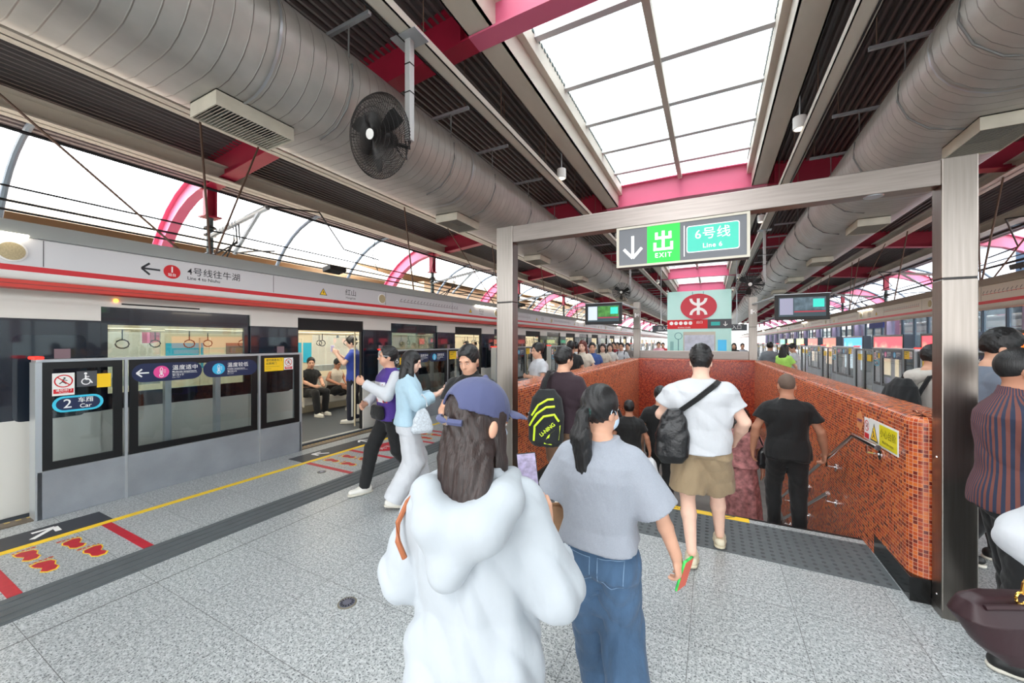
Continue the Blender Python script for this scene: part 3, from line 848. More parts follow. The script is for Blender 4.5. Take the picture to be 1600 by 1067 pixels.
b = MB(); b.lathe([(0.02, 0), (0.018, 0.012), (0.0, 0.016)], (TX+0.001, 1.90, 2.27), (1, 0, 0), 12)
obj('door_status_lamp', b, mat('amber_lamp', (1, 0.6, 0.2), 0.4, emit=((1.0, 0.55, 0.12), 12)), parent=train, label='glowing amber lamp')

# ================================================================ HEADERS over the platform edge
M_head = mat('header_panel', (0.80, 0.80, 0.81), 0.35, 0.15)
M_headtop = mat('header_top', (0.80, 0.83, 0.83), 0.4)
M_cover = mat('red_cover_rail', (0.80, 0.24, 0.20), 0.4)
M_beige = mat('speaker_beige', (0.72, 0.66, 0.52), 0.7, noise=(90, 0.15))
M_taupe = mat('right_header_taupe', (0.80, 0.76, 0.70), 0.4)
def header(side):
    s = -1 if side == 'left' else 1
    xf = -5.95 if s < 0 else 4.45          # face
    pm = M_head if s < 0 else M_taupe
    t = empty('platform_header', (xf, 5, 2.3), 'long pale header with red stripe and signs above the %s platform edge' % side, 'header')
    X = lambda d: xf+s*d
    b = MB(); b.prism([(X(0), 2.52), (X(0.0), 2.79), (X(0.012), 2.80), (X(0.35), 2.80), (X(0.35), 2.50), (X(0.02), 2.50)], 'y', YN, YF); obj('face_panel', b, pm, parent=t)
    b = MB(); b.prism([(X(-0.002), 2.805), (X(0.26), 3.0), (X(0.5), 3.03), (X(0.5), 2.95), (X(0.1), 2.80)], 'y', YN, YF); obj('top_cover', b, M_headtop if s < 0 else M_taupe, parent=t)
    b = MB(); b.prism([(X(-0.003), 2.465), (X(-0.003), 2.52), (X(0.1), 2.52), (X(0.1), 2.465)], 'y', YN, YF); obj('red_stripe', b, mat('red_stripe', (0.80, 0.08, 0.14), 0.4), parent=t)
    lip = [(X(0), 2.465), (X(0.02), 2.41), (X(0.06), 2.385), (X(0.25), 2.385), (X(0.25), 2.465)]
    b = MB(); b.prism(lip, 'y', YN, YF); obj('lower_lip', b, M_white if s < 0 else M_taupe, parent=t, smooth=True)
    if s < 0:
        b = MB(); b.prism([(X(0.05), 2.385), (X(0.055), 2.31), (X(0.10), 2.30), (X(0.16), 2.30), (X(0.16), 2.385)], 'y', YN, YF); obj('red_cover_rail', b, M_cover, parent=t)
        b = MB(); b.box(X(0.052)-0.002, X(0.052), YN, YF, 2.345, 2.349); obj('rail_joint', b, M_dkgrey, parent=t)
    fr0 = Fr((xf, 0, 0), (0, 1, 0) if s < 0 else (0, -1, 0))
    sy = (lambda y: y) if s < 0 else (lambda y: -y)
    y = -1.03
    k = 0
    while y < 60:
        b = MB(); fr0.rect(b, sy(y)-0.003, 2.53, sy(y)+0.003, 2.79, 0.0012); obj('panel_joint', b, M_dkgrey, parent=t)
        y += 2.28; k += 1
        if k > 30: break
    ys_ = [1.05+4.65*q for q in range(8)] if s < 0 else [3.1+4.56*q for q in range(8)]
    for y in ys_:
        b = MB(); b.lathe([(0.10, 0), (0.10, 0.012), (0.085, 0.016)], (xf, y, 2.645), (-s, 0, 0), 28); sp_ = obj('speaker_rim', b, M_white, parent=t, smooth=True)
        b = MB(); b.lathe([(0.085, 0.016), (0.085, 0.019), (0.02, 0.024)], (xf, y, 2.645), (-s, 0, 0), 28); obj('speaker_grille', b, M_beige, parent=sp_, smooth=True)
    for q in range(6):
        base = 4.56*q if s < 0 else 4.56*q+2.0
        # warning triangle
        y = sy(4.38+base)
        b = MB(); fr0.poly(b, [(y-0.075, 2.58), (y+0.075, 2.58), (y, 2.70)], 0.0015); tr = obj('warning_triangle', b, M_darkprint, parent=t)
        b = MB(); fr0.poly(b, [(y-0.058, 2.588), (y+0.058, 2.588), (y, 2.683)], 0.0022); obj('triangle_face', b, M_yellow, parent=tr)
        b = MB(); fr0.poly(b, [(y-0.004, 2.60), (y+0.018, 2.632), (y+0.002, 2.632), (y+0.010, 2.665), (y-0.016, 2.628), (y-0.001, 2.628)], 0.003); obj('bolt_mark', b, M_darkprint, parent=tr)
        y = sy(4.95+base)
        b = MB(); fr0.text(b, '红山', 0.125, y, 2.675, 0.0015); fr0.text(b, 'Hongshan', 0.055, y, 2.585, 0.0015); obj('station_name', b, M_darkprint, parent=t)
        # line map
        y0 = 6.2+base; y1 = 8.35+base
        b = MB(); fr0.rect(b, sy(y0) if s < 0 else sy(y1), 2.635, sy(y1) if s < 0 else sy(y0), 2.643, 0.0015); mp = obj('line_map', b, M_redD if s > 0 else mat('map_line', (0.5, 0.35, 0.4), 0.5), parent=t)
        b = MB()
        for j in range(20):
            yy = sy(y0+0.05+j*0.108); fr0.disc(b, yy, 2.639, 0.010, h=0.0025, n=8); fr0.bar(b, yy-0.02, 2.66, yy+0.03, 2.70, 0.012, 0.002)
        obj('station_mark', b, mat('map_dark', (0.35, 0.32, 0.36), 0.5), parent=mp, kind='stuff')
    if s < 0:
        ab = MB(); fr0.arrow(ab, 2.085, 2.645, 0.17, pi, 0.022, 0.0015); obj('direction_arrow', ab, M_darkprint, parent=t)
        b = MB(); fr0.disc(b, 2.285, 2.645, 0.085, h=0.0015); rd = obj('platform_number', b, M_redD, parent=t)
        b = MB(); fr0.text(b, '1', 0.10, 2.285, 2.668, 0.0025, bold=0.02); fr0.text(b, '站台', 0.042, 2.285, 2.605, 0.0025, bold=0.01); obj('lettering', b, M_whiteD, parent=rd)
        b = MB(); fr0.text(b, '4号线往牛湖', 0.112, 2.44, 2.675, 0.0015, align='LEFT', bold=0.004, spacing=1.03); fr0.text(b, 'Line 4 to Niuhu', 0.058, 2.44, 2.592, 0.0015, align='LEFT', bold=0.012); obj('destination_lettering', b, M_darkprint, parent=t)
        # lamp strip that washes the panel
    for q in range(5):
        y = (0.55 if s < 0 else 7.2)+9.2*q
        b = MB(); b.box(xf-s*0.05, xf-s*0.02, y-0.6, y+0.6, 2.795, 2.815); obj('wash_lamp', b, mat('header_lamp', (1, 1, 1), 0.5, emit=((1.0, 0.95, 0.86), 8)), parent=t)
    return t
header('left'); header('right')
# black floodlights on the headers
def floodlight(x, y, z, lab, s):
    t = empty('floodlight', (x, y, z), lab, 'floodlight')
    b = MB(); b.obox((x, y, z+0.07), (1, 0, 0.2), (0, 1, 0), (-0.2, 0, 1), 0.11, 0.17, 0.045); obj('housing', b, M_plastic, parent=t, bevel=0.01)
    b = MB(); b.tube([(x, y-0.1, z), (x, y-0.1, z+0.07), (x, y+0.1, z+0.07), (x, y+0.1, z)], 0.012, 6); obj('bracket', b, M_plastic, parent=t)
floodlight(-6.1, 4.72, 3.02, 'black floodlight box on top of the left header near the station name', -1)
floodlight(-6.1, 12.4, 3.02, 'small dark floodlight on the left header, seen above the monitor', -1)
floodlight(4.72, 9.8, 3.02, 'dark brown floodlight on the right header beyond the monitor', 1)

# ================================================================ PLATFORM GATES
def gate(side, y0, label, group, numtxt='2'):
    """half height gate segment 2.76 m long, front face toward the platform"""
    s = -1 if side == 'left' else 1
    xf = -5.92 if s < 0 else 4.43
    t = empty('platform_gate', (xf, y0, 0), label, 'platform gate', group)
    D = 0.16; L = 2.76
    X = lambda d: xf+s*d
    def bx(mb, d0, d1, a, b_, z0, z1): mb.box(min(X(d0), X(d1)), max(X(d0), X(d1)), y0+a, y0+b_, z0, z1)
    cuts = [0.0, 0.655, 2.11, 2.76] if s < 0 else [0.0, 0.65, 2.11, 2.76]
    b = MB(); bx(b, 0, D, 0, L, 0, 0.48); obj('base_panel', b, M_alu_pan, parent=t, bevel=0.004)
    b = MB(); bx(b, -0.004, D, -0.005, L+0.005, 1.57, 1.60); obj('top_rail', b, M_alu, parent=t, bevel=0.004)
    for e0, e1 in ((-0.01, 0.035), (L-0.03, L+0.01)):
        b = MB(); bx(b, 0, D+0.02, e0, e1, 0, 1.57); obj('end_post', b, M_alu, parent=t)
    b = MB(); bx(b, -0.002, D+0.03, -0.02, 0.05, 1.60, 1.63); obj('end_lamp', b, mat('red_end_lamp', (0.95, 0.25, 0.2), 0.4, emit=((1, 0.12, 0.08), 1.2)), parent=t, bevel=0.008, label='small red lamp cap')
    for c in cuts[1:3]:
        b = MB(); bx(b, -0.003, 0.03, c-0.012, c+0.012, 0, 1.575); obj('mullion', b, M_alu, parent=t)
    for a, c in zip(cuts, cuts[1:]):
        a += 0.03; c -= 0.03
        b = MB(); ys = [y0+a, y0+a+0.075, y0+c-0.075, y0+c]; x0, x1 = sorted((X(0.004), X(0.03)))
        plate(b, x0, x1, ys, [0.485, 0.56, 1.50, 1.57], lambda i, j: not (i == 1 and j == 1)); fp = obj('black_frame', b, M_black, parent=t)
        b = MB(); bx(b, 0.012, 0.018, a+0.075, c-0.075, 0.56, 1.50); obj('glass', b, M_glass, parent=fp)
    for c in (1.06, 1.60):
        b = MB(); bx(b, 0.06, 0.13, c-0.03, c+0.03, 0.48, 1.57); obj('inner_post', b, M_alu, parent=t)
    fr = Fr((X(0.003), y0 if s < 0 else y0+L, 0), (0, 1, 0) if s < 0 else (0, -1, 0))
    def prohib(cx, cy, r, parent):
        b = MB(); fr.ring(b, cx, cy, r, r*0.16, 0.003); fr.bar(b, cx-r*0.65, cy+r*0.65, cx+r*0.65, cy-r*0.65, r*0.14, 0.003)
        fr.rect(b, cx-r*1.05, cy-r*1.9, cx+r*1.05, cy-r*1.2, 0.003); obj('prohibition_ring', b, M_redD, parent=parent)
        b = MB(); fr.disc(b, cx+r*0.1, cy+r*0.45, r*0.13, h=0.0026, n=10); fr.bar(b, cx, cy+r*0.3, cx-r*0.1, cy-r*0.1, r*0.2, 0.0026); fr.bar(b, cx-r*0.1, cy-r*0.1, cx+r*0.3, cy-r*0.45, r*0.13, 0.0026); fr.bar(b, cx-r*0.1, cy-r*0.1, cx-r*0.45, cy-r*0.4, r*0.13, 0.0026); fr.bar(b, cx, cy+r*0.2, cx+r*0.4, cy+r*0.05, r*0.1, 0.0026)
        obj('running_figure', b, M_darkprint, parent=parent)
        b = MB(); fr.text(b, '请勿冲门', r*0.42, cx, cy-r*1.45, 0.0036, bold=0.01); fr.text(b, 'No rushing', r*0.22, cx, cy-r*1.75, 0.0036); obj('lettering', b, M_whiteD, parent=parent)
    # first panel: no rushing, wheelchair, car number
    b = MB(); fr.rect(b, 0.10, 1.225, 0.255, 1.455, 0.002); st = obj('no_rushing_sign', b, M_white, parent=t); prohib(0.178, 1.372, 0.066, st)
    b = MB(); fr.rect(b, 0.27, 1.30, 0.42, 1.465, 0.002); st = obj('wheelchair_sign', b, M_grey, parent=t)
    b = MB(); fr.disc(b, 0.335, 1.440, 0.012, h=0.003, n=12); fr.bar(b, 0.335, 1.425, 0.335, 1.375, 0.012, 0.003); fr.bar(b, 0.335, 1.376, 0.365, 1.376, 0.011, 0.003); fr.bar(b, 0.363, 1.376, 0.385, 1.335, 0.011, 0.003); fr.bar(b, 0.335, 1.405, 0.362, 1.405, 0.009, 0.003)
    fr.ring(b, 0.338, 1.355, 0.036, 0.009, 0.0028, 24); obj('wheelchair_symbol', b, M_whiteD, parent=st)
    b = MB(); fr.rect(b, 0.42, 1.28, 0.53, 1.43, 0.0008); obj('yellow_notice', b, M_yellow, parent=t)
    b = MB(); fr.capsule(b, 0.10, 1.075, 0.455, 1.20, 0.002) if False else fr.capsule(b, 0.10, 1.05, 0.47, 1.215, 0.002); st = obj('car_number_sign', b, M_cyan, parent=t)
    b = MB(); fr.capsule(b, 0.125, 1.07, 0.445, 1.195, 0.003); o_ = obj('sign_face', b, M_navy, parent=st)
    b = MB(); fr.text(b, numtxt, 0.13, 0.205, 1.132, 0.004, bold=0.004); fr.text(b, '车厢', 0.058, 0.335, 1.160, 0.004, bold=0.01); fr.text(b, 'Car', 0.058, 0.335, 1.100, 0.004, bold=0.012); obj('lettering', b, M_whiteD, parent=st)
    # middle panel: temperature signs
    for q, (a, c, col_, zh, en) in enumerate(((0.70, 1.39, M_pinkD, '温度适中', 'Moderate temperature'), (1.40, 2.075, mat('azure_sign', (0.22, 0.72, 0.90), 0.4), '温度较低', 'Cooler temperature'))):
        b = MB(); fr.capsule(b, a, 1.30, c, 1.52, 0.002); st = obj('temperature_sign', b, M_navy, parent=t)
        cx = a+0.27 if q == 0 else a+0.18
        b = MB(); fr.disc(b, cx, 1.41, 0.075, h=0.003, n=28); dd = obj('coloured_disc', b, col_, parent=st)
        b = MB(); fr.ring(b, cx, 1.37, 0.022, 0.007, 0.004, 16); fr.ring(b, cx, 1.425, 0.016, 0.006, 0.004, 16, ry=0.042); fr.bar(b, cx, 1.37, cx, 1.43, 0.008, 0.004)
        for j in range(3): fr.bar(b, cx+0.024, 1.40+j*0.018, cx+0.042, 1.40+j*0.018, 0.005, 0.004)
        obj('thermometer', b, M_whiteD, parent=st)
        b = MB(); tx = cx+0.105; fr.text(b, zh, 0.066, tx, 1.452, 0.003, align='LEFT', bold=0.006, spacing=1.06); fr.text(b, en, 0.027, tx, 1.405, 0.003, align='LEFT', bold=0.012)
        fr.text(b, '第1及4卡' if q == 0 else '第2及3卡', 0.030, tx, 1.362, 0.003, align='LEFT'); fr.text(b, 'Cars 1 & 4' if q == 0 else 'Cars 2 & 3', 0.018, tx, 1.335, 0.003, align='LEFT')
        fr.rect(b, tx, 1.384, tx+0.26, 1.387, 0.003)
        if q == 0: fr.arrow(b, a+0.10, 1.41, 0.11, pi, 0.016, 0.003)
        obj('lettering', b, M_whiteD, parent=st)
    # last panel: yellow and prohibition signs
    b = MB(); fr.rect(b, 2.18, 1.33, 2.47, 1.53, 0.002); st = obj('yellow_notice', b, M_yellow, parent=t)
    b = MB(); fr.text(b, '请勿倚靠车门', 0.040, 2.20, 1.495, 0.003, align='LEFT', bold=0.006); fr.text(b, '远离闸门', 0.040, 2.20, 1.445, 0.003, align='LEFT', bold=0.006); fr.text(b, 'Please do not lean on doors', 0.018, 2.20, 1.40, 0.003, align='LEFT'); fr.text(b, 'Keep clear', 0.018, 2.20, 1.37, 0.003, align='LEFT'); obj('lettering', b, M_darkprint, parent=st)
    b = MB(); fr.rect(b, 2.475, 1.34, 2.62, 1.525, 0.002); st = obj('no_leaning_sign', b, M_white, parent=t); prohib(2.547, 1.455, 0.056, st)
    return t
ORD = ['nearest', 'second', 'third', 'fourth', 'fifth', 'sixth', 'seventh', 'eighth', 'ninth', 'tenth', 'eleventh', 'twelfth', 'thirteenth']
# the nearest gate segment ends by the open door; one behind the frame edge is left out
g0 = gate('left', 1.20, 'grey half-height gate nearest the camera on the left, with car 2 sign', 'half-height gates along the left platform')
for k in range(1, 12):
    c = copy_tree(g0); c.location.y += 4.56*k
    c['label'] = 'grey half-height platform gate on the left, %s from the camera' % ORD[k]
r0 = gate('right', 12.95-4.56*2, 'grey half-height gate on the right platform edge, nearest the camera', 'half-height gates along the right platform', '4')
for k in range(1, 12):
    c = copy_tree(r0); c.location.y += 4.56*k
    c['label'] = 'grey half-height platform gate on the right, %s from the camera' % ORD[k]
# closed sliding leaves between the right gates
def sliding(y0, label):
    t = empty('sliding_gate', (4.49, y0, 0), label, 'sliding gate', 'closed glass sliding gates on the right platform')
    for a, c in ((0.03, 0.89), (0.91, 1.77)):
        b = MB(); plate(b, 4.47, 4.50, [y0+a, y0+a+0.05, y0+c-0.05, y0+c], [0.03, 0.14, 1.48, 1.54], lambda i, j: not (i == 1 and j == 1)); d = obj('leaf_frame', b, M_black, parent=t)
        b = MB(); b.box(4.483, 4.488, y0+a+0.05, y0+c-0.05, 0.14, 1.48); obj('glass', b, M_glass, parent=d)
        b = MB(); b.box(4.466, 4.469, y0+a+0.25, y0+a+0.60, 1.15, 1.36); obj('yellow_notice', b, M_yellow, parent=d)
    return t
d0 = sliding(12.95-4.56*2+2.76, 'pair of closed glass gate leaves on the right, nearest the camera')
for k in range(1, 11):
    c = copy_tree(d0); c.location.y += 4.56*k; c['label'] = 'pair of closed glass gate leaves on the right, %s from the camera' % ORD[k]

# ================================================================ AIR DUCTS
M_duct = ridged('galvanised_duct', (0.70, 0.69, 0.67), 'Y', 0.135, 0.42, 0.35, 0.5, 0.008, line=(0.52, 0.50, 0.48), width=0.06)
def duct(side):
    s = -1 if side == 'left' else 1
    zc, r, q0, q1 = 4.56, 0.52, 3.12, 3.62
    t = empty('air_duct', (CX+s*3.3, 5, 4.0), 'huge silver ribbed oval air duct hanging along the %s side of the hall' % side, 'air duct')
    prof = []
    for k in range(0, 13):
        a = pi/2-pi*k/12; prof.append((CX+s*(q0-r*cos(a)), zc+r*sin(a)))
    for k in range(0, 9):
        a = -pi/2+pi*k/8; prof.append((CX+s*(q1+r*cos(a)), zc+r*sin(a)))
    b = MB(); b.prism(prof, 'y', YN-6, 70.0, cap=False); obj('casing', b, M_duct, parent=t, smooth=True)
    # flange rings
    big = [(CX+(x-CX-s*3.37)*1.02+s*3.37, zc+(z-zc)*1.03) for x, z in prof]
    for k in range(16):
        y = 2.05+3.05*k; b = MB()
        for dy in (0, ):
            b.prism(big, 'y', y-0.012, y+0.012, cap=False)
        obj('flange', b, M_alu, parent=t, smooth=True)
    # hanger straps with channel and rods
    for k in range(24):
        y = 2.81+1.5*k
        if any(abs(y-ry) < 0.2 for ry in RY): y += 0.3
        b = MB(); b.box(min(CX+s*2.35, CX+s*3.0), max(CX+s*2.35, CX+s*3.0), y-0.02, y+0.02, 5.12, 5.16); h = obj('hanger_channel', b, M_alu, parent=t)
        b = MB(); b.tube([(CX+s*2.66, y, 5.12), (CX+s*2.66, y, 4.7)]+[(CX+s*(q0-(r+0.012)*cos(a)), y, zc+(r+0.012)*sin(a)) for a in [radians(v) for v in (15, -10, -35, -60, -90)]], 0.010, 6); obj('strap', b, mat('dark_strap', (0.45, 0.45, 0.45), 0.5), parent=h)
        b = MB(); b.tube([(CX+s*2.42, y, 5.14), (CX+s*2.42, y, 5.95)], 0.006, 6); obj('rod', b, M_rust, parent=h)
    return t
duct('left'); duct('right')
def diffuser(x, y, lab, k):
    t = empty('air_diffuser', (x, y, 3.9), lab, 'air grille', 'air grilles under the ducts')
    b = MB(); z0, z1 = 3.90, 4.06; w, l = 0.23, 0.36
    b.box(x-w, x-w+0.012, y-l, y+l, z0, z1); b.box(x+w-0.012, x+w, y-l, y+l, z0, z1); b.box(x-w+0.012, x+w-0.012, y-l, y-l+0.012, z0, z1); b.box(x-w+0.012, x+w-0.012, y+l-0.012, y+l, z0, z1)
    obj('collar', b, mat('grille_cream', (0.78, 0.76, 0.70), 0.5, noise=(4, 0.12)), parent=t)
    b = MB(); b.box(x-w, x+w, y-l, y+l, z1-0.03, z1-0.02); obj('back', b, M_dkgrey, parent=t)
    b = MB()
    for j in range(22):
        yy = y-l+0.03+j*(2*l-0.05)/22; b.obox((x, yy+0.012, z0+0.012), (1, 0, 0), (0, 1, 0.6), (0, -0.6, 1), w-0.014, 0.011, 0.0018)
    obj('louvre_slats', b, mat('grille_slat', (0.68, 0.66, 0.62), 0.4, 0.4), parent=t)
for k in range(7): diffuser(-4.15, 2.18+3.65*k, 'square louvred air grille under the left duct, %s from the camera' % ORD[k], k)
for k in range(7): diffuser(2.62, 2.3+3.65*k, 'square louvred air grille under the right duct, %s from the camera' % ORD[k], k)

# ================================================================ FANS
M_fan = mat('black_fan_wire', (0.10, 0.09, 0.09), 0.5)
def fan(c, top, R, lab, tilt=0.22, n=160, px=0.25):
    """wire guard facing -y, tilted down; pole to the side/behind"""
    c = Vector(c); t = empty('wall_fan', (c.x, c.y+0.3, c.z), lab, 'fan', 'black hanging fans')
    ax = Vector((0.0, -cos(tilt), -sin(tilt))); u = Vector((1, 0, 0)); v = ax.cross(u).normalized()
    b = MB()
    def P(r, a, h): return c+(u*cos(a)+v*sin(a))*r+ax*h
    prof = [(0.12, 0.10), (0.35, 0.115), (0.6, 0.105), (0.8, 0.08), (0.94, 0.04), (1.0, 0.0)]
    for k in range(n):
        a = 2*pi*k/n
        b.tube([P(R*q, a+0.35*(1-q), h) for q, h in prof], 0.0030 if n > 50 else 0.006, 3)
    for k in range(n//2):
        a = 2*pi*k/(n//2)
        b.tube([P(R*q, a, -h) for q, h in prof[::-1]], 0.0030 if n > 50 else 0.005, 3)
    for q, h in ((0.12, 0.10), (0.24, 0.11), (0.35, 0.115), (0.5, 0.11), (0.62, 0.105), (0.74, 0.09), (0.84, 0.07), (0.93, 0.04), (1.0, 0.0), (0.84, -0.07), (0.5, -0.11)):
        b.tube([P(R*q, 2*pi*k/40, h) for k in range(40)], 0.004 if q == 1.0 else 0.0022, 4, closed=True)
    obj('wire_guard', b, M_fan, parent=t)
    b = MB(); b.lathe([(0.05, 0.118), (0.05, 0.125), (0.03, 0.13)], c, ax, 20); obj('badge', b, M_white, parent=t, smooth=True)
    for k in range(3):
        a0 = 2*pi*k/3+0.4; vs = []; m_ = 7
        for i in range(m_):
            r = 0.06+(R*0.86-0.06)*i/(m_-1); w_ = 0.25+0.35*sin(pi*(i+0.8)/(m_+0.4))
            for q in (-1, 1): vs.append(P(r, a0+q*w_*(0.5 if i else 0.9), 0.02+q*0.03))
        b = MB(); b.add(vs, [(2*i, 2*i+1, 2*i+3, 2*i+2) for i in range(m_-1)]); o = obj('blade', b, M_plastic, parent=t)
        sd = o.modifiers.new('solid', 'SOLIDIFY'); sd.thickness = 0.004
    b = MB(); b.lathe([(0.05, 0.05), (0.06, 0.0), (0.075, -0.06), (0.07, -0.2), (0.03, -0.22)], c, ax, 20); obj('motor', b, M_plastic, parent=t, smooth=True)
    pc = Vector((c.x+px, c.y+0.28, 0)); 
    b = MB(); b.tube([c-ax*0.18, c-ax*0.24+Vector((0, 0, -0.02)), Vector((pc.x, pc.y, c.z-0.02)), Vector((pc.x, pc.y, c.z+0.06))], 0.022, 8); obj('yoke', b, M_plastic, parent=t, smooth=True)
    b = MB(); b.tube([c-ax*0.2, c-ax*0.2+Vector((px*0.5, 0.05, -0.16)), Vector((pc.x-0.04, pc.y, c.z-0.14)), Vector((pc.x-0.03, pc.y-0.03, c.z+0.1))], 0.008, 6); obj('power_cable', b, M_cable, parent=t)
    b = MB(); b.box(pc.x-0.035, pc.x+0.035, pc.y-0.035, pc.y+0.035, c.z+0.05, top-0.02); o = obj('drop_pole', b, mat('pole_grey', (0.74, 0.74, 0.74), 0.45, 0.2), parent=t, bevel=0.004)
    for dz in (0.55, 0.85):
        if c.z+dz < top: b = MB(); b.box(pc.x-0.038, pc.x+0.038, pc.y-0.038, pc.y+0.038, c.z+dz, c.z+dz+0.012); obj('cable_tie', b, M_cable, parent=o)
    b = MB(); b.box(pc.x-0.17, pc.x+0.17, pc.y-0.11, pc.y+0.11, top-0.02, top-0.008); obj('ceiling_plate', b, M_alu, parent=t)
fan((-3.0, 2.84, 3.86), 5.0, 0.40, 'large black wire fan hanging from a grey pole beside the left duct', px=0.15)
fan((-3.12, 15.3, 3.72), 5.0, 0.36, 'small distant black fan beside the far end of the left duct', n=40, px=0.27)
fan((0.97, 12.9, 3.43), 5.0, 0.36, 'black fan hanging on the right behind the exit sign', n=40, px=0.38)

# ================================================================ PENDANT LAMPS
for k in range(6):
    for s in (-1, 1):
        x, y = CX+s*1.98, 7.45+5.3*k; z = 5.12
        t = empty('pendant_lamp', (x, y, z), 'white cylinder pendant lamp %s of the skylight, %s from the camera' % ('left' if s < 0 else 'right', ORD[k]), 'lamp', 'white cylinder pendants')
        b = MB(); b.lathe([(0.085, 0.0), (0.092, 0.006), (0.092, 0.185), (0.085, 0.19)], (x, y, z), n=28); obj('housing', b, M_white, parent=t, smooth=True)
        b = MB(); b.lathe([(0.075, -0.002), (0.075, 0.004)], (x, y, z), n=24); obj('lens', b, mat('lamp_lens', (0.8, 0.8, 0.78), 0.3, emit=((1, 0.95, 0.85), 2.0)), parent=t)
        b = MB(); b.tube([(x, y, z+0.19), (x, y, 5.64)], 0.011, 8); obj('stem', b, M_alu, parent=t)

# ================================================================ SUSPENSION RODS, OVERHEAD LINE
for s in (-1, 1):
    for k in range(9):
        y = 2.9+4.25*k; x = CX+s*5.95; xh = -6.40 if s < 0 else 4.90
        b = MB(); b.tube([(xh, y, 3.01), (x, y, 5.09)], 0.017, 6)
        obj('hanger_rod', b, M_rust, label='thin vertical steel rod from roof to the %s header, %s from the camera' % ('left' if s < 0 else 'right', ORD[k]), cat='rod', group='vertical header rods')
        if k % 2 == 0:
            for q, (a, c) in enumerate(((y-2.6, y-0.35), (y+0.85, y+0.05))):
                b = MB(); b.tube([(x, a, 5.09), (xh, c, 3.01)], 0.014, 6)
                obj('stay_rod', b, M_rust, label='diagonal steel stay rod above the %s header, %s rod pair, %s leaning' % ('left' if s < 0 else 'right', ORD[k], 'away' if q == 0 else 'back'), cat='rod', group='diagonal header stays')
def wire(pts, r, lab): b = MB(); b.tube(pts, r, 5); obj('overhead_wire', b, M_cable, label=lab, cat='cable')
for s, nm in ((-1, 'left'), (1, 'right')):
    x = CX+s*7.05
    wire([(x, YN-4, 4.45), (x, 30, 4.45), (x, 85, 4.45)], 0.024, 'thick black upper catenary wire over the %s track' % nm)
    wire([(x-0.1, YN-4, 3.75), (x-0.1, 85, 3.75)], 0.014, 'thin black middle overhead wire over the %s track' % nm)
    wire([(x-0.25, YN-4, 3.60), (x-0.25, 85, 3.60)], 0.018, 'black overhead contact wire over the %s track' % nm)
    wire([(x-0.45, YN-4, 3.52), (x-0.45, 85, 3.52)], 0.017, 'lowest black overhead wire over the %s track' % nm)
    for i, y in enumerate(RY[1:7]):
        cx_ = CX+s*8.42; t = empty('catenary_bracket', (cx_, y, 4.3), 'overhead line bracket with insulators on the %s %s column stub' % (ORD[i], nm), 'overhead line bracket', 'overhead line brackets')
        X = lambda d: cx_-s*d
        b = MB(); b.tube([(cx_, y, 4.32), (cx_, y, 3.0)], 0.06, 10); m_ = obj('mast', b, mat('mast_green', (0.28, 0.34, 0.34), 0.5), parent=t, smooth=True)
        for z in (4.1, 3.95, 3.55, 3.42): b = MB(); b.lathe([(0.11, 0), (0.11, 0.03), (0.06, 0.06)], (cx_, y, z), n=14); obj('insulator_ring', b, M_plastic, parent=m_)
        b = MB(); b.tube([(X(0.05), y, 3.95), (X(0.5), y, 4.02), (X(2.0), y, 4.22)], 0.048, 8)
        for j in range(7): b.lathe([(0.03, -0.012), (0.055, 0), (0.03, 0.012)], (X(0.35+j*0.11), y, 4.0+j*0.0147), (-s, 0, 0.13), 12)
        obj('arm', b, M_alu, parent=t, smooth=True)
        b = MB(); b.tube([(X(1.75), y, 4.18), (X(0.9), y, 3.5)], 0.038, 8); obj('strut', b, M_alu, parent=t, smooth=True)
        b = MB(); b.tube([(X(0.9), y, 3.5), (X(1.6), y, 3.47), (X(2.2), y, 3.40)], 0.014, 6); obj('steady_arm', b, M_cable, parent=t)
        for j in range(3):
            b = MB(); b.tube([(X(0.0), y+0.04*j, 3.3+0.1*j), (X(0.5), y-0.1*j, 3.30+0.08*j), (X(0.9), y+0.05*j, 3.75), (X(0.85+0.1*j), y, 4.08)], 0.015, 6); obj('loop_cable', b, M_cable, parent=t, smooth=True)
        b = MB(); b.tube([(X(2.0), y, 4.24), (X(2.05), y+1.0, 4.42), (X(1.3), y+2.2, 4.0), (X(1.3), y+3.3, 3.95)], 0.016, 6); obj('feeder_cable', b, M_cable, parent=t)
        b = MB(); b.lathe([(0.06, -0.05), (0.07, 0), (0.06, 0.05)], (X(0.2), y, 3.42), (1, 0, 0), 12); obj('tension_wheel', b, M_plastic, parent=t)
    # droppers near the camera
    for j, y in enumerate((7.2, 9.6)):
        b = MB(); b.tube([(x-s*0.05, y, 4.45), (x+s*0.15, y+0.1, 4.0), (x-s*0.1, y+0.05, 3.62)], 0.011, 5)
        obj('dropper_wire', b, M_cable, label='short curved dropper wire over the %s track, %s' % (nm, ['nearer one', 'farther one'][j]), cat='cable')
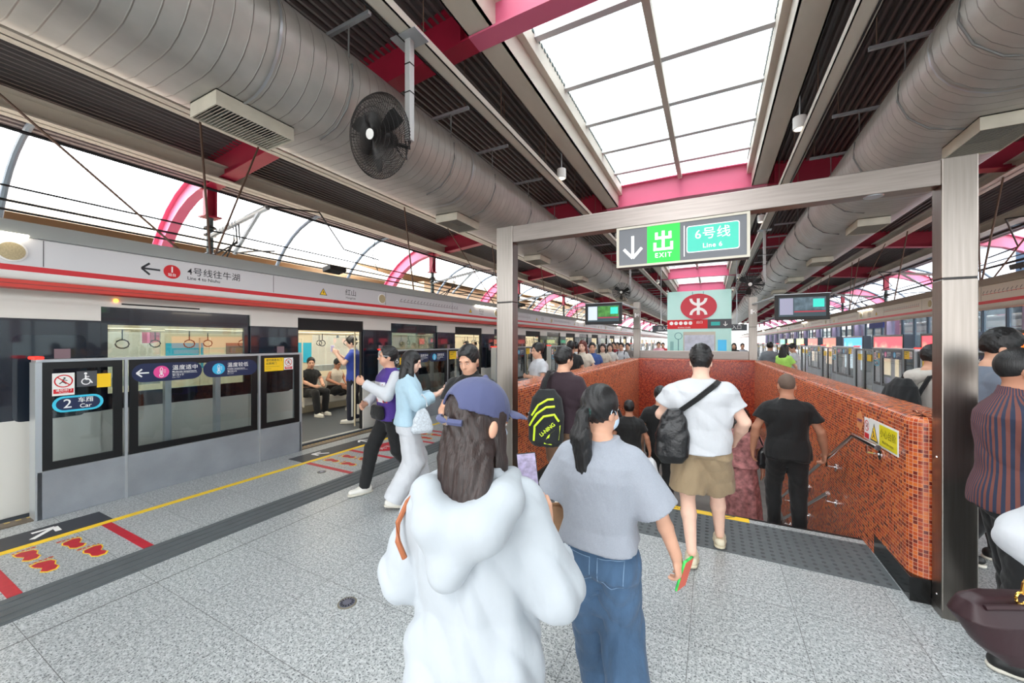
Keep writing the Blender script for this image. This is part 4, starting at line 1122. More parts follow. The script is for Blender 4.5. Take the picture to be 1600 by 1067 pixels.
# ================================================================ STEEL PORTALS AROUND THE STAIRS
def post(x0, x1, y0, y1, top, lab):
    t = empty('steel_post', ((x0+x1)/2, (y0+y1)/2, 0), lab, 'post')
    b = MB(); b.box(x0, x1, y0, y1, 0, 2.18); obj('lower_sleeve', b, M_steel, parent=t, bevel=0.006)
    b = MB(); b.box(x0, x1, y0, y1, 2.186, top); obj('upper_sleeve', b, M_steel, parent=t, bevel=0.006)
    b = MB(); b.box(x0+0.004, x1-0.004, y0+0.004, y1-0.004, 2.17, 2.19); obj('joint_gap', b, M_dkgrey, parent=t)
    for z in (1.02, 0.12):
        b = MB(); b.lathe([(0.007, 0), (0.005, 0.004)], (x0, (y0+y1)/2, z), (-1, 0, 0), 10); obj('screw', b, M_chrome, parent=t)
    b = MB(); b.box(x0-0.002, x1+0.002, y0-0.002, y1+0.002, 0, 0.05); obj('foot_band', b, M_steel, parent=t)
    return t
post(1.315, 1.480, 3.47, 3.60, 2.96, 'tall brushed steel post at the right end of the stair portal')
post(-1.985, -1.80, 3.47, 3.60, 2.96, 'tall brushed steel post at the left end of the stair portal')
pb = empty('portal_beam', (-0.25, 3.54, 2.8), 'horizontal brushed steel beam spanning the head of the stairs', 'beam')
b = MB(); b.box(-1.80, 1.315, 3.475, 3.595, 2.79, 2.955); obj('beam_sleeve', b, M_steel_h, parent=pb, bevel=0.005)
b = MB(); b.lathe([(0.055, 0), (0.05, -0.006), (0.02, -0.006)], (1.0, 3.535, 2.79), n=24); obj('downlight', b, M_alu, parent=pb)
post(-2.22, -2.02, 12.66, 12.84, 3.03, 'brushed steel post at the far left corner of the stair opening')
post(0.93, 1.13, 12.66, 12.84, 3.03, 'brushed steel post at the far right corner of the stair opening')
for x, w in ((-2.12, 'left'), (1.03, 'right')):
    o_ = bpy.data.objects['steel_post.002' if w == 'left' else 'steel_post.003']
    fr = Fr((x, 12.658, 0), (1, 0, 0)); b = MB()
    fr.rect(b, -0.06, 2.55, -0.01, 2.68); fr.rect(b, -0.01, 2.60, 0.03, 2.64); fr.ring(b, 0.055, 2.63, 0.03, 0.012); fr.rect(b, 0.05, 2.56, 0.062, 2.6)
    obj('pictogram', b, M_whiteD, parent=o_)
b = MB(); b.box(-2.02, 0.93, 12.66, 12.80, 1.26, 1.50)
obj('steel_parapet_cap', b, M_steel_h, label='brushed steel parapet panel between the two far posts', cat='parapet', bevel=0.01)
b = MB(); b.box(-2.0, 0.91, 12.68, 12.78, 0, 1.26); obj('wall_parapet', b, M_cream, kind='structure')

# exit sign
t = empty('exit_sign', (-0.245, 3.535, 2.43), 'grey and green overhead exit sign with down arrow and Line 6 plate', 'sign')
x0, x1, z0, z1 = -0.75, 0.26, 2.435, 2.788
b = MB(); b.box(x0, x1, 3.485, 3.585, z0, z1); obj('sign_box', b, M_grey, parent=t)
M_frame = mat('sign_frame', (0.68, 0.66, 0.61), 0.4, 0.5)
b = MB(); fw = 0.018
for yy in (3.475, 3.585):
    b.box(x0-0.004, x1+0.004, yy, yy+0.01, z1-fw, z1); b.box(x0-0.004, x1+0.004, yy, yy+0.01, z0, z0+fw); b.box(x0-0.004, x0+fw, yy, yy+0.01, z0+fw, z1-fw); b.box(x1-fw, x1+0.004, yy, yy+0.01, z0+fw, z1-fw)
obj('frame', b, M_frame, parent=t)
fr = Fr((x0, 3.484, z0), (1, 0, 0)); H_ = z1-z0
M_lit = lambda n, c, e: mat(n, c, 0.5, emit=(c, e))
b = MB(); fr.rect(b, 0.018, 0.018, 0.992, H_-0.018, 0.0015); obj('grey_face', b, M_lit('lit_grey', (0.36, 0.37, 0.39), 0.35), parent=t)
b = MB(); fr.rect(b, 0.255, 0.018, 0.515, H_-0.018, 0.0025); gf = obj('green_face', b, M_lit('lit_green', (0.12, 0.74, 0.24), 0.7), parent=t)
b = MB(); fr.rect(b, 0.575, 0.085, 0.935, 0.285, 0.0025); 
b2 = MB(); fr.poly(b2, rrect(0.565, 0.075, 0.945, 0.295, 0.02), 0.0022); obj('plate_border', b2, M_whiteD, parent=t)
b = MB(); fr.poly(b, rrect(0.572, 0.082, 0.938, 0.288, 0.016), 0.003); lp = obj('line_plate', b, M_lit('lit_teal', (0.22, 0.66, 0.58), 0.45), parent=t)
M_lw = M_lit('lit_white', (0.97, 0.97, 0.97), 0.45)
b = MB(); fr.text(b, '6号线', 0.100, 0.755, 0.215, 0.004, bold=0.0, spacing=1.08); fr.text(b, 'Line 6', 0.052, 0.755, 0.122, 0.004, bold=0.008, spacing=1.1); obj('lettering', b, M_lw, parent=lp)
b = MB(); fr.rect(b, 0.545, 0.05, 0.551, H_-0.05, 0.003); obj('divider', b, M_lw, parent=t)
b = MB(); fr.arrow(b, 0.135, 0.175, 0.19, -pi/2, 0.024, 0.003); obj('down_arrow', b, M_lw, parent=t)
# heavy-stroke character for "out" and EXIT
b = MB(); cx = 0.385
S = [(-0.012, 0.12, 0.012, 0.285), (-0.065, 0.215, 0.065, 0.238), (-0.065, 0.215, -0.042, 0.275), (0.042, 0.215, 0.065, 0.275), (-0.078, 0.12, 0.078, 0.142), (-0.078, 0.12, -0.055, 0.190), (0.055, 0.12, 0.078, 0.190)]
for q in S: fr.rect(b, cx+q[0], q[1], cx+q[2], q[3], 0.004)
fr.text(b, 'EXIT', 0.055, cx, 0.078, 0.004, bold=0.012, spacing=1.25); obj('exit_lettering', b, M_lw, parent=gf)

# station board behind the stairwell
t = empty('station_board', (-0.36, 13.05, 0), 'tall pale aqua station board with red oval logo behind the stairs', 'sign')
b = MB(); b.box(-1.24, 0.52, 13.0, 13.10, 0.0, 3.33); obj('board', b, mat('aqua_panel', (0.66, 0.85, 0.82), 0.25, coat=0.4), parent=t)
fr = Fr((-0.36, 12.998, 0), (1, 0, 0))
b = MB(); fr.disc(b, 0.0, 2.84, 0.50, 0.395, 0.02, n=48, t=0.018); lg = obj('red_oval', b, mat('logo_red', (0.76, 0.10, 0.20), 0.35), parent=t)
b = MB(); fr.rect(b, -0.042, 2.59, 0.042, 3.09, 0.022)
for s in (-1, 1):
    # two arcs opening up and down
    pts_o = [(0.25*sin(radians(a))*1.0, 3.09-0.0-0.235*(1-0)+0.235*(1-cos(radians(a)))) for a in range(0, 1)]
    for vs_ in (1, -1):
        cy = 2.84+vs_*0.25; out = []; inn = []
        for a in range(0, 91, 10):
            aa = radians(a); out.append((0.245*cos(aa)*s, cy-vs_*0.225*sin(aa))); inn.append((0.165*cos(aa)*s, cy-vs_*0.145*sin(aa)))
        fr.poly(b, out+inn[::-1], 0.0215)
obj('logo_mark', b, M_whiteD, parent=lg)
b = MB(); fr.rect(b, -0.88, 2.17, 0.25, 2.45, 0.004); rb = obj('red_band', b, M_redD, parent=t)
b = MB()
for k in range(5): fr.disc(b, -0.76+k*0.135, 2.345, 0.055, h=0.005, n=18)
fr.text(b, '出口', 0.09, 0.03, 2.36, 0.005); fr.text(b, '往其他出口及设施', 0.045, -0.4, 2.21, 0.005); obj('pictogram_discs', b, M_whiteD, parent=rb)
b = MB(); fr.rect(b, 0.25, 2.17, 0.88, 2.45, 0.004); gb = obj('grey_band', b, M_grey, parent=t)
b = MB(); fr.rect(b, 0.34, 2.26, 0.58, 2.37, 0.005); obj('teal_plate', b, mat('teal_plate', (0.2, 0.7, 0.68), 0.5), parent=gb)
b = MB(); fr.arrow(b, 0.72, 2.31, 0.13, -pi/2, 0.018, 0.005); obj('down_arrow', b, M_whiteD, parent=gb)
b = MB(); fr.rect(b, -0.42, 1.2, 0.46, 2.08, 0.012, 0.012); mf = obj('map_case', b, M_frame, parent=t)
b = MB(); fr.rect(b, -0.39, 1.2, 0.43, 1.98, 0.014); obj('area_map', b, mat('map_paper', (0.74, 0.76, 0.82), 0.4, noise=(9, 0.14)), parent=mf)
b = MB(); fr.rect(b, 0.52, 1.5, 0.75, 1.83, 0.004); obj('blue_poster', b, M_lit('poster_blue', (0.30, 0.70, 0.88), 0.2), parent=t)
b = MB(); M_dline = mat('teal_line_art', (0.15, 0.42, 0.46), 0.5)
fr.rect(b, -0.78, 1.5, -0.76, 1.78, 0.003); fr.rect(b, -0.73, 1.5, -0.71, 1.78, 0.003); fr.rect(b, -0.57, 1.5, -0.55, 1.84, 0.003); fr.ring(b, -0.56, 1.95, 0.11, 0.015, 0.003); fr.rect(b, -0.17, 3.08, -0.155, 3.3, 0.003); fr.rect(b, 0.13, 3.08, 0.145, 3.3, 0.003)
obj('line_art', b, M_dline, parent=t)

# monitors
def monitor(x0, x1, y, z0, z1, lab, cols, rz=0.0):
    cx = (x0+x1)/2; w = (x1-x0)/2
    t = empty('hanging_monitor', (cx, y, z0), lab, 'monitor')
    b = MB(); b.box(cx-w, cx+w, y, y+0.10, z0, z1); obj('casing', b, M_plastic, parent=t, bevel=0.012)
    b = MB(); b.box(cx-w-0.02, cx+w+0.02, y-0.01, y+0.12, z1, z1+0.012); obj('top_shade', b, M_alu, parent=t)
    fr = Fr((cx-w, y-0.001, z0), (1, 0, 0)); W, H__ = 2*w, z1-z0
    b = MB(); fr.rect(b, 0.07*W, 0.13*H__, 0.93*W, 0.88*H__, 0.001); sc_ = obj('screen', b, M_lit('screen_'+cols, (0.20, 0.27, 0.30), 0.5), parent=t)
    b = MB(); fr.rect(b, 0.09*W, 0.20*H__, 0.34*W, 0.85*H__, 0.002); obj('timetable_area', b, M_lit('screen_pale'+cols, (0.72, 0.76, 0.80) if cols == 'l' else (0.52, 0.52, 0.60), 0.7), parent=sc_)
    b = MB(); fr.rect(b, 0.36*W, 0.36*H__, 0.92*W, 0.86*H__, 0.002); obj('video_area', b, mat('screen_video'+cols, (0.25, 0.45, 0.2) if cols == 'l' else (0.30, 0.36, 0.40), 0.5, noise=(8, 0.9), emit=(((0.25, 0.5, 0.2) if cols == 'l' else (0.3, 0.38, 0.42)), 0.5)), parent=sc_)
    b = MB(); fr.rect(b, 0.70*W, 0.48*H__, 0.90*W, 0.80*H__, 0.003); obj('teal_block', b, M_lit('screen_teal', (0.20, 0.72, 0.66), 0.8), parent=sc_)
    b = MB(); fr.rect(b, 0.36*W, 0.29*H__, 0.92*W, 0.34*H__, 0.003); obj('ticker', b, M_lit('screen_tick', (0.6, 0.2, 0.25), 0.6), parent=sc_)
    px_ = -2.12 if cx < 0 else 1.03; mx_ = cx+w*0.75 if cx < 0 else cx-w*0.75
    b = MB(); b.tube([(mx_, y+0.06, z1-0.03), (mx_, y+0.3, z1+0.02), (px_, 12.67, z1+0.02)], 0.03, 8); obj('support_arm', b, M_alu, parent=t, smooth=True)
monitor(-3.06, -2.08, 10.2, 2.24, 2.80, 'black hanging monitor left of the station board, green advert on screen', 'l')
monitor(1.24, 2.20, 10.2, 2.25, 2.80, 'larger black hanging monitor to the right of the far right post', 'r')
# dark hanging wayfinding board far behind
t = empty('wayfinding_board', (-0.6, 20, 2.3), 'dark wayfinding board hanging across the hall behind the station board', 'sign')
b = MB(); b.box(-2.6, 1.4, 20, 20.08, 2.26, 2.56); obj('board', b, M_grey, parent=t)
fr = Fr((-2.6, 19.999, 2.26), (1, 0, 0))
b = MB(); fr.text(b, '出入口', 0.2, 0.55, 0.15, 0.003); fr.text(b, '出入口', 0.2, 3.5, 0.15, 0.003); obj('lettering', b, M_whiteD, parent=t)
for x in (-2.2, 1.0): b = MB(); b.tube([(x, 20.04, 2.56), (x, 20.04, 6.0)], 0.02, 8); obj('hanging_pole', b, M_alu, parent=t)

# signs and handrails on the balustrade
xw = SX1-0.0035
def wfr(y): return Fr((SX1-0.19*(y-3.62)/(SY1-3.62)-0.004, y, 0), (0, -1, 0))
fr = Fr((1.2992-0.0035, 0, 0), (0.02189, -1, 0))
b = MB(); fr.rect(b, -4.45, 0.93, -4.335, 1.115, 0.001, 0.004); st = obj('no_smoking_plate', b, M_white, label='small white prohibition plate on the orange mosaic wall', cat='sign')
b = MB(); fr.ring(b, -4.393, 1.05, 0.047, 0.008, 0.002); fr.bar(b, -4.425, 1.083, -4.36, 1.018, 0.008, 0.002); fr.rect(b, -4.44, 0.94, -4.345, 0.985, 0.002); obj('prohibition_ring', b, M_redD, parent=st)
b = MB(); fr.bar(b, -4.41, 1.04, -4.375, 1.05, 0.012, 0.0016); fr.disc(b, -4.375, 1.065, 0.008, h=0.0016, n=10); obj('figure', b, M_darkprint, parent=st)
b = MB(); fr.rect(b, -4.332, 0.93, -3.80, 1.125, 0.001, 0.004); st = obj('mind_the_step_sign', b, M_white, label='yellow and white caution sign with black triangle on orange mosaic', cat='sign')
b = MB(); fr.poly(b, [(-4.315, 0.945), (-4.155, 0.945), (-4.235, 1.095)], 0.002); tr = obj('warning_triangle', b, M_darkprint, parent=st)
b = MB(); fr.poly(b, [(-4.297, 0.957), (-4.173, 0.957), (-4.235, 1.073)], 0.003); obj('triangle_face', b, M_yellow, parent=tr)
b = MB(); fr.bar(b, -4.25, 1.03, -4.23, 0.995, 0.011, 0.004); fr.bar(b, -4.23, 0.995, -4.205, 0.97, 0.009, 0.004); fr.bar(b, -4.24, 0.995, -4.262, 0.97, 0.009, 0.004); fr.disc(b, -4.253, 1.045, 0.007, h=0.004, n=10); obj('figure', b, M_darkprint, parent=tr)
b = MB(); fr.rect(b, -4.13, 0.945, -3.815, 1.11, 0.002); yf = obj('yellow_face', b, mat('sign_yellow_green', (0.90, 0.84, 0.12), 0.4), parent=st)
b = MB(); fr.text(b, '小心台阶', 0.072, -3.972, 1.045, 0.003); fr.text(b, 'Mind the steps', 0.034, -3.972, 0.98, 0.003); obj('lettering', b, mat('olive_print', (0.35, 0.33, 0.08), 0.5), parent=yf)
b = MB(); fr.poly(b, [(-4.56+0.075*cos(a)*(1+0.10*cos(5*a)), 1.06+0.085*sin(a)*(1+0.10*cos(5*a))) for a in [2*pi*k/40 for k in range(40)]], 0.001, 0.003); st = obj('flower_sticker', b, mat('peach_sticker', (0.85, 0.55, 0.35), 0.5), label='peach flower-shaped sticker with purple lettering on the mosaic wall', cat='sticker')
b = MB(); fr.text(b, '文明乘梯', 0.033, -4.56, 1.06, 0.002, bold=0.02); obj('lettering', b, mat('purple_print', (0.35, 0.15, 0.45), 0.5), parent=st)
# yellow anti-slip label strip on the stair head
t = empty('stair_head_strip', (-0.7, 4.45, 0), 'yellow caution strip with black lettering along the top stair edge', 'floor marking')
b = MB(); b.box(-1.85, 0.33, 4.405, 4.495, 0.0, 0.006); obj('strip', b, M_yellow, parent=t)
fr = Fr((0, 4.45, 0.006), (-1, 0, 0), (0, -1, 0))
b = MB(); fr.text(b, '小心台阶', 0.07, 0.40, 0, 0.0012, bold=0.01); fr.text(b, '小心台阶', 0.07, 1.3, 0, 0.0012, bold=0.01); obj('lettering', b, M_darkprint, parent=t)
b = MB(); 
for p0, p1 in (((-0.11, -0.035), (0.11, -0.035)), ((0.11, -0.035), (0.0, 0.04)), ((0.0, 0.04), (-0.11, -0.035))): Fr((0.10, 4.45, 0.006), (-1, 0, 0), (0, -1, 0)).bar(b, p0[0], p0[1], p1[0], p1[1], 0.009, 0.0012)
obj('warning_triangle', b, M_darkprint, parent=t)
def handrail(side):
    s = 1 if side == 'right' else -1
    def W(y): return (SX1-0.19*(y-3.62)/(SY1-3.62)) if s > 0 else (SX0-0.07*(y-3.62)/(SY1-3.62))
    t = empty('handrail', (W(4.2), 4.2, 0.9), 'double steel handrail on brackets along the %s stair wall' % side, 'handrail')
    for dz, nm in ((0.0, 'upper_rail'), (-0.38, 'lower_rail')):
        P = [(W(3.9)-s*0.085, 3.90, 0.965+dz), (W(4.4)-s*0.085, 4.42, 0.95+dz)] if dz == 0 else []
        y = 5.2
        while y < 12.2: P.append((W(y)-s*0.085, y, 0.95+dz-(y-4.42)*0.527)); y += 0.8
        b = MB(); b.tube(P, 0.021, 12); obj(nm, b, M_chrome, parent=t, smooth=True)
        for k, y in enumerate((4.12, 5.25, 6.4, 7.6, 8.8, 10.0)):
            if dz and y < 5: continue
            z = 0.95+dz-(max(y, 4.42)-4.42)*0.527; b = MB()
            b.tube([(W(y)-s*0.085, y, z-0.02), (W(y)-s*0.085, y, z-0.075), (W(y)-s*0.0, y, z-0.085)], 0.009, 8); b.lathe([(0.042, 0), (0.042, 0.008), (0.02, 0.012)], (W(y)-s*0.001, y, z-0.085), (-s, 0, 0), 18)
            obj('bracket', b, M_chrome, parent=t, smooth=True)
handrail('right'); handrail('left')

# advertising light boxes across the right track
LC = [((1.0, 0.42, 0.10), (1.0, 0.3, 0.12)), ((1.0, 0.40, 0.08), (1.0, 0.45, 0.15)), ((0.93, 0.30, 0.34), (1.0, 0.92, 0.72)), ((0.93, 0.32, 0.36), (1.0, 0.90, 0.75)), ((0.30, 0.62, 0.85), (0.9, 0.96, 1.0)), ((0.95, 0.45, 0.40), (1.0, 0.85, 0.7)), ((0.95, 0.45, 0.42), (1.0, 0.88, 0.75)), ((0.85, 0.88, 0.55), (0.95, 0.96, 0.8)), ((0.85, 0.88, 0.6), (0.95, 0.96, 0.8)), ((0.4, 0.8, 0.6), (0.9, 0.96, 0.9))]
for k, (c0, c1) in enumerate(LC):
    ye = 11.2+5.2*k+0.1; y0 = ye-3.6
    m = bpy.data.materials.new('lit_poster'); m.use_nodes = True; nt = m.node_tree; bs = nt.nodes['Principled BSDF']
    tc = nt.nodes.new('ShaderNodeTexCoord'); sp = nt.nodes.new('ShaderNodeSeparateXYZ'); nt.links.new(tc.outputs['Generated'], sp.inputs[0])
    nz = nt.nodes.new('ShaderNodeTexNoise'); nz.inputs['Scale'].default_value = 4; nt.links.new(tc.outputs['Generated'], nz.inputs['Vector'])
    f = math_node(nt, 'ADD', sp.outputs['Z'], math_node(nt, 'MULTIPLY', math_node(nt, 'SUBTRACT', nz.outputs['Fac'], 0.5), 0.5))
    r = nt.nodes.new('ShaderNodeValToRGB'); r.color_ramp.elements[0].position = 0.35; r.color_ramp.elements[1].position = 0.8
    r.color_ramp.elements[0].color = lin(c1)+(1,); r.color_ramp.elements[1].color = lin(c0)+(1,)
    nt.links.new(f, r.inputs[0]); nt.links.new(r.outputs[0], bs.inputs['Emission Color']); nt.links.new(r.outputs[0], bs.inputs['Base Color']); bs.inputs['Emission Strength'].default_value = 1.6
    t = empty('advert_light_box', (7.7, y0+1.8, 0.1), 'glowing %s advertising light box across the right track, %s from the camera' % (['orange', 'orange', 'red and cream', 'red and cream', 'blue', 'coral', 'coral', 'lime', 'lime', 'green'][k], ORD[k]), 'light box', 'advertising light boxes across the right track')
    b = MB(); b.box(7.62, 7.95, y0, ye, 0.05, 2.10); obj('casing', b, mat('slate_casing', (0.36, 0.39, 0.44), 0.5), parent=t)
    b = MB(); plate(b, 7.59, 7.62, [y0, y0+0.10, ye-0.10, ye], [0.05, 0.15, 2.0, 2.10], lambda i, j: not (i == 1 and j == 1)); obj('frame', b, M_black, parent=t)
    b = MB(); b.box(7.605, 7.615, y0+0.10, ye-0.10, 0.15, 2.0); obj('poster', b, m, parent=t)
    for yy in (y0+0.5, ye-0.5):
        b = MB(); b.box(7.7, 7.85, yy-0.05, yy+0.05, -1.3, 0.05); obj('leg', b, M_dkgrey, parent=t)
# small blue sign over the right track
b = MB(); b.box(8.40, 8.44, 28.2, 30.4, 2.55, 2.85); obj('blue_notice_board', b, mat('royal_blue', (0.15, 0.25, 0.7), 0.5), label='small blue notice board high on the far glass wall', cat='sign')

# ================================================================ OUTSIDE
def windowed(name, col, glass, px, pz):
    m = mat(name, col, 0.7); nt = m.node_tree; bs = nt.nodes['Principled BSDF']; L = nt.links
    tc = nt.nodes.new('ShaderNodeTexCoord'); sp = nt.nodes.new('ShaderNodeSeparateXYZ'); L.new(tc.outputs['Object'], sp.inputs[0])
    u = math_node(nt, 'FRACT', math_node(nt, 'DIVIDE', math_node(nt, 'ADD', sp.outputs['X'], sp.outputs['Y']), px)); v = math_node(nt, 'FRACT', math_node(nt, 'DIVIDE', sp.outputs['Z'], pz))
    w = math_node(nt, 'MULTIPLY', math_node(nt, 'GREATER_THAN', u, 0.25), math_node(nt, 'GREATER_THAN', v, 0.4))
    mx = nt.nodes.new('ShaderNodeMix'); mx.data_type = 'RGBA'; L.new(w, mx.inputs[0]); mx.inputs[6].default_value = lin(col)+(1,); mx.inputs[7].default_value = lin(glass)+(1,); L.new(mx.outputs[2], bs.inputs['Base Color'])
    return m
for x0, x1, y0, y1, h, lab, m in ((17, 27, 27, 40, 26, 'pale office tower with window grid beyond the right track', windowed('pale_tower', (0.75, 0.72, 0.72), (0.45, 0.55, 0.66), 2.4, 3.2)), (21, 33, 56, 74, 34, 'blue glass tower with white floor bands beyond the right track', windowed('blue_tower', (0.86, 0.88, 0.92), (0.35, 0.45, 0.62), 9.0, 3.4)), (13, 16, 34, 60, 7.5, 'low white building beside the right track', mat('low_white', (0.86, 0.88, 0.92), 0.6))):
    t = empty('office_building', ((x0+x1)/2, (y0+y1)/2, -8), lab, 'building')
    b = MB(); b.box(x0, x1, y0, y1, -8, h); obj('facade', b, m, parent=t)
    b = MB(); b.box(x0-0.3, x1+0.3, y0-0.3, y1+0.3, h, h+0.8); obj('parapet', b, M_cream, parent=t)
M_pale = mat('pale_cream_roof', (0.93, 0.85, 0.75), 0.6, noise=((0.4, 0.08, 1), 0.12))
for k, (x0, x1, y0, y1, z) in enumerate(((-24, -14.5, -4, 16, 5.6), (-28, -16, 19, 40, 6.6), (-30, -17, 44, 80, 7.6))):
    t = empty('canopy_building', ((x0+x1)/2, (y0+y1)/2, -8), 'pale cream low roof beyond the left track, %s' % ['nearest', 'middle one', 'farthest'][k], 'building', 'cream roofs beyond the left track')
    b = MB(); b.box(x0+1, x1-1, y0+1, y1-1, -8, z-0.8); obj('walls', b, M_pale, parent=t)
    b = MB(); b.prism([(x1+0.5, z-0.9), (x1+0.5, z-0.7), ((x0+x1)/2, z+0.9), (x0-0.5, z-0.7), (x0-0.5, z-0.9), ((x0+x1)/2, z+0.7)], 'y', y0, y1); obj('roof', b, M_pale, parent=t)
b = MB(); b.box(-120, 120, -60, 220, -8.2, -8.0); obj('ground', b, mat('outside_ground', (0.50, 0.50, 0.48), 0.9, noise=(0.1, 0.2)), kind='structure')

# lamps in the lower hall
for k in range(3):
    t = empty('lower_hall_lamp', (-0.35, 14.2+2.2*k, -0.62), 'long white lamp under the ceiling of the lower hall, %s' % ORD[k], 'lamp', 'lamps of the lower hall')
    b = MB(); b.box(-1.6, 0.9, 14.1+2.2*k, 14.3+2.2*k, -0.66, -0.60); obj('housing', b, M_white, parent=t)
    b = MB(); b.box(-1.55, 0.85, 14.12+2.2*k, 14.28+2.2*k, -0.675, -0.66); obj('diffuser', b, M_lamp, parent=t)
b = MB(); b.box(SX0-0.3, SX1+0.3, SY1+0.3, 22, -0.595, -0.5); obj('ceiling_lower_hall', b, M_cream, kind='structure')
# ================================================================ PEOPLE
import openvdb
class Vol:
    """signed distance grid, surfaced as one continuous mesh"""
    def __init__(s, lo, hi, vox):
        s.lo = np.array(lo, 'f4')-2*vox; s.vox = vox
        s.n = np.maximum(np.ceil((np.array(hi)+2*vox-s.lo)/vox).astype(int)+1, 4)
        s.D = np.full(tuple(s.n), 0.5, 'f4')
        s.C = np.zeros(3, 'f4'); s.R = np.eye(3, dtype='f4')
    def frame(s, C=(0,0,0), R=None):
        s.C = np.array(C, 'f4'); s.R = np.eye(3, dtype='f4') if R is None else np.array(R, 'f4')
    def _reg(s, lo, hi, pad):
        lo = np.array(lo, 'f4')-pad; hi = np.array(hi, 'f4')+pad
        cs = np.array([[x, y, z] for x in (lo[0], hi[0]) for y in (lo[1], hi[1]) for z in (lo[2], hi[2])], 'f4')
        w = cs@s.R.T+s.C; a = np.floor((w.min(0)-s.lo)/s.vox).astype(int); b = np.ceil((w.max(0)-s.lo)/s.vox).astype(int)+1
        a = np.clip(a, 0, s.n); b = np.clip(b, 0, s.n)
        if (b <= a).any(): return None
        sl = tuple(slice(a[i], b[i]) for i in range(3))
        g = [np.arange(a[i], b[i], dtype='f4')*s.vox+s.lo[i]-s.C[i] for i in range(3)]
        X, Y, Z = g[0][:, None, None], g[1][None, :, None], g[2][None, None, :]
        if not np.allclose(s.R, np.eye(3)):
            R = s.R
            X, Y, Z = (R[0,0]*X+R[1,0]*Y+R[2,0]*Z, R[0,1]*X+R[1,1]*Y+R[2,1]*Z, R[0,2]*X+R[1,2]*Y+R[2,2]*Z)
        return sl, X, Y, Z
    def op(s, fn, lo, hi, k=0.02, mode='u', pad=None):
        r = s._reg(lo, hi, k*1.5+s.vox*2 if pad is None else pad)
        if r is None: return s
        sl, X, Y, Z = r; d = np.broadcast_to(fn(X, Y, Z), s.D[sl].shape); o = s.D[sl]
        if mode == 'u':
            if k > 0:
                h = np.maximum(k-np.abs(o-d), 0)/k; s.D[sl] = np.minimum(o, d)-h*h*k*0.25
            else: s.D[sl] = np.minimum(o, d)
        elif mode == 's':
            d = -d; h = np.maximum(k-np.abs(o-d), 0)/max(k, 1e-5); s.D[sl] = np.maximum(o, d)+h*h*k*0.25
        elif mode == 'i': s.D[sl] = np.maximum(o, d)
        elif mode == 'a': s.D[sl] = o+d
        return s
    def cone(s, a, b, ra, rb, k=0.02, cuts=(), mode='u', flat=None):
        a = np.array(a, 'f4'); b = np.array(b, 'f4'); ba = b-a; L2 = float(ba@ba)+1e-9; m = max(ra, rb)
        def fn(X, Y, Z):
            x, y, z = X-a[0], Y-a[1], Z-a[2]
            t = np.clip((x*ba[0]+y*ba[1]+z*ba[2])/L2, 0, 1)
            x, y, z = x-t*ba[0], y-t*ba[1], z-t*ba[2]
            if flat is not None:
                ax, f = np.array(flat[0], 'f4'), flat[1]; q = (x*ax[0]+y*ax[1]+z*ax[2])*(1/f-1); x, y, z = x+q*ax[0], y+q*ax[1], z+q*ax[2]
            d = np.sqrt(x*x+y*y+z*z)-(ra+t*(rb-ra))
            for p, n in cuts: d = np.maximum(d, (X-p[0])*n[0]+(Y-p[1])*n[1]+(Z-p[2])*n[2])
            return d
        if flat is not None and flat[1] > 1: m = m*flat[1]
        return s.op(fn, np.minimum(a, b)-m, np.maximum(a, b)+m, k, mode)
    def ell(s, c, r, k=0.02, mode='u', noise=None):
        def fn(X, Y, Z):
            x, y, z = (X-c[0])/r[0], (Y-c[1])/r[1], (Z-c[2])/r[2]
            q = np.sqrt(x*x+y*y+z*z); d = (q-1)*min(r)
            if noise: d = d+noise(X, Y, Z)
            return d
        return s.op(fn, np.array(c)-np.array(r), np.array(c)+np.array(r), k, mode)
    def loft(s, st, k=0.02, p=2.4, mode='u', extra=None):
        """st rows: z, cx, cy, rx, ry"""
        st = sorted(st); A = np.array(st, 'f4')
        def fn(X, Y, Z):
            z = np.clip(Z, A[0,0], A[-1,0]); I = [np.interp(z.ravel(), A[:,0], A[:,j]).reshape(z.shape).astype('f4') for j in (1,2,3,4)]
            x = np.abs(X-I[0])/I[2]; y = np.abs(Y-I[1])/I[3]
            q = (x**p+y**p)**(1/p); d = (q-1)*np.minimum(I[2], I[3])
            if extra: d = d+extra(X, Y, Z)
            return np.maximum(d, np.maximum(Z-A[-1,0], A[0,0]-Z))
        lo = ((A[:,1]-A[:,3]).min(), (A[:,2]-A[:,4]).min(), A[0,0]); hi = ((A[:,1]+A[:,3]).max(), (A[:,2]+A[:,4]).max(), A[-1,0])
        return s.op(fn, lo, hi, k, mode)
    def cut(s, p, n): # remove everything beyond a plane
        return s.op(lambda X, Y, Z: (X-p[0])*n[0]+(Y-p[1])*n[1]+(Z-p[2])*n[2], (-9,)*3, (9,)*3, 0, 'i')
    def wrinkle(s, amp, seed, f=1.0, vert=0.45):
        rs = np.random.RandomState(seed); K = rs.randn(5, 3)*np.array([26, 26, 26*vert])*f; P = rs.rand(5)*6
        def fn(X, Y, Z):
            w = np.sin(K[3,0]*0.4*X+K[3,1]*0.4*Y+K[3,2]*Z+P[3])+np.sin(K[4,0]*0.4*X+K[4,2]*Z*0.6+P[4])
            d = 0
            for i in range(2): d = d+0.9-1.8*np.abs(np.sin(0.8*(K[i,0]*X+K[i,1]*Y+K[i,2]*Z)+P[i]+1.1*w))
            d = d+0.6*np.sin(K[2,0]*X+K[2,1]*Y+K[2,2]*Z+P[2])
            return (amp*d*0.55).astype('f4')
        return s.op(fn, (-9,)*3, (9,)*3, 0, 'a')
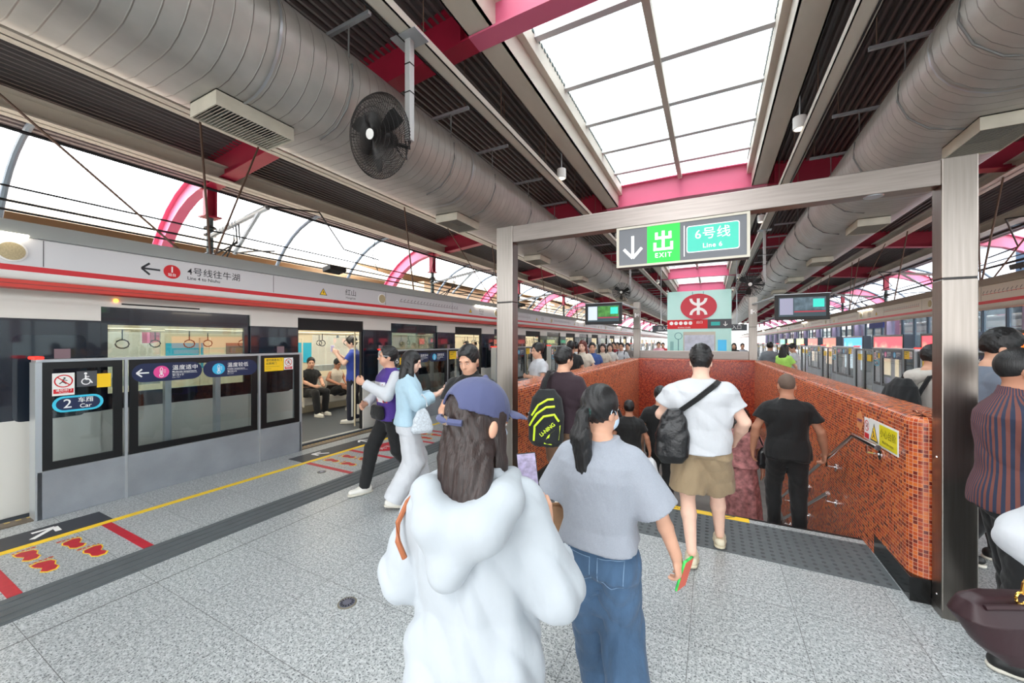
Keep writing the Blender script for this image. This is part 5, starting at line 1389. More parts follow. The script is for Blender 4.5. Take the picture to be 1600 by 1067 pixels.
    def mesh(s, name, m, parent, label=None):
        g = openvdb.FloatGrid(); s.D[0] = s.D[-1] = 0.5; s.D[:, 0] = s.D[:, -1] = 0.5; s.D[:, :, 0] = s.D[:, :, -1] = 0.5
        g.copyFromArray(s.D); P, T, Q = g.convertToPolygons(isovalue=0.0, adaptivity=0.0)
        P = P*s.vox+s.lo
        me = bpy.data.meshes.new(name)
        Q = np.asarray(Q)[:, ::-1] if False else np.asarray(Q)
        nv, nq = len(P), len(Q)
        me.vertices.add(nv); me.vertices.foreach_set('co', np.asarray(P, 'f4').ravel())
        me.loops.add(nq*4); me.loops.foreach_set('vertex_index', Q.astype('i4').ravel())
        me.polygons.add(nq); me.polygons.foreach_set('loop_start', np.arange(0, nq*4, 4, dtype='i4')); 
        me.polygons.foreach_set('use_smooth', np.ones(nq, bool))
        me.update(calc_edges=True); me.validate()
        me.materials.append(m)
        o = bpy.data.objects.new(name, me); COL.objects.link(o); o.parent = parent
        if label: o['label'] = label
        return o

def rot(yaw=0, pitch=0, roll=0):
    """yaw turns left (+), pitch looks down (+)"""
    return np.array(Matrix.Rotation(radians(yaw), 3, 'Z') @ Matrix.Rotation(radians(-pitch), 3, 'X') @ Matrix.Rotation(radians(roll), 3, 'Y'), 'f4')
def vn(v): v = np.array(v, 'f4'); return v/(np.linalg.norm(v)+1e-9)
def skinmat(n, c): return mat('skin_'+n, c, 0.55, noise=(14, 0.05), spec=0.35)
SK = {'fair': skinmat('fair', (0.90, 0.74, 0.66)), 'mid': skinmat('mid', (0.82, 0.63, 0.53)), 'tan': skinmat('tan', (0.72, 0.51, 0.41)), 'dark': skinmat('dark', (0.60, 0.42, 0.33))}
def hairmat(n, c): return mat('hair_'+n, c, 0.42, noise=((160, 160, 5), 0.5), bump=((220, 220, 6), 0.6, 0.004), spec=0.5)
HR = {'black': hairmat('black', (0.07, 0.065, 0.07)), 'brown': hairmat('brown', (0.17, 0.12, 0.11)), 'red': hairmat('red', (0.34, 0.12, 0.08)), 'shaved': mat('hair_shaved', (0.40, 0.33, 0.29), 0.8, noise=(300, 0.3))}
def cloth(n, c, weave=300, fold=0.5, rough=0.85, noise=None, sheen=0.1):
    return mat('cloth_'+n, c, rough, noise=noise or (3, 0.04), bump=((11, 11, 6), fold, 0.03), sheen=sheen)
M_shoe = mat('shoe_white', (0.88, 0.87, 0.84), 0.6)
M_sole = mat('sole_pale', (0.82, 0.80, 0.75), 0.7)
M_eye = mat('eye_dark', (0.08, 0.06, 0.05), 0.2)
M_eyew = mat('eye_white', (0.90, 0.88, 0.86), 0.3)
M_lip = mat('lips', (0.70, 0.40, 0.38), 0.5)
M_mask = mat('face_mask_blue', (0.78, 0.86, 0.93), 0.8)

DEF = dict(hip=(0, 0, 0.93), lean=0.0, side=0.0, kneeL=(-0.10, 0.10, 0.50), ankL=(-0.10, 0.14, 0.09), kneeR=(0.10, 0.05, 0.48), ankR=(0.10, -0.18, 0.12),
           elbL=(-0.245, -0.03, 1.12), wriL=(-0.24, 0.06, 0.88), elbR=(0.245, -0.03, 1.12), wriR=(0.24, 0.06, 0.88),
           hdL=(0, 0.25, -1), hdR=(0, 0.25, -1), pnL=(1, 0, 0), pnR=(-1, 0, 0), curlL=25, curlR=25, hyaw=0, hpitch=5, hroll=0)

def hand(v, w, d, pn, side, curl, fine):
    """w wrist, d hand direction, pn palm normal; side +1 right hand"""
    d = vn(d); pn = vn(np.array(pn)-d*np.dot(pn, d)); wx = np.cross(d, pn)
    # thumb side: for a right hand with palm facing in (-x) and fingers down, thumb points forward (+y)
    th = wx if side > 0 else -wx
    w = np.array(w, 'f4')
    pc = w+d*0.05
    v.cone(w, w+d*0.04, 0.026, 0.030, 0.015, flat=(pn, 0.72))
    v.cone(pc-th*0.012, pc+d*0.030-th*0.012, 0.030, 0.030, 0.012, flat=(pn, 0.5)); v.cone(pc+th*0.012, pc+d*0.032+th*0.012, 0.030, 0.030, 0.012, flat=(pn, 0.5))
    if not fine:
        v.cone(pc+d*0.03, pc+d*0.085+pn*0.02*curl/30, 0.028, 0.020, 0.02, flat=(pn, 0.55)); v.cone(pc+th*0.025, pc+th*0.045+d*0.03, 0.013, 0.010, 0.01); return
    for i, (o, L) in enumerate(((0.030, 0.90), (0.010, 1.0), (-0.010, 0.94), (-0.030, 0.76))):
        b0 = w+d*(0.086 if i in (1, 2) else 0.081)+th*o; cu = curl*(1+0.12*i); q = radians(cu); dd = d*cos(q*0.5)+pn*sin(q*0.5)+th*o*1.2
        dd = vn(dd); p1 = b0+dd*0.040*L; dd2 = vn(d*cos(q*1.4)+pn*sin(q*1.4)); p2 = p1+dd2*0.026*L; dd3 = vn(d*cos(q*2.1)+pn*sin(q*2.1)); p3 = p2+dd3*0.02*L
        v.cone(b0, p1, 0.0098, 0.0088, 0.006); v.cone(p1, p2, 0.0088, 0.0082, 0.004); v.cone(p2, p3, 0.0082, 0.0070, 0.004)
    t0 = w+d*0.028+th*0.022; t1 = t0+vn(th*0.8+d*0.75+pn*0.35)*0.040; t2 = t1+vn(d*0.95+th*0.25+pn*0.3)*0.030
    v.cone(t0, t1, 0.015, 0.011, 0.014); v.cone(t1, t2, 0.011, 0.0085, 0.006)

def person(name, label, x, y, z0, yaw, h, skin='mid', sex='m', vox=0.012, top=None, bottom=None, hair='short', hcol='black', shoes=None, group=None, fine=False, face=True, build=1.0, mask=False, glasses=False, seed=None, cat='person', **pose):
    P = dict(DEF); P.update(pose)
    if seed is None: seed = abs(hash(name+label)) % 9999 if False else sum(map(ord, label)) % 9999
    t = empty('person', (x, y, z0), label, cat, group, rz=0)
    t.rotation_euler = (0, 0, radians(yaw)); S = h/1.70; t.scale = (S, S, S)
    OFF[t.name] = Vector((0, 0, 0))
    bw = build; shw = (0.172 if sex == 'm' else 0.150)*(0.5+0.5*bw)
    hip = np.array(P['hip'], 'f4'); ln = P['lean']; sd = P['side']
    tl = 0.47
    shc = hip+np.array((sd, math.sin(radians(ln))*tl, math.cos(radians(ln))*tl), 'f4')     # between the shoulders
    shL = shc+np.array((-shw, 0, -0.030), 'f4'); shR = shc+np.array((shw, 0, -0.030), 'f4')
    RB = rot(P['hyaw'], P['hpitch'], P['hroll'])
    neck = shc+np.array((0, 0.005+0.02*sin(radians(ln)), 0.055), 'f4')
    hc = neck+np.array((0, 0.018+0.10*sin(radians(max(ln, 0)*0.6+P['hpitch']*0.5)), 0.130), 'f4')
    J = dict(sh=shc, shL=shL, shR=shR, neck=neck, head=hc, RB=RB, t=t, S=S, hip=hip, P=P)
    J['w'] = lambda p: Vector((x, y, z0))+Matrix.Rotation(radians(yaw), 3, 'Z') @ (Vector([float(q) for q in p])*S)
    pts = [hip, shc, neck, hc+[0.1, 0.12, 0.14], hc-[0.1, 0.12, 0.1]]+[np.array(P[k], 'f4') for k in ('kneeL', 'ankL', 'kneeR', 'ankR', 'elbL', 'wriL', 'elbR', 'wriR')]
    pts += [np.array(P['wriL'])+vn(P['hdL'])*0.2, np.array(P['wriR'])+vn(P['hdR'])*0.2, shL-[0.06, 0, 0], shR+[0.06, 0, 0]]
    A = np.array(pts); lo = A.min(0)-0.10; hi = A.max(0)+0.10
    lo[2] = max(lo[2], -0.01)
    # ---- body
    v = Vol(lo, hi, vox)
    def torso(v, ex, zb, zt, k=0.02, w=1.0, extra=None, hipw=1.0):
        """zb/zt along the spine measured as standing height; ex is extra thickness"""
        rows = []
        fm = sex == 'f'
        for zz, rx, ry, oy in ((0.74, 0.165*hipw, 0.118, -0.01), (0.86, 0.165*hipw, 0.118, -0.01), (0.93, 0.160*hipw, 0.112, -0.008), (1.05, 0.130 if fm else 0.145, 0.095, 0.0), (1.18, 0.140 if fm else 0.158, 0.105, 0.008), (1.28, 0.155 if fm else 0.172, 0.110, 0.005), (1.345, shw*1.03, 0.098, 0.0), (1.385, shw*0.88, 0.082, -0.002), (1.42, shw*0.64, 0.070, -0.002), (1.45, 0.078, 0.062, 0.0), (1.48, 0.060, 0.058, 0.002)):
            tp = ex if zz < 1.33 else (ex*max(0.15, 1-(zz-1.33)/0.13) if ex > 0 else ex)
            rows.append((zz, rx*bw*w+tp if zz < 1.44 else rx+tp, ry*(0.4+0.6*bw)*w+tp, oy))
        st = []
        for i, (zz, rx, ry, oy) in enumerate(rows):
            if zz < zb-0.13 or zz > zt+0.12: continue
            f = (zz-0.93)/0.47
            c = hip+(shc-hip)*f
            st.append((float(c[2]), float(c[0]), float(c[1])+oy, rx, ry))
        st.sort(); zlo = float((hip+(shc-hip)*((zb-0.93)/0.47))[2]); zhi = float((hip+(shc-hip)*((zt-0.93)/0.47))[2])
        arr = np.array(st); 
        def at(z): return (z,)+tuple(np.interp(z, arr[:,0], arr[:,j]) for j in (1,2,3,4))
        st2 = [at(zlo)]+[s_ for s_ in st if zlo < s_[0] < zhi]+[at(zhi)]
        v.loft(st2, k, 2.3, extra=extra)
    torso(v, -0.012, 0.93, 1.48)
    v.cone(neck-[0, 0, 0.05], hc-[0, 0.012, 0.05], 0.060 if sex == 'm' else 0.050, 0.054 if sex == 'm' else 0.046, 0.03)
    for q, sh in (('L', shL), ('R', shR)):
        e = np.array(P['elb'+q], 'f4'); w = np.array(P['wri'+q], 'f4'); m_ = bw*(1.0 if sex == 'm' else 0.86)
        si = np.array((0.016*(1 if q == 'L' else -1), 0, -0.014), 'f4'); v.cone(sh+si, e, 0.040*m_, 0.038*m_, 0.03); v.cone(e, e+(w-e)*0.35, 0.038*m_, 0.040*m_, 0.012); v.cone(e+(w-e)*0.35, w, 0.040*m_, 0.027, 0.012)
        hand(v, w, P['hd'+q], P['pn'+q], 1 if q == 'R' else -1, P['curl'+q], fine)
        k_ = np.array(P['knee'+q], 'f4'); an = np.array(P['ank'+q], 'f4'); sx = -1 if q == 'L' else 1
        hp = hip+np.array((0.088*sx, 0, -0.03), 'f4')
        lg = bw*(0.72 if bottom and bottom.get('kind', 'pants') == 'pants' else 0.86)
        v.cone(hp, k_, 0.085*lg, 0.055*lg, 0.03); v.cone(k_, k_+(an-k_)*0.35-[0, 0.012, 0], 0.055*lg, 0.056*lg, 0.02); v.cone(k_+(an-k_)*0.35-[0, 0.012, 0], an, 0.054*lg, 0.036, 0.02)
    # head
    v.frame(hc, RB); fm = 0.94 if sex == 'f' else 1.0
    v.ell((0, -0.012, 0.022), (0.074*fm, 0.094, 0.092), 0.02); v.ell((0, 0.028, -0.035), (0.060*fm, 0.062, 0.072), 0.03); v.ell((0, 0.045, -0.078), (0.036*fm, 0.040, 0.030), 0.03)
    for sx in (-1, 1):
        v.ell((0.075*sx*fm, -0.008, -0.018), (0.010, 0.020, 0.032), 0.008)
        v.ell((0.045*sx*fm, 0.045, -0.045), (0.020, 0.030, 0.030), 0.02)
    if face:
        v.cone((0, 0.088, 0.004), (0, 0.106, -0.030), 0.009, 0.013, 0.012); v.cone((-0.013, 0.094, -0.035), (0.013, 0.094, -0.035), 0.008, 0.008, 0.008)
        v.cone((-0.032, 0.078, 0.024), (0.032, 0.078, 0.024), 0.012, 0.012, 0.02)
        for sx in (-1, 1): v.ell((0.030*sx, 0.096, 0.002), (0.016, 0.014, 0.011), 0.012, 's')
        v.ell((0, 0.083, -0.062), (0.024, 0.012, 0.011), 0.01)
    v.frame(); body = v.mesh('body', SK[skin], t)
    def small(nm, c, r, m):
        b = MB(); c = np.array(c); n1, n2 = 10, 8; vs = []
        for i in range(n2+1):
            a = pi*i/n2
            for j in range(n1): vs.append(hc+RB@(c+np.array((r[0]*sin(a)*cos(2*pi*j/n1), r[1]*sin(a)*sin(2*pi*j/n1), r[2]*cos(a)))))
        fs = [(i*n1+j, i*n1+(j+1) % n1, (i+1)*n1+(j+1) % n1, (i+1)*n1+j) for i in range(n2) for j in range(n1)]
        b.add([tuple(map(float, q)) for q in vs], fs); return obj(nm, b, m, parent=t, smooth='all', local=True)
    J['small'] = small
    if face and not mask: small('mouth', (0, 0.088, -0.063), (0.021, 0.009, 0.006), M_lip)
    if face:
        for sx in (-1, 1):
            if vox < 0.009: small('eye_white', (0.030*sx, 0.0835, 0.001), (0.013, 0.007, 0.0050), M_eyew); small('eye', (0.030*sx, 0.0875, 0.001), (0.0055, 0.005, 0.0050), M_eye); small('upper_lid', (0.030*sx, 0.0855, 0.0065), (0.014, 0.007, 0.0035), SK[skin])
            else: small('eye', (0.030*sx, 0.086, 0.001), (0.012, 0.006, 0.004), M_eye)
            small('eyebrow', (0.031*sx, 0.090, 0.022), (0.017, 0.006, 0.0035), HR[hcol if hcol != 'shaved' else 'black'])
    if mask:
        vm = Vol(hc-0.14, hc+0.14, min(vox, 0.006)); vm.frame(hc, RB)
        vm.ell((0, 0.040, -0.052), (0.066, 0.068, 0.060), 0.01); vm.cone((0, 0.09, -0.01), (0, 0.108, -0.03), 0.012, 0.015, 0.02)
        vm.cut((0, 0.030, 0), (0, -1, 0)); vm.frame(); vm.mesh('face_mask', M_mask, t)
        b = MB()
        for sx in (-1, 1): b = MB(); b.tube([tuple(map(float, hc+RB@np.array(q))) for q in ((0.066*sx, 0.04, -0.02), (0.078*sx, 0.01, 0.0), (0.080*sx, -0.015, 0.01), (0.084*sx, -0.03, -0.01))], 0.002, 5); obj('ear_loop', b, M_mask, parent=t, local=True)
    if glasses:
        b = MB()
        for sx in (-1, 1):
            b.tube([tuple(map(float, hc+RB@np.array((0.033*sx+0.024*cos(a), 0.100, 0.018*sin(a)-0.002)))) for a in [2*pi*k/16 for k in range(16)]], 0.0022, 5, closed=True)
            b.tube([tuple(map(float, hc+RB@np.array(q))) for q in ((0.057*sx, 0.100, 0.006), (0.080*sx, 0.06, 0.006), (0.084*sx, -0.01, 0.002))], 0.0022, 5)
        b.tube([tuple(map(float, hc+RB@np.array(q))) for q in ((-0.010, 0.102, 0.004), (0.010, 0.102, 0.004))], 0.0022, 5)
        obj('glasses', b, M_chrome if glasses == 'metal' else M_plastic, parent=t, local=True)
    # ---- hair
    vh_ = min(vox, 0.010)
    nz = lambda amp, f, ax=0: (lambda X, Y, Z: (amp*np.sin(f*np.arctan2(X, -Y+0.001)+18*Z)).astype('f4'))
    if hair in ('short', 'tousled', 'buzz', 'bun'):
        H = Vol(hc-0.2, hc+0.2, vh_); H.frame(hc, RB); e = 0.003 if hair == 'buzz' else 0.012; big = 0.014 if hair == 'tousled' else 0.0
        H.ell((0, -0.014, 0.026+big*0.5), (0.074*fm+e, 0.094+e, 0.092+e+big), 0.01)
        if hair != 'buzz': H.ell((0, 0.035, 0.085+big*0.5), (0.055, 0.045, 0.028), 0.02)
        H.ell((0, 0.108, -0.012), (0.073, 0.085, 0.088), 0.010, 's')
        H.op(lambda X, Y, Z: np.maximum(-0.075-0.0*X-Z, 0)*1.0-0.0, (-.3,)*3, (.3,)*3, 0, 'a') if False else None
        H.op(lambda X, Y, Z: (-0.062+0.55*np.maximum(Y+0.03, 0)-Z), (-.3,)*3, (.3,)*3, 0, 'i')
        if hair == 'tousled':
            rs = np.random.RandomState(seed)
            for i in range(46):
                a = rs.rand()*2*pi; el_ = rs.rand()**0.7*1.4; dd = np.array((cos(a)*cos(el_), sin(a)*cos(el_), sin(el_)))
                if dd[1] > 0.55 and dd[2] < 0.5: continue
                p0 = np.array((0, -0.014, 0.03))+dd*np.array((0.08, 0.10, 0.10)); tg = np.cross(dd, rs.randn(3)); tg /= np.linalg.norm(tg)
                H.cone(p0-tg*0.018, p0+tg*0.02+dd*0.012, 0.010, 0.004, 0.008)
        if hair == 'bun': H.cone((0, -0.085, 0.075), (0, -0.10, 0.095), 0.042, 0.034, 0.01)
        H.op(lambda X, Y, Z: (0.0016*np.sin(170*X+40*np.sin(30*Y))+0.0012*np.sin(210*Z+90*Y)).astype('f4'), (-.3,)*3, (.3,)*3, 0, 'a') if hair != 'buzz' else None
        H.frame(); H.mesh('hair', HR[hcol], t)
    elif hair in ('long', 'ponytail', 'bob'):
        H = Vol(hc-[0.24, 0.26, 0.62], hc+[0.24, 0.22, 0.2], vh_); H.frame(hc, RB)
        H.ell((0, -0.014, 0.028), (0.084, 0.104, 0.102), 0.01)
        H.ell((0, 0.105, -0.035), (0.062, 0.085, 0.090), 0.012, 's')
        if hair == 'ponytail':
            H.op(lambda X, Y, Z: (-0.070+0.5*np.maximum(Y+0.02, 0)-Z), (-.3,)*3, (.3,)*3, 0, 'i')
            H.cone((0, -0.095, -0.005), (0, -0.135, -0.02), 0.024, 0.026, 0.02)
            H.cone((0, -0.135, -0.02), (0.004, -0.145, -0.12), 0.028, 0.048, 0.02); H.cone((0.004, -0.145, -0.12), (0.010, -0.115, -0.27), 0.048, 0.040, 0.02); H.cone((0.010, -0.115, -0.27), (0.02, -0.09, -0.37), 0.036, 0.012, 0.02)
            H.op(lambda X, Y, Z: np.where(Z < -0.03, 0.0020*np.sin(260*X+8*np.sin(20*Z))+0.0014*np.sin(420*X+20*Z), 0.0012*np.sin(230*X+120*Z)).astype('f4'), (-.5,)*3, (.5,)*3, 0, 'a')
        else:
            zl = P.get('hairlen', -0.46 if hair == 'long' else -0.17)
            H.op(lambda X, Y, Z: (-0.050+0.6*np.maximum(Y+0.02, 0)-Z), (-.3, 0.02, -.3), (.3,)*3, 0, 'i')
            H.frame(hc, rot(P['hyaw']*0.6, 0))
            hb_ = P.get('hairback', 0.0); hs_ = P.get('hairside', 0.0)
            H.loft([(zl, hs_*1.2, -0.105-hb_, 0.070, 0.024), (zl*0.6, hs_, -0.100-hb_, 0.100, 0.040), (zl*0.3, hs_*0.4, -0.080-hb_*0.5, 0.098, 0.058), (-0.03, 0, -0.045, 0.086, 0.072), (0.03, 0, -0.02, 0.080, 0.085)], 0.02, 2.2)
            for sx in (-1, 1): H.cone((0.078*sx, 0.01, 0.03), (0.090*sx, 0.0, -0.12), 0.022, 0.026, 0.02, flat=((1, 0, 0), 0.7)); H.cone((0.090*sx, 0.0, -0.12), (0.082*sx, -0.01 if hair == 'bob' else 0.03, zl*0.75), 0.026, 0.012, 0.02, flat=((1, 0, 0), 0.7))
            H.op(lambda X, Y, Z: (0.0022*np.sin(150*X+8*np.sin(14*Z)+60*Y)+0.0014*np.sin(330*X+22*Z)).astype('f4'), (-.5, -.5, -.6), (.5, .5, .06), 0, 'a')
        H.frame(); H.mesh('hair', HR[hcol], t)
        if hair == 'ponytail': 
            b = MB(); cpt = [tuple(map(float, hc+RB@np.array((0.028*cos(a), -0.118+0.006*sin(a), -0.012+0.028*sin(a))))) for a in [2*pi*k/16 for k in range(16)]]
            b.tube(cpt, 0.007, 6, closed=True); obj('hair_tie', b, mat('hair_tie_green', (0.12, 0.26, 0.24), 0.7), parent=t, local=True)
    # ---- trousers, shorts, skirt
    if bottom:
        kd = bottom.get('kind', 'pants'); lo2 = lo.copy(); hi2 = hi.copy(); hi2[2] = hip[2]+0.22
        B = Vol(lo2, hi2, max(vox, 0.007)); ex = bottom.get('loose', 0.015)
        if kd == 'skirt':
            zl = bottom.get('len', 0.35)
            B.loft([(zl, 0, 0, 0.24, 0.22), (0.6, 0, 0, 0.20, 0.18), (0.86, hip[0], hip[1], 0.17, 0.13), (1.06, float(hip[0]), float(hip[1]), 0.145, 0.11)], 0.02, 2.1, extra=lambda X, Y, Z: (0.010*np.sin(9*np.arctan2(Y, X))*np.clip((0.95-Z)*2, 0, 1)).astype('f4'))
        else:
            torso(B, 0.004+ex*0.15, 0.83, 1.03)
            ll = bottom.get('len', 0.0)
            for q in 'LR':
                sx = -1 if q == 'L' else 1; k_ = np.array(P['knee'+q], 'f4'); an = np.array(P['ank'+q], 'f4'); hp = hip+np.array((0.085*sx, 0, -0.03), 'f4')
                if kd == 'shorts':
                    e_ = k_+(hp-k_)*0.08; n_ = vn(k_-hp); B.cone(hp-[0,0,0.08], k_, 0.088*bw+ex*0.7, 0.090*bw+ex, 0.05, cuts=[(e_, n_)])
                else:
                    wide = bottom.get('wide', 0.0); B.cone(hp-[0,0,0.06] if hip[2]>0.7 else hp, k_, 0.088*bw+ex*0.7, 0.064*bw+ex+wide*0.6, 0.05)
                    end = an+(an-k_)*bottom.get('over', 0.05); n_ = vn(end-k_); B.cone(k_, end+n_*0.05, 0.066*bw+ex+wide*0.6, 0.050+ex*0.6+wide, 0.02, cuts=[(end, n_)])
        if kd != 'skirt' and hip[2] > 0.7:
            mk = (np.array(P['kneeL'], 'f4')+np.array(P['kneeR'], 'f4'))/2; B.cone(hip-[0, 0, 0.20], mk+[0, 0, -0.05], 0.004, 0.020 if kd == 'shorts' else 0.012, 0.02, mode='s', flat=((0, 1, 0), 45.0))
        B.wrinkle(bottom.get('fold', 0.004), seed, 0.8, 0.8)
        J['bottom'] = B.mesh({'shorts': 'shorts', 'skirt': 'skirt'}.get(kd, 'trousers'), bottom['mat'], t)
    # ---- top
    if top:
        lo2 = lo.copy(); hi2 = hi.copy(); lo2[2] = max(lo2[2], min(top.get('hem', 0.88), 0.9)-0.25, 0.0) if ln < 30 else lo2[2]; hi2[2] = neck[2]+0.10
        lo2[0] -= 0.06; hi2[0] += 0.06; lo2[1] -= 0.08; hi2[1] += 0.08
        T = Vol(lo2, hi2, max(vox, 0.007)); ex = top.get('loose', 0.012)
        torso(T, ex, top.get('hem', 0.86), top.get('neck', 1.452), w=top.get('w', 1.0), hipw=top.get('hipw', 1.0))
        sl = top.get('sleeve', 'short')
        TT = T
        for q, sh in (('L', shL), ('R', shR)):
            if top.get('sleeve_mat'): T = Vol(lo2, hi2, max(vox, 0.007))
            e = np.array(P['elb'+q], 'f4'); w = np.array(P['wri'+q], 'f4'); r0 = 0.052*(0.6+0.4*bw)+ex*0.75; fl_ = top.get('flare', 0.0)
            s0 = sh+np.array((0.018*(1 if q == 'L' else -1), 0, min(0.0, 0.048-r0)), 'f4')
            if sl == 'none': continue
            if sl in ('short', 'elbow'):
                f = 0.62 if sl == 'short' else 0.95; end = sh+(e-sh)*f; n_ = vn(e-sh); T.cone(s0, end+n_*0.05, r0, r0*0.92+fl_, 0.03, cuts=[(end, n_)])
            else:
                T.cone(s0, e, r0, r0*0.86+fl_*0.6, 0.03)
                f = top.get('cuff', 0.96); end = e+(w-e)*f; n_ = vn(w-e); T.cone(e, end+n_*0.04, r0*0.86+fl_*0.6, 0.036+ex*0.6+fl_*0.5, 0.02, cuts=[(end, n_)])
            if top.get('sleeve_mat'): T.wrinkle(0.003, seed+9, 0.9, 0.5); T.mesh('sleeve', top['sleeve_mat'], t)
        T = TT
        T.wrinkle(top.get('fold', 0.0045), seed+3, top.get('ff', 0.8), 0.5)
        nr = 0.060 if sex == 'm' else 0.056
        T.cone(neck-[0, 0, 0.005], neck+[0, 0.0, 0.2], nr, nr, 0.008, mode='s')
        if top.get('vneck'): T.cone(neck+[0, 0.05, 0.02], neck+[0, 0.12, -top['vneck']], 0.035, 0.012, 0.01, mode='s')
        J['top'] = T.mesh(top.get('name', 't_shirt'), top['mat'], t, top.get('label'))
        if top.get('collar'):
            Cv = Vol(neck-0.14, neck+0.12, min(vox, 0.008)); Cv.cone(neck-[0, 0, 0.012], neck+[0, 0.004, 0.022], 0.074, 0.066, 0.01); Cv.cone(neck-[0, 0, 0.08], neck+[0, 0.01, 0.12], 0.060, 0.058, 0.004, mode='s'); Cv.cut(neck+[0, 0, 0.035], (0, 0.25, 1)); Cv.cut(neck-[0, 0, 0.03], (0, 0, -1)); Cv.mesh('collar', top['collar'] if not isinstance(top['collar'], bool) else top['mat'], t)
    # ---- shoes
    if shoes:
        for q in 'LR':
            an = np.array(P['ank'+q], 'f4'); k_ = np.array(P['knee'+q], 'f4'); lift = an[2]-0.085
            fwd = np.array(P.get('toe'+q, (0, 1, 0)), 'f4'); pit = max(-0.2, min(0.9, lift*4.0)) if P['ank'+q][1] < 0.02 else -min(lift*2, 0.3)
            d = vn(fwd*cos(pit)+np.array((0, 0, -sin(pit)))); up = vn(np.cross(np.cross(d, (0, 0, 1)), d)) if abs(d[2]) < 0.99 else np.array((0, 0, 1.0))
            base = an-up*0.045
            V = Vol(base-0.26, base+0.26, max(min(vox, 0.008), 0.005)); 
            V.cone(base-d*0.05, base+d*0.05, 0.042, 0.046, 0.02); V.cone(base+d*0.05, base+d*0.15, 0.046, 0.036, 0.02, flat=(up, 0.8))
            V.cut(base-up*0.038, -up)
            if shoes.get('clog'): V.cone(an+up*0.02-d*0.03, an+up*0.08-d*0.03, 0.048, 0.05, 0.005, mode='s')
            else: V.cone(base, an+up*0.02, 0.044, 0.042, 0.03); V.cut(an+up*0.025, up)
            so = V.mesh('shoe', shoes['mat'], t)
            V = Vol(base-0.26, base+0.26, max(min(vox, 0.008), 0.005)); V.cone(base-d*0.052-up*0.028, base+d*0.06-up*0.028, 0.044, 0.050, 0.02); V.cone(base+d*0.05-up*0.028, base+d*0.155-up*0.028, 0.050, 0.040, 0.02); V.cut(base-up*0.022, up); V.cut(base-up*0.042, -up)
            s2 = V.mesh('sole', shoes.get('sole', M_sole), so)
    return J
from mathutils.bvhtree import BVHTree
def skin_pts(o, pts, lift=0.002, d=(0, 1, 0)):
    me = o.data; bv = BVHTree.FromPolygons([v.co for v in me.vertices], [tuple(p.vertices) for p in me.polygons])
    out = []
    for p in pts:
        h = bv.ray_cast(Vector(p), Vector(d)); out.append(h[0]-Vector(d)*lift if h[0] else Vector(p))
    return out
def strap(J, pts, w, m, nm='strap', parent=None, n=6):
    """flat band through local points"""
    pts = [Vector([float(q) for q in p]) for p in pts]; b = MB(); b.tube(pts, w, n); return b
def ray(u):
    a = (u-800)/600.; s_, c_ = sin(YAW), cos(YAW)
    return (-s_+c_*a, c_+s_*a)
def at(u, Z): a, b_ = ray(u); return a*Z, b_*Z
c_white = cloth('white', (0.77, 0.78, 0.80)); c_black = cloth('black', (0.07, 0.072, 0.08)); c_cream = cloth('cream', (0.80, 0.76, 0.70))
c_navy = cloth('navy', (0.10, 0.11, 0.18)); c_blue = cloth('blue', (0.22, 0.32, 0.55)); c_grey = cloth('greyhood', (0.50, 0.51, 0.54)); c_khaki = cloth('khaki', (0.60, 0.52, 0.41), fold=0.7)
c_greyT = cloth('heather_grey', (0.58, 0.60, 0.64), fold=0.6, noise=((260, 260, 260), 0.06)); c_denim = cloth('denim', (0.25, 0.36, 0.48), fold=0.7, noise=((7, 7, 3), 0.22))
SH = dict(mat=M_shoe); SHB = dict(mat=mat('shoe_black', (0.08, 0.08, 0.08), 0.5))
def slab(name, label, c, right, up, w, h, th, m, screen=None, cat='phone'):
    t = empty(name, c, label, cat); r = Vector(right).normalized(); u = Vector(up); u = (u-r*u.dot(r)).normalized(); n = r.cross(u)
    b = MB(); b.obox(c, r, u, n, w/2, h/2, th/2); obj('case', b, m, parent=t, bevel=0.004)
    if screen:
        b = MB(); b.obox(Vector(c)+n*(th/2+0.0004), r, u, n, w/2-0.003, h/2-0.004, 0.0005); obj('screen', b, screen, parent=t)
    return t
M_screen = mat('phone_screen', (0.60, 0.56, 0.68), 0.3, noise=((40, 40, 55), 0.45), emit=((0.80, 0.76, 0.88), 0.15))

# ---- woman in the blue cap, nearest
x, y = at(742, 1.16)
J = person('person', 'woman seen from behind in navy cap and white hooded jacket, nearest the camera', x, y, 0, 14, 1.645, 'mid', 'f', 0.006,
    top=dict(mat=cloth('jacket', (0.66, 0.685, 0.71), fold=0.3), hem=0.70, loose=0.042, sleeve='long', flare=0.018, cuff=0.42, name='jacket', fold=0.009, ff=0.85),
    bottom=dict(mat=c_grey), hair='long', hcol='brown', shoes=SH, fine=True, mask=True, hyaw=-38, hpitch=12, hairback=0.02, hairside=0.055, hairlen=-0.34,
    elbR=(0.245, 0.0, 1.10), wriR=(0.19, 0.24, 1.17), hdR=(-0.35, 0.9, 0.5), pnR=(-0.7, -0.3, 0.5), curlR=45, elbL=(-0.235, 0.0, 1.09), wriL=(-0.12, 0.22, 1.08), hdL=(0.6, 0.8, 0.2), curlL=40)
t, hc, RB = J['t'], J['head'], J['RB']
M_cap = cloth('cap', (0.29, 0.31, 0.45), fold=0.25)
V = Vol(hc-0.24, hc+0.24, 0.005); V.frame(hc, RB)
V.ell((0, -0.014, 0.035), (0.094, 0.114, 0.104), 0.01); V.cut((0, 0, 0.022), (0, -0.12, -1)); V.ell((0, -0.125, 0.020), (0.048, 0.05, 0.052), 0.006, 's')
V.ell((0, -0.014, 0.030), (0.087, 0.107, 0.098), 0.003, 's')
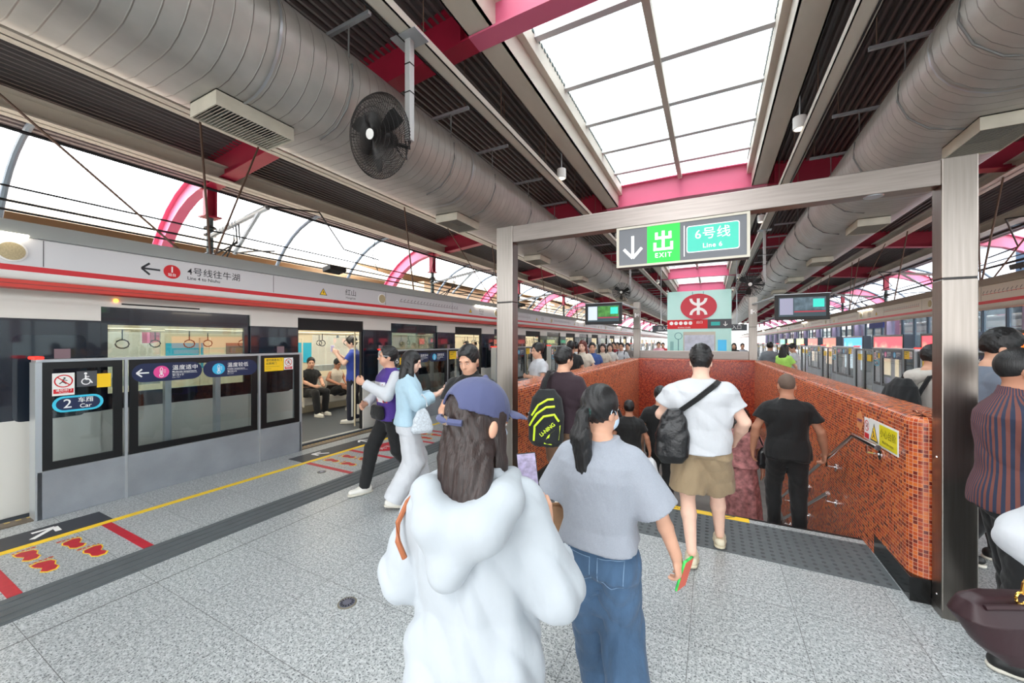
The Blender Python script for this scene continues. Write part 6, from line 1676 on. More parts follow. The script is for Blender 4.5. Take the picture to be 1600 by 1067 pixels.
V.op(lambda X, Y, Z: (0.0012*np.cos(6*np.arctan2(X, Y+0.014))**16*-1).astype('f4'), (-.3,)*3, (.3,)*3, 0, 'a')
V.cone((0, 0, 0.138), (0, 0, 0.140), 0.010, 0.010, 0.004)
V.frame(); cap = V.mesh('cap', M_cap, t)
V = Vol(hc-0.28, hc+0.28, 0.005); V.frame(hc, RB); V.ell((0, 0.085, 0.020), (0.082, 0.105, 0.030), 0.004); V.ell((0, 0.085, 0.012), (0.084, 0.108, 0.030), 0.003, 's'); V.cut((0, 0.07, 0), (0, -1, 0)); V.frame(); V.mesh('brim', M_cap, cap)
b = MB(); b.tube([tuple(map(float, hc+RB@np.array((0.096*sin(a), -0.014-0.117*cos(a), 0.004-0.012*cos(a))))) for a in [radians(v_) for v_ in range(-42, 43, 6)]], 0.010, 6); obj('adjusting_strap', b, M_cap, parent=cap, local=True)
b = MB(); q0 = hc+RB@np.array((0.022, -0.131, -0.006)); b.obox([float(v_) for v_ in q0], RB@np.array((1, 0, 0)), RB@np.array((0, 1, 0)), RB@np.array((0, 0, 1)), 0.010, 0.003, 0.013); obj('buckle', b, M_chrome, parent=cap, local=True)
# hood lying on the back
sh = J['sh']; M_jk = MATS['cloth_jacket']
V = Vol(sh-[0.3, 0.32, 0.35], sh+[0.3, 0.2, 0.2], 0.006)
for sx in (-1, 1): V.cone(sh+[0.105*sx, 0.05, 0.005], sh+[0.115*sx, -0.09, -0.01], 0.034, 0.048, 0.03); V.cone(sh+[0.115*sx, -0.09, -0.01], sh+[0.07*sx, -0.150, -0.06], 0.048, 0.055, 0.03); V.cone(sh+[0.07*sx, -0.150, -0.06], sh+[-0.03, -0.155, -0.19], 0.055, 0.042, 0.04)
V.cone(sh+[-0.07, -0.135, -0.07], sh+[0.07, -0.135, -0.07], 0.058, 0.058, 0.04)
V.wrinkle(0.007, 5, 0.55, 0.5); V.mesh('hood', M_jk, J['top'])
b = MB(); b.tube([tuple(map(float, sh+np.array(q))) for q in ((-0.15, 0.0, 0.0), (-0.19, -0.075, -0.05), (-0.205, -0.105, -0.10), (-0.20, -0.115, -0.15), (-0.18, -0.11, -0.20))], 0.0085, 6); obj('shoulder_strap', b, mat('tan_leather', (0.62, 0.36, 0.22), 0.5), parent=t, local=True)
J['small']('ear', (0.094, -0.006, -0.012), (0.008, 0.016, 0.026), SK['mid'])
w_ = J['w']((0.09, 0.40, 1.30)); slab('smartphone', 'phone with lit pale screen held by the woman in the navy cap', w_, (cos(YAW), sin(YAW), 0.1), (-0.15, 0.25, 1), 0.078, 0.16, 0.009, M_plastic, M_screen)
bpy.data.objects['smartphone'].rotation_euler = (0, 0, 0)

# ---- woman in grey T-shirt and jeans
x, y = at(937, 1.74)
J = person('person', 'woman with ponytail in grey T-shirt and wide blue jeans walking to the stairs', x, y, 0, 2, 1.575, 'mid', 'f', 0.006,
    top=dict(mat=c_greyT, hem=0.97, loose=0.042, sleeve='elbow', flare=0.022, fold=0.011, ff=0.55, hipw=1.0), bottom=dict(mat=c_denim, loose=0.018, wide=0.038, fold=0.007, over=0.02), hair='ponytail', shoes=dict(mat=mat('shoe_beige', (0.78, 0.70, 0.64), 0.6)), fine=True, mask=True, hyaw=-26, hpitch=4,
    elbR=(0.275, 0.0, 1.14), wriR=(0.34, 0.06, 0.93), hdR=(0.2, 0.25, -1), pnR=(-1, 0.3, -0.1), curlR=38, elbL=(-0.24, 0.02, 1.14), wriL=(-0.27, 0.26, 1.06), hdL=(-0.1, 0.4, -1), curlL=60,
    kneeL=(-0.075, 0.14, 0.50), ankL=(-0.05, 0.22, 0.09), kneeR=(0.09, 0.10, 0.50), ankR=(0.16, -0.10, 0.26), toeR=(0.3, 1, 0))
# jean pockets and waistband
hp = J['hip']; M_st = mat('pale_stitch', (0.52, 0.63, 0.74), 0.7)
for sx in (-1, 1):
    cx_ = 0.075*sx; loop = [(cx_-0.058, 0.02), (cx_+0.058, 0.02), (cx_+0.055, -0.10), (cx_, -0.125), (cx_-0.055, -0.10), (cx_-0.058, 0.02)]; pl_ = []
    for (a0, b0), (a1, b1) in zip(loop, loop[1:]):
        for q in range(6): pl_.append((a0+(a1-a0)*q/6, -0.6, float(hp[2])-0.02+b0+(b1-b0)*q/6))
    b = MB(); b.tube(skin_pts(J['bottom'], pl_, 0.0012), 0.0017, 5, closed=True); obj('pocket_stitching', b, M_st, parent=J['bottom'], local=True)
w_ = J['w'](np.array((0.375, 0.10, 0.83))); slab('smartphone', 'phone in colourful case hanging in the right hand of the jeans woman', w_, (0.45, 1, 0.0), (0.3, 0.0, 1), 0.075, 0.15, 0.012, mat('phone_case_green', (0.25, 0.75, 0.35), 0.4, noise=((30, 30, 12), 0.8)), mat('phone_case_red', (0.85, 0.35, 0.25), 0.4))
# brown tote
def bag_empty(name, label, loc, rz=0, cat='bag'):
    t = empty(name, loc, label, cat); t.rotation_euler = (0, 0, radians(rz)); OFF[t.name] = Vector((0, 0, 0)); return t
x, y = at(858, 2.02); t = bag_empty('tote_bag', 'brown canvas tote bag carried low beside the jeans woman', (x, y, 0.56), 30)
V = Vol((-0.2, -0.16, -0.04), (0.2, 0.16, 0.42), 0.006); V.loft([(0.0, 0, 0, 0.125, 0.085), (0.12, 0, 0, 0.14, 0.09), (0.30, 0, 0, 0.125, 0.05), (0.36, 0.0, 0, 0.115, 0.035)], 0.01, 6); V.loft([(0.20, 0, 0, 0.10, 0.03), (0.37, 0, 0, 0.108, 0.028)], 0.004, 6, 's'); V.wrinkle(0.004, 8, 0.7, 0.6)
V.mesh('sack', mat('tote_brown', (0.62, 0.48, 0.36), 0.8, noise=((40, 40, 40), 0.06), bump=(60, 0.2, 0.004)), t)
for dy in (-0.035, 0.035):
    b = MB(); b.tube([(-0.07, dy, 0.35), (-0.05, dy*0.6, 0.43), (0.0, dy*0.3, 0.46), (0.05, dy*0.6, 0.43), (0.07, dy, 0.35)], 0.007, 6); obj('handle', b, mat('tote_handle', (0.55, 0.42, 0.31), 0.7), parent=t, local=True)

# ---- man in white T-shirt, khaki shorts
x, y = at(1095, 3.22)
J = person('person', 'heavy-set man in white T-shirt, khaki shorts and cream clogs at stair head', x, y, 0, 0, 1.73, 'fair', 'm', 0.0075,
    top=dict(mat=c_white, hem=0.86, loose=0.040, flare=0.014, fold=0.011, ff=0.6), bottom=dict(kind='shorts', mat=c_khaki, loose=0.034, fold=0.006), hair='tousled', shoes=dict(mat=mat('clog_cream', (0.84, 0.80, 0.70), 0.5), sole=mat('clog_sole', (0.80, 0.76, 0.66), 0.6), clog=True), build=1.2, fine=True,
    ankL=(-0.06, -0.20, 0.10), kneeL=(-0.10, -0.02, 0.49), ankR=(0.14, 0.22, 0.10), kneeR=(0.12, 0.16, 0.50), elbL=(-0.31, 0.02, 1.12), wriL=(-0.18, 0.22, 1.10), hdL=(0.6, 0.8, 0), curlL=50, elbR=(0.31, 0.02, 1.11), wriR=(0.26, 0.20, 0.93), hdR=(-0.1, 0.8, -0.6), curlR=40, hpitch=16)
t = bag_empty('drawstring_bag', 'glossy black shoulder bag hanging at the hip of the white T-shirt man', tuple(J['w']((-0.20, -0.19, 0.78))), 10)
V = Vol((-0.2, -0.12, -0.05), (0.2, 0.12, 0.50), 0.007); V.loft([(0.0, 0, 0, 0.08, 0.05), (0.06, 0, 0, 0.125, 0.075), (0.22, 0, 0, 0.13, 0.07), (0.38, 0.01, 0, 0.085, 0.05), (0.43, 0.02, 0, 0.06, 0.035)], 0.01, 2.6); V.wrinkle(0.006, 4, 0.9, 0.5)
V.mesh('sack', mat('glossy_black_nylon', (0.09, 0.09, 0.10), 0.28, bump=(20, 0.4, 0.02)), t)
sp = [J['w'](q)-t.location for q in ((-0.16, -0.17, 1.18), (-0.02, -0.185, 1.30), (0.10, -0.12, 1.405), (0.13, -0.04, 1.43), (0.13, 0.04, 1.42))]
R_ = Matrix.Rotation(radians(-10), 3, 'Z'); b = MB()
pp = [R_@q for q in sp]; 
for dx in (-0.012, 0, 0.012): b.tube([q+Vector((dx, 0, -dx*0.6)) for q in pp], 0.0085, 6)
obj('strap', b, c_black, parent=t, local=True)

# ---- man in maroon with sports backpack
x, y = at(880, 3.95)
J = person('person', 'man in dark maroon T-shirt with sports backpack beside the left stair wall', x, y, 0, -4, 1.72, 'mid', 'm', 0.0085,
    top=dict(mat=cloth('maroon', (0.16, 0.09, 0.13), fold=0.4), hem=0.86, loose=0.025, sleeve='elbow'), bottom=dict(kind='shorts', mat=cloth('brown_shorts', (0.45, 0.34, 0.26)), loose=0.03), hair='short', shoes=SH, elbR=(0.26, 0.0, 1.13), wriR=(0.30, 0.24, 1.08), hdR=(0.3, 0.9, 0), curlR=45, hyaw=-22, hpitch=4)
t = bag_empty('backpack', 'black backpack with neon yellow bands on the maroon-shirted man', tuple(J['w']((-0.06, -0.265, 0.76))), -4+14, 'backpack')
V = Vol((-0.25, -0.2, -0.05), (0.25, 0.2, 0.62), 0.008); V.loft([(0.0, 0, 0, 0.13, 0.08), (0.05, 0, 0, 0.17, 0.11), (0.30, 0, 0, 0.175, 0.115), (0.46, 0, 0.02, 0.14, 0.09), (0.54, 0, 0.03, 0.08, 0.05)], 0.01, 2.8); V.wrinkle(0.003, 3); V.mesh('body_panel', cloth('pack_black', (0.09, 0.10, 0.11), fold=0.3), t)
M_neon = mat('neon_yellow', (0.82, 0.92, 0.20), 0.5)
def ysurf(x, z):
    ry = np.interp(z, (0, 0.05, 0.30, 0.46, 0.54), (0.08, 0.11, 0.115, 0.09, 0.05)); rx = np.interp(z, (0, 0.05, 0.30, 0.46, 0.54), (0.13, 0.17, 0.175, 0.14, 0.08)); cy = np.interp(z, (0, 0.30, 0.46, 0.54), (0, 0, 0.02, 0.03))
    return cy-ry*max(0.0, 1-min(abs(x)/rx, 0.999)**2.8)**(1/2.8)-0.002
for pts in ([(-0.12, 0.30), (-0.06, 0.40), (0.03, 0.455), (0.10, 0.46)], [(-0.145, 0.20), (-0.07, 0.32), (0.02, 0.385), (0.12, 0.395)], [(-0.10, 0.06), (-0.09, 0.20), (0.0, 0.30), (0.10, 0.32), (0.15, 0.24)]):
    fine_ = []; 
    for (a0, b0), (a1, b1) in zip(pts, pts[1:]):
        for q in range(5): fine_.append((a0+(a1-a0)*q/5, b0+(b1-b0)*q/5))
    b = MB(); b.tube([(p_[0], ysurf(*p_), p_[1]) for p_ in fine_], 0.011, 6); obj('neon_band', b, M_neon, parent=t, local=True)
b = MB(); b.add([(px_, ysurf(px_, pz_)-0.003, pz_) for px_, pz_ in ((0.0, 0.04), (0.07, 0.03), (0.14, 0.08), (0.155, 0.22), (0.10, 0.17), (0.04, 0.12))], [(0, 1, 2, 3, 4, 5)]); obj('neon_panel', b, M_neon, parent=t, local=True)
b = MB(); fr = Fr((0.035, -0.4, 0.175), (0.75, 0.0, 0.66), (-0.66, 0, 0.75)); fr.text(b, 'LI-NING', 0.050, 0, 0.0, 0.0, bold=0.02); b.v = [tuple(q) for q in skin_pts([o_ for o_ in t.children if o_.name.startswith('body_panel')][0], b.v, 0.004)]; obj('brand_lettering', b, M_neon, parent=t, local=True)
b = MB(); b.tube([(-0.04, 0.02, 0.50), (-0.02, 0.05, 0.62), (0.0, 0.12, 0.70), (0.0, 0.22, 0.70)], 0.022, 8); obj('shoulder_strap', b, c_black, parent=t, local=True)

# ---- bald man in black on the stairs
x, y = at(1230, 4.12)
J = person('person', 'man with shaved head in black T-shirt and trousers stepping down the stairs', x, y, -0.316, 2, 1.74, 'tan', 'm', 0.0085,
    top=dict(mat=c_black, hem=0.84, loose=0.03, flare=0.012, fold=0.009), bottom=dict(mat=c_black, loose=0.01), hair='buzz', hcol='shaved', shoes=SHB, build=1.05, elbL=(-0.28, -0.02, 1.13), wriL=(-0.30, 0.06, 0.88), elbR=(0.28, -0.02, 1.13), wriR=(0.34, 0.10, 0.90), curlR=45, fine=True,
    kneeL=(-0.1, 0.14, 0.50), ankL=(-0.1, 0.10, 0.10), kneeR=(0.10, 0.02, 0.48), ankR=(0.1, -0.02, 0.10), hpitch=14)
w_ = J['w']((0.36, 0.14, 0.82)); slab('smartphone', 'black phone in the right hand of the man with shaved head', w_, (0.3, 1, 0), (0, 0.3, 1), 0.07, 0.14, 0.010, M_plastic)
# ---- others going down
x, y = at(1032, 5.05); person('person', 'man in black T-shirt going down, just left of the white T-shirt man', x, y, -0.474, 5, 1.66, 'mid', 'm', 0.011, top=dict(mat=c_black, hem=0.84, loose=0.03), bottom=dict(mat=c_black, loose=0.012), shoes=SHB, kneeL=(-0.1, 0.12, 0.5), ankL=(-0.1, 0.08, 0.1), ankR=(0.1, -0.05, 0.1))
x, y = at(945, 5.2); person('person', 'person with hair in a bun going down beside the left handrail', x, y, -0.474, 0, 1.66, 'mid', 'f', 0.011, top=dict(mat=c_black, hem=0.86, loose=0.03), bottom=dict(mat=c_navy, loose=0.02), hair='bun', shoes=SH, kneeL=(-0.1, 0.12, 0.5), ankL=(-0.1, 0.08, 0.1), ankR=(0.1, -0.05, 0.1))
x, y = at(983, 4.9); J = person('person', 'short person in black T-shirt carrying a thin white bag down the stairs', x, y, -0.316, 12, 1.34, 'tan', 'm', 0.010, top=dict(mat=c_black, hem=0.84, loose=0.035), bottom=dict(mat=c_black, loose=0.02), shoes=SH, kneeL=(-0.1, 0.12, 0.5), ankL=(-0.1, 0.08, 0.1), ankR=(0.1, -0.05, 0.1), elbR=(0.27, 0.0, 1.12), wriR=(0.32, 0.06, 0.90))
t = bag_empty('plastic_bag', 'thin white plastic bag held at the side of the short person in black', tuple(J['w']((0.33, 0.08, 0.45))), 0)
V = Vol((-0.15, -0.1, -0.02), (0.15, 0.1, 0.32), 0.008); V.loft([(0, 0, 0, 0.06, 0.04), (0.08, 0, 0, 0.09, 0.05), (0.2, 0, 0, 0.06, 0.035), (0.28, 0, 0, 0.02, 0.015)], 0.01, 2.2); V.wrinkle(0.008, 7, 1.0); V.mesh('sack', mat('thin_plastic', (0.88, 0.90, 0.92), 0.3), t)
x, y = at(1160, 5.15); M_flor = mat('cloth_floral', (0.66, 0.44, 0.44), 0.8, noise=((16, 16, 16), 0.55)); M_flor2 = None
J = person('person', 'woman in long dusty pink floral dress going down behind the khaki shorts', x, y, -0.79, 0, 1.66, 'mid', 'f', 0.010, top=dict(mat=M_flor, hem=0.92, loose=0.03, name='dress_top'), bottom=dict(kind='skirt', mat=M_flor, len=0.14), hair='bob', shoes=SH)
t = bag_empty('shoulder_bag', 'small black shoulder bag between the floral dress and the black trousers', tuple(J['w']((0.26, -0.06, 0.95))), 20)
V = Vol((-0.15, -0.1, -0.02), (0.15, 0.1, 0.30), 0.008); V.loft([(0, 0, 0, 0.07, 0.045), (0.05, 0, 0, 0.10, 0.06), (0.2, 0, 0, 0.09, 0.05), (0.26, 0, 0, 0.05, 0.03)], 0.01, 2.6); V.mesh('sack', MATS['glossy_black_nylon'], t)
b = MB(); b.tube([(-0.02, 0, 0.25), (-0.08, 0, 0.42), (-0.13, 0.02, 0.50)], 0.010, 6); obj('strap', b, c_black, parent=t, local=True)

# ---- man in striped shirt at the right
x, y = at(1583, 2.12)
J = person('person', 'man in navy and rust striped shirt standing right of the big post', x, y, 0, -98, 1.74, 'tan', 'm', 0.0065,
    top=dict(mat=stripes('striped_shirt', [(0.17, 0.20, 0.29), (0.46, 0.27, 0.24)], 0.026, 'A'), hem=0.84, loose=0.022, sleeve='elbow', name='shirt', collar=True, fold=0.004), bottom=dict(mat=c_black, loose=0.01), hair='buzz', hcol='black', shoes=SHB, fine=True, glasses='black', build=1.12,
    elbL=(-0.24, 0.06, 1.13), wriL=(-0.02, 0.26, 1.12), hdL=(0.9, 0.3, 0), pnL=(0, -1, 0), elbR=(0.24, 0.06, 1.13), wriR=(0.06, 0.26, 1.10), hdR=(-0.9, 0.3, 0.2), pnR=(0, -1, 0), ankL=(-0.1, 0.05, 0.09), ankR=(0.1, -0.03, 0.09), kneeL=(-0.1, 0.05, 0.5), kneeR=(0.1, 0.02, 0.5), hyaw=6, hpitch=10)
# ---- tall man with glasses behind the post
x, y = at(1530, 3.1)
J = person('person', 'dark-haired man with glasses bending over his phone behind the big post', x, y, 0, -94, 1.86, 'mid', 'm', 0.008,
    top=dict(mat=cloth('slate_shirt', (0.42, 0.46, 0.52)), hem=0.84, loose=0.02), bottom=dict(mat=c_black, loose=0.01), hair='tousled', shoes=SHB, glasses='black', lean=6, elbL=(-0.22, 0.12, 1.14), wriL=(-0.10, 0.34, 1.32), hdL=(0.1, 0.7, 0.4), curlL=50, elbR=(0.22, 0.10, 1.14), wriR=(0.05, 0.36, 1.30), hdR=(0, 0.8, 0.4), curlR=50, hpitch=26)
w_ = J['w']((-0.04, 0.48, 1.36)); slab('smartphone', 'dark phone held up by the man with glasses behind the post', w_, (-0.1, -0.9, 0), (0.3, 0.0, 1), 0.075, 0.15, 0.010, M_plastic, M_screen)
# ---- white hoodie, black backpack
x, y = at(1452, 3.85)
J = person('person', 'man in pale hooded sweatshirt with black backpack beyond the right stair wall', x, y, 0, -68, 1.74, 'mid', 'm', 0.009,
    top=dict(mat=cloth('pale_sweat', (0.78, 0.76, 0.73)), hem=0.80, loose=0.045, sleeve='long', name='sweatshirt', flare=0.01), bottom=dict(mat=c_black, loose=0.012), hair='short', shoes=SH, hpitch=22, elbL=(-0.24, 0.12, 1.13), wriL=(-0.1, 0.34, 1.18), hdL=(0.2, 1, 0.2), elbR=(0.24, 0.12, 1.13), wriR=(0.1, 0.34, 1.18), hdR=(-0.2, 1, 0.2))
sh = J['sh']; V = Vol(sh-[0.25, 0.3, 0.25], sh+[0.25, 0.2, 0.2], 0.009); V.cone(sh+[-0.10, 0.0, 0.03], sh+[-0.05, -0.12, 0.0], 0.045, 0.055, 0.03); V.cone(sh+[0.10, 0.0, 0.03], sh+[0.05, -0.12, 0.0], 0.045, 0.055, 0.03); V.cone(sh+[0, -0.12, 0.0], sh+[0, -0.145, -0.10], 0.06, 0.045, 0.04); V.mesh('hood', MATS['cloth_pale_sweat'], J['top'])
t = bag_empty('backpack', 'round black backpack on the man in the pale hooded sweatshirt', tuple(J['w']((0.04, -0.30, 0.92))), -68, 'backpack')
V = Vol((-0.25, -0.2, -0.05), (0.25, 0.2, 0.55), 0.009); V.loft([(0.0, 0, 0, 0.13, 0.08), (0.06, 0, 0, 0.18, 0.12), (0.25, 0, 0, 0.175, 0.11), (0.40, 0, 0.02, 0.13, 0.08), (0.47, 0, 0.03, 0.07, 0.04)], 0.01, 2.5); V.wrinkle(0.005, 3); V.mesh('body_panel', cloth('pack_black', (0.09, 0.10, 0.11)), t)
for sx in (-1, 1):
    b = MB(); b.tube([(0.10*sx-0.05, 0.05, 0.15), (0.13*sx-0.05, 0.12, 0.35), (0.13*sx-0.05, 0.20, 0.49), (0.12*sx-0.05, 0.30, 0.52), (0.12*sx-0.05, 0.40, 0.42)], 0.018, 6); obj('shoulder_strap', b, c_black, parent=t, local=True)

# ---- woman at the lower right edge with burgundy bag
x, y = at(1890, 1.14)
J = person('person', 'woman in loose white blouse mostly cut off by the right frame edge', x, y, 0, -55, 1.62, 'fair', 'f', 0.008, top=dict(mat=c_white, hem=0.85, loose=0.05, sleeve='long', flare=0.03, name='blouse', fold=0.008, ff=0.6), bottom=dict(mat=c_black), hair='long', shoes=SH, elbL=(-0.34, -0.06, 1.08), wriL=(-0.30, 0.10, 0.92))
x, y = at(1568, 1.14)
t = bag_empty('handbag', 'burgundy leather handbag with gold clasp at the lower right corner', (x, y, 0.85), 28, 'handbag')
M_burg = mat('burgundy_leather', (0.16, 0.06, 0.085), 0.5, bump=(60, 0.12, 0.004))
V = Vol((-0.2, -0.12, -0.02), (0.25, 0.12, 0.22), 0.005)
V.loft([(0.0, 0.03, 0, 0.06, 0.05), (0.04, 0.02, 0, 0.10, 0.062), (0.12, 0.0, 0, 0.135, 0.062), (0.165, -0.005, 0, 0.115, 0.04), (0.185, -0.005, 0, 0.085, 0.022)], 0.01, 2.6); V.wrinkle(0.004, 6, 0.8, 0.6); V.mesh('pouch', M_burg, t)
b = MB(); b.tube([(-0.10, -0.035, 0.165), (-0.03, -0.055, 0.178), (0.06, -0.055, 0.175), (0.12, -0.03, 0.16)], 0.008, 6); obj('top_flap_edge', b, M_burg, parent=t, local=True)
M_gold = mat('gold_metal', (0.86, 0.68, 0.34), 0.22, 1.0)
b = MB(); b.tube([(0.0+0.017*cos(a), -0.04, 0.195+0.017*sin(a)) for a in [2*pi*k/16 for k in range(16)]], 0.0035, 6, closed=True); obj('ring', b, M_gold, parent=t, local=True)
b = MB(); b.tube([(0.005, -0.04, 0.205), (0.015, -0.04, 0.235), (0.022, -0.04, 0.25)], [0.006, 0.009, 0.006], 8); b.tube([(0.005, -0.04, 0.225), (0.04, -0.04, 0.215)], 0.004, 6); obj('clasp', b, M_gold, parent=t, local=True)
b = MB()
for k in range(5): b.tube([(0.022+dx, -0.04, 0.245) for dx in (0,)]+[(0.05+0.002*k, -0.035, 0.30), (0.14, -0.02, 0.46), (0.20, 0.0, 0.60)], 0.006, 6)
obj('strap', b, M_burg, parent=t, local=True)

# ---- couple on the left
x, y = at(609, 4.62)
m = cloth('purple_print', (0.27, 0.17, 0.50)); nt = m.node_tree; bs = nt.nodes['Principled BSDF']; tc = nt.nodes.new('ShaderNodeTexCoord'); sp_ = nt.nodes.new('ShaderNodeSeparateXYZ'); nt.links.new(tc.outputs['Object'], sp_.inputs[0])
k1 = math_node(nt, 'LESS_THAN', math_node(nt, 'ABSOLUTE', sp_.outputs['X']), 0.125); k2 = math_node(nt, 'GREATER_THAN', sp_.outputs['Y'], 0.02); k3 = math_node(nt, 'LESS_THAN', math_node(nt, 'ABSOLUTE', math_node(nt, 'SUBTRACT', sp_.outputs['Z'], 1.17)), 0.12)
kk = math_node(nt, 'MULTIPLY', math_node(nt, 'MULTIPLY', k1, k2), k3); nz = nt.nodes.new('ShaderNodeTexNoise'); nz.inputs['Scale'].default_value = 9; nt.links.new(tc.outputs['Object'], nz.inputs['Vector'])
rr = nt.nodes.new('ShaderNodeValToRGB'); rr.color_ramp.interpolation = 'CONSTANT'; rr.color_ramp.elements[0].color = (0.05, 0.05, 0.06, 1); rr.color_ramp.elements[1].position = 0.5; rr.color_ramp.elements[1].color = (0.75, 0.75, 0.78, 1); e3 = rr.color_ramp.elements.new(0.42); e3.color = (0.5, 0.05, 0.06, 1)
nt.links.new(nz.outputs['Fac'], rr.inputs[0]); mx = nt.nodes.new('ShaderNodeMix'); mx.data_type = 'RGBA'; src = bs.inputs['Base Color'].links[0].from_socket; nt.links.new(kk, mx.inputs[0]); nt.links.new(src, mx.inputs[6]); nt.links.new(rr.outputs[0], mx.inputs[7]); nt.links.new(mx.outputs[2], bs.inputs['Base Color'])
J = person('person', 'man with glasses in purple printed T-shirt over white sleeves, walking left', x, y, 0, 162, 1.72, 'mid', 'm', 0.007,
    top=dict(mat=m, hem=0.84, loose=0.028, sleeve='long', sleeve_mat=c_white), bottom=dict(mat=c_black, loose=0.016), hair='short', shoes=dict(mat=M_shoe), glasses='metal', fine=True, hyaw=-24, hpitch=0,
    elbL=(-0.22, 0.14, 1.15), wriL=(0.02, 0.30, 1.28), hdL=(0.8, 0.5, 0.4), pnL=(0.3, -0.8, 0), curlL=45, elbR=(0.26, 0.02, 1.13), wriR=(0.20, 0.20, 1.02), hdR=(-0.4, 0.8, -0.2), curlR=40,
    kneeL=(-0.1, -0.05, 0.49), ankL=(-0.1, -0.30, 0.15), kneeR=(0.09, 0.18, 0.51), ankR=(0.10, 0.26, 0.09))
b = MB(); cpt = J['P']['wriL']; e_ = J['P']['elbL']; dv = (Vector(cpt)-Vector(e_)).normalized(); b.lathe([(0.034, -0.012), (0.036, 0), (0.034, 0.012)], Vector(cpt)-dv*0.015, dv, 18); obj('wristwatch', b, M_alu, parent=J['t'], local=True)
t = bag_empty('waist_bag', 'black waist bag worn by the man in the purple T-shirt', tuple(J['w']((0.0, 0.155, 0.86))), 162)
V = Vol((-0.18, -0.08, -0.02), (0.18, 0.08, 0.2), 0.008); V.loft([(0, 0, 0, 0.12, 0.03), (0.05, 0, 0, 0.14, 0.045), (0.14, 0, 0, 0.13, 0.035), (0.16, 0, 0, 0.11, 0.02)], 0.01, 3); V.mesh('pouch', c_black, t)
x, y = at(638, 4.22)
J = person('person', 'long-haired woman in pale blue top and white wide trousers holding a phone', x, y, 0, -42, 1.67, 'fair', 'f', 0.007,
    top=dict(mat=cloth('pale_blue', (0.66, 0.77, 0.83), fold=0.6), hem=0.90, loose=0.035, sleeve='long', flare=0.012, cuff=0.7, name='knit_top', fold=0.006), bottom=dict(mat=c_white, loose=0.03, wide=0.04), hair='long', shoes=SH, fine=True, hpitch=16, hyaw=-12,
    elbR=(0.22, 0.08, 1.14), wriR=(0.10, 0.30, 1.22), hdR=(-0.2, 0.9, 0.3), pnR=(-0.4, 0, 0.9), curlR=45, elbL=(-0.20, 0.10, 1.14), wriL=(-0.05, 0.31, 1.20), hdL=(0.2, 0.9, 0.2), pnL=(0.3, 0, 0.9), curlL=45, ankL=(-0.09, 0.16, 0.09), ankR=(0.1, -0.16, 0.12))
w_ = J['w']((0.04, 0.44, 1.285)); slab('smartphone', 'white phone in the hands of the woman in the pale blue top', w_, (1, 0.5, 0), (-0.3, 0.5, 0.6), 0.07, 0.145, 0.009, M_white, M_screen)
t = bag_empty('tote_bag', 'white patterned tote bag on the arm of the woman in pale blue', tuple(J['w']((0.265, 0.12, 0.84))), -42)
V = Vol((-0.08, -0.2, -0.02), (0.08, 0.2, 0.32), 0.007); V.loft([(0, 0, 0, 0.03, 0.10), (0.03, 0, 0, 0.045, 0.115), (0.16, 0, 0, 0.032, 0.085), (0.26, 0, 0, 0.015, 0.035)], 0.01, 3.0); V.wrinkle(0.003, 2); V.mesh('sack', mat('patterned_tote', (0.76, 0.79, 0.82), 0.7, noise=((60, 60, 60), 0.2)), t)
b = MB(); b.tube([(0, -0.04, 0.27), (-0.02, -0.02, 0.36), (-0.03, 0.0, 0.40), (-0.02, 0.03, 0.36), (0, 0.05, 0.27)], 0.008, 6); obj('handle', b, c_white, parent=t, local=True)
# ---- man in black polo
x, y = at(736, 3.42)
J = person('person', 'man in black polo shirt looking down, left of the portal post', x, y, 0, 188, 1.745, 'mid', 'm', 0.007, top=dict(mat=c_black, hem=0.84, loose=0.024, name='polo_shirt', collar=True, vneck=0.05), bottom=dict(mat=c_navy, loose=0.012), hair='short', shoes=SHB, fine=False, hpitch=26, hyaw=-4, build=1.08,
    elbL=(-0.24, 0.06, 1.13), wriL=(-0.1, 0.28, 1.12), hdL=(0.2, 0.9, 0.2), elbR=(0.24, 0.06, 1.13), wriR=(0.1, 0.28, 1.12), hdR=(-0.2, 0.9, 0.2))
# ---- arms crossed
x, y = at(842, 6.7)
person('person', 'man in white T-shirt with folded arms behind the left stair wall', x, y, 0, 140, 1.735, 'mid', 'm', 0.009, top=dict(mat=c_white, hem=0.86, loose=0.03), bottom=dict(kind='shorts', mat=c_white, loose=0.02), hair='tousled', shoes=SH,
    elbL=(-0.25, 0.06, 1.12), wriL=(0.06, 0.20, 1.15), hdL=(1, 0.1, 0), pnL=(0, -1, 0), elbR=(0.25, 0.06, 1.12), wriR=(-0.06, 0.17, 1.13), hdR=(-1, 0.1, 0), pnR=(0, -1, 0), ankL=(-0.1, 0.02, 0.09), ankR=(0.1, -0.02, 0.09), kneeL=(-0.1, 0.03, 0.5), kneeR=(0.1, 0.03, 0.5))
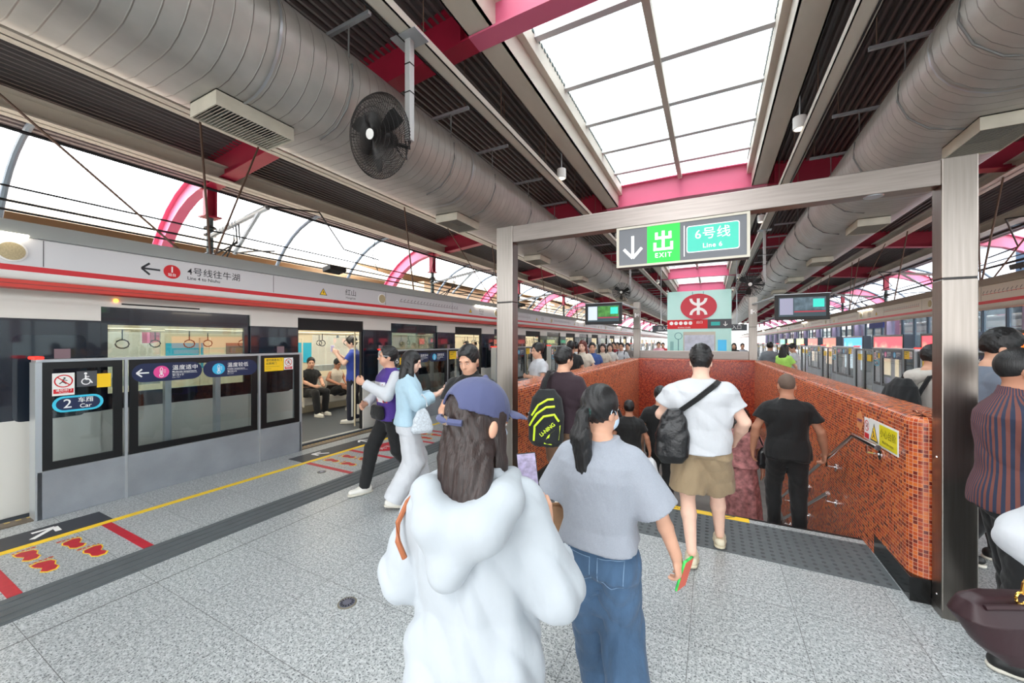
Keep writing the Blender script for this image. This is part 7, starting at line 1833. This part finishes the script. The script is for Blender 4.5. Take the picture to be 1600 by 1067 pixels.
# ---- oncoming crowd along the left platform
wk = dict(kneeL=(-0.09, 0.14, 0.50), ankL=(-0.09, 0.20, 0.09), kneeR=(0.09, 0.0, 0.48), ankR=(0.09, -0.2, 0.13))
def crowd(u, Z, lab, yaw, h, sk, sex, tm, bm, hair='short', hcol='black', kd='pants', sleeve='short', **kw):
    x, y = at(u, Z)
    return person('person', lab, x, y, 0, yaw, h, sk, sex, 0.014 if Z > 7.5 else 0.011, top=dict(mat=tm, hem=0.88, loose=0.02, sleeve=sleeve), bottom=dict(mat=bm, kind=kd, loose=0.012), hair=hair, hcol=hcol, shoes=SH, face=True, **{**wk, **kw})
crowd(892, 8.2, 'man in black T-shirt walking, close behind the man with folded arms', 30, 1.79, 'tan', 'm', c_black, c_navy)
crowd(911, 8.8, 'auburn-haired woman in cream T-shirt walking toward the camera', 178, 1.80, 'fair', 'f', c_cream, c_black, 'long', 'red')
crowd(900, 10.4, 'person in white shirt half hidden behind the auburn-haired woman', 20, 1.76, 'mid', 'm', c_white, c_navy)
J = crowd(925, 9.6, 'man in blue shirt walking behind the auburn-haired woman', 200, 1.75, 'mid', 'm', c_blue, c_navy)
crowd(942, 11.2, 'woman in beige dress, left one of two walking arm in arm', 185, 1.72, 'fair', 'f', c_cream, c_cream, 'long', 'brown', kd='skirt')
crowd(953, 12.0, 'woman in pale blouse, right one of two walking arm in arm', 195, 1.72, 'fair', 'f', cloth('pale_blouse', (0.80, 0.78, 0.76)), c_black, 'bob', 'brown', elbR=(0.26, 0.05, 1.12), wriR=(0.1, 0.24, 1.15))
crowd(959, 14.2, 'person in maroon shirt behind the two women arm in arm', 180, 1.76, 'mid', 'm', cloth('maroon2', (0.50, 0.12, 0.16)), c_navy)
J = crowd(971, 12.3, 'woman in white top with dark backpack straps walking toward the camera', 180, 1.74, 'mid', 'f', c_white, c_black, 'short', 'black', sleeve='long')
for sx in (-1, 1): b = MB(); b.tube([(0.09*sx, -0.10, 1.30), (0.10*sx, 0.0, 1.44), (0.10*sx, 0.09, 1.38), (0.11*sx, 0.13, 1.2), (0.12*sx, 0.06, 1.02)], 0.016, 6); obj('backpack_strap', b, c_navy, parent=J['t'], local=True)
crowd(965, 15.5, 'person in pale grey behind the woman with backpack straps', 180, 1.74, 'mid', 'm', c_greyT, c_navy)
crowd(981, 15.0, 'person in grey-brown shirt next to the far left post', 175, 1.72, 'mid', 'm', cloth('taupe', (0.48, 0.44, 0.42)), c_black)
crowd(1029, 17.0, 'person in pink shirt seen over the parapet left of the station board', 190, 1.76, 'mid', 'm', cloth('pink', (0.86, 0.62, 0.68)), c_navy)
crowd(1036, 19.0, 'person in red shirt just left of the station board', 180, 1.72, 'mid', 'm', cloth('redtop', (0.72, 0.12, 0.16)), c_navy)
crowd(1147, 15.8, 'person with black hair and black top just right of the station board', 170, 1.72, 'mid', 'f', c_black, c_navy, 'bob')
crowd(1160, 16.4, 'person in grey top with dark strap right of the station board', 180, 1.70, 'mid', 'm', c_greyT, c_navy)
# right platform, beyond the stair wall
J = crowd(1203, 11.6, 'person in grey hooded top seen from behind, far right platform', -10, 1.76, 'mid', 'm', c_grey, c_black, sleeve='long')
crowd(1225, 10.0, 'woman in lime green T-shirt with long black hair, right platform', -40, 1.70, 'mid', 'f', cloth('lime', (0.68, 0.90, 0.42)), c_black, 'long', elbR=(0.22, 0.1, 1.13), wriR=(0.1, 0.32, 1.15), elbL=(-0.22, 0.1, 1.13), wriL=(-0.1, 0.32, 1.15))
crowd(1241, 10.9, 'man in white T-shirt looking at his phone beside the lime green shirt', 100, 1.72, 'mid', 'm', c_white, c_navy, hpitch=28, elbR=(0.22, 0.1, 1.13), wriR=(0.1, 0.32, 1.15), elbL=(-0.22, 0.1, 1.13), wriL=(-0.1, 0.32, 1.15))

# ---- passengers inside the train
x, y = at(553, 8.55)
J = person('person', 'student in blue and white sports shirt standing in the open train door', x, y, -0.02, 125, 1.90, 'fair', 'm', 0.010,
    top=dict(mat=cloth('royal', (0.20, 0.30, 0.68)), hem=0.84, loose=0.028, name='sports_shirt', collar=c_white), bottom=dict(mat=c_navy, loose=0.016), hair='tousled', shoes=SH, hpitch=18,
    elbL=(-0.22, 0.12, 1.18), wriL=(-0.10, 0.30, 1.36), hdL=(0.1, 0.5, 0.8), curlL=50, elbR=(0.22, 0.12, 1.18), wriR=(0.05, 0.30, 1.34), hdR=(-0.1, 0.5, 0.8), curlR=50, ankL=(-0.1, 0.04, 0.09), ankR=(0.1, -0.04, 0.09), kneeL=(-0.1, 0.03, 0.5), kneeR=(0.1, 0.02, 0.5))
b = MB(); b.box(-0.185, -0.175, -0.03, 0.0, 0.15, 0.9); obj('side_stripe', b, c_white, parent=J['t'], local=True)
w_ = J['w']((-0.02, 0.40, 1.47)); slab('smartphone', 'phone held up by the student in the train door', w_, (1, 1, 0), (0, 0, 1), 0.075, 0.15, 0.01, M_white, M_screen)
sit = dict(hip=(0, 0.0, 0.52), kneeL=(-0.13, 0.44, 0.52), ankL=(-0.12, 0.42, 0.09), kneeR=(0.13, 0.44, 0.52), ankR=(0.12, 0.50, 0.09), elbL=(-0.24, 0.12, 0.78), wriL=(-0.12, 0.34, 0.66), hdL=(0.3, 1, 0), elbR=(0.24, 0.12, 0.78), wriR=(0.1, 0.36, 0.66), hdR=(-0.3, 1, 0))
person('person', 'seated passenger in black T-shirt and trousers inside the open train door', -8.86, 6.10, -0.02, -90, 1.86, 'mid', 'm', 0.011, top=dict(mat=c_black, hem=0.92, loose=0.02), bottom=dict(mat=c_black, loose=0.014), hair='short', shoes=SH, **{**sit, 'hyaw': -30, 'hpitch': 8, 'lean': 8})
person('person', 'seated passenger in white vest and shorts beside the one in black', -8.86, 6.80, -0.02, -90, 1.80, 'tan', 'm', 0.011, top=dict(mat=c_cream, hem=0.92, loose=0.016, sleeve='none'), bottom=dict(kind='shorts', mat=c_black, loose=0.02), hair='short', shoes=SH, **{**sit, 'hpitch': 28, 'lean': 14, 'kneeR': (0.02, 0.46, 0.60), 'ankR': (-0.20, 0.62, 0.42)})
x, y = at(741, 12.6); person('person', 'standing passenger inside the second open train door, nearer one', x, y, -0.02, 200, 1.84, 'mid', 'm', 0.014, top=dict(mat=cloth('rosetop', (0.75, 0.55, 0.52)), hem=0.86), bottom=dict(mat=c_navy), shoes=SH)
x, y = at(729, 13.6); person('person', 'dark-haired passenger inside the second open train door, farther one', x, y, -0.02, 180, 1.80, 'mid', 'm', 0.014, top=dict(mat=c_black, hem=0.86), bottom=dict(mat=c_navy), shoes=SH)
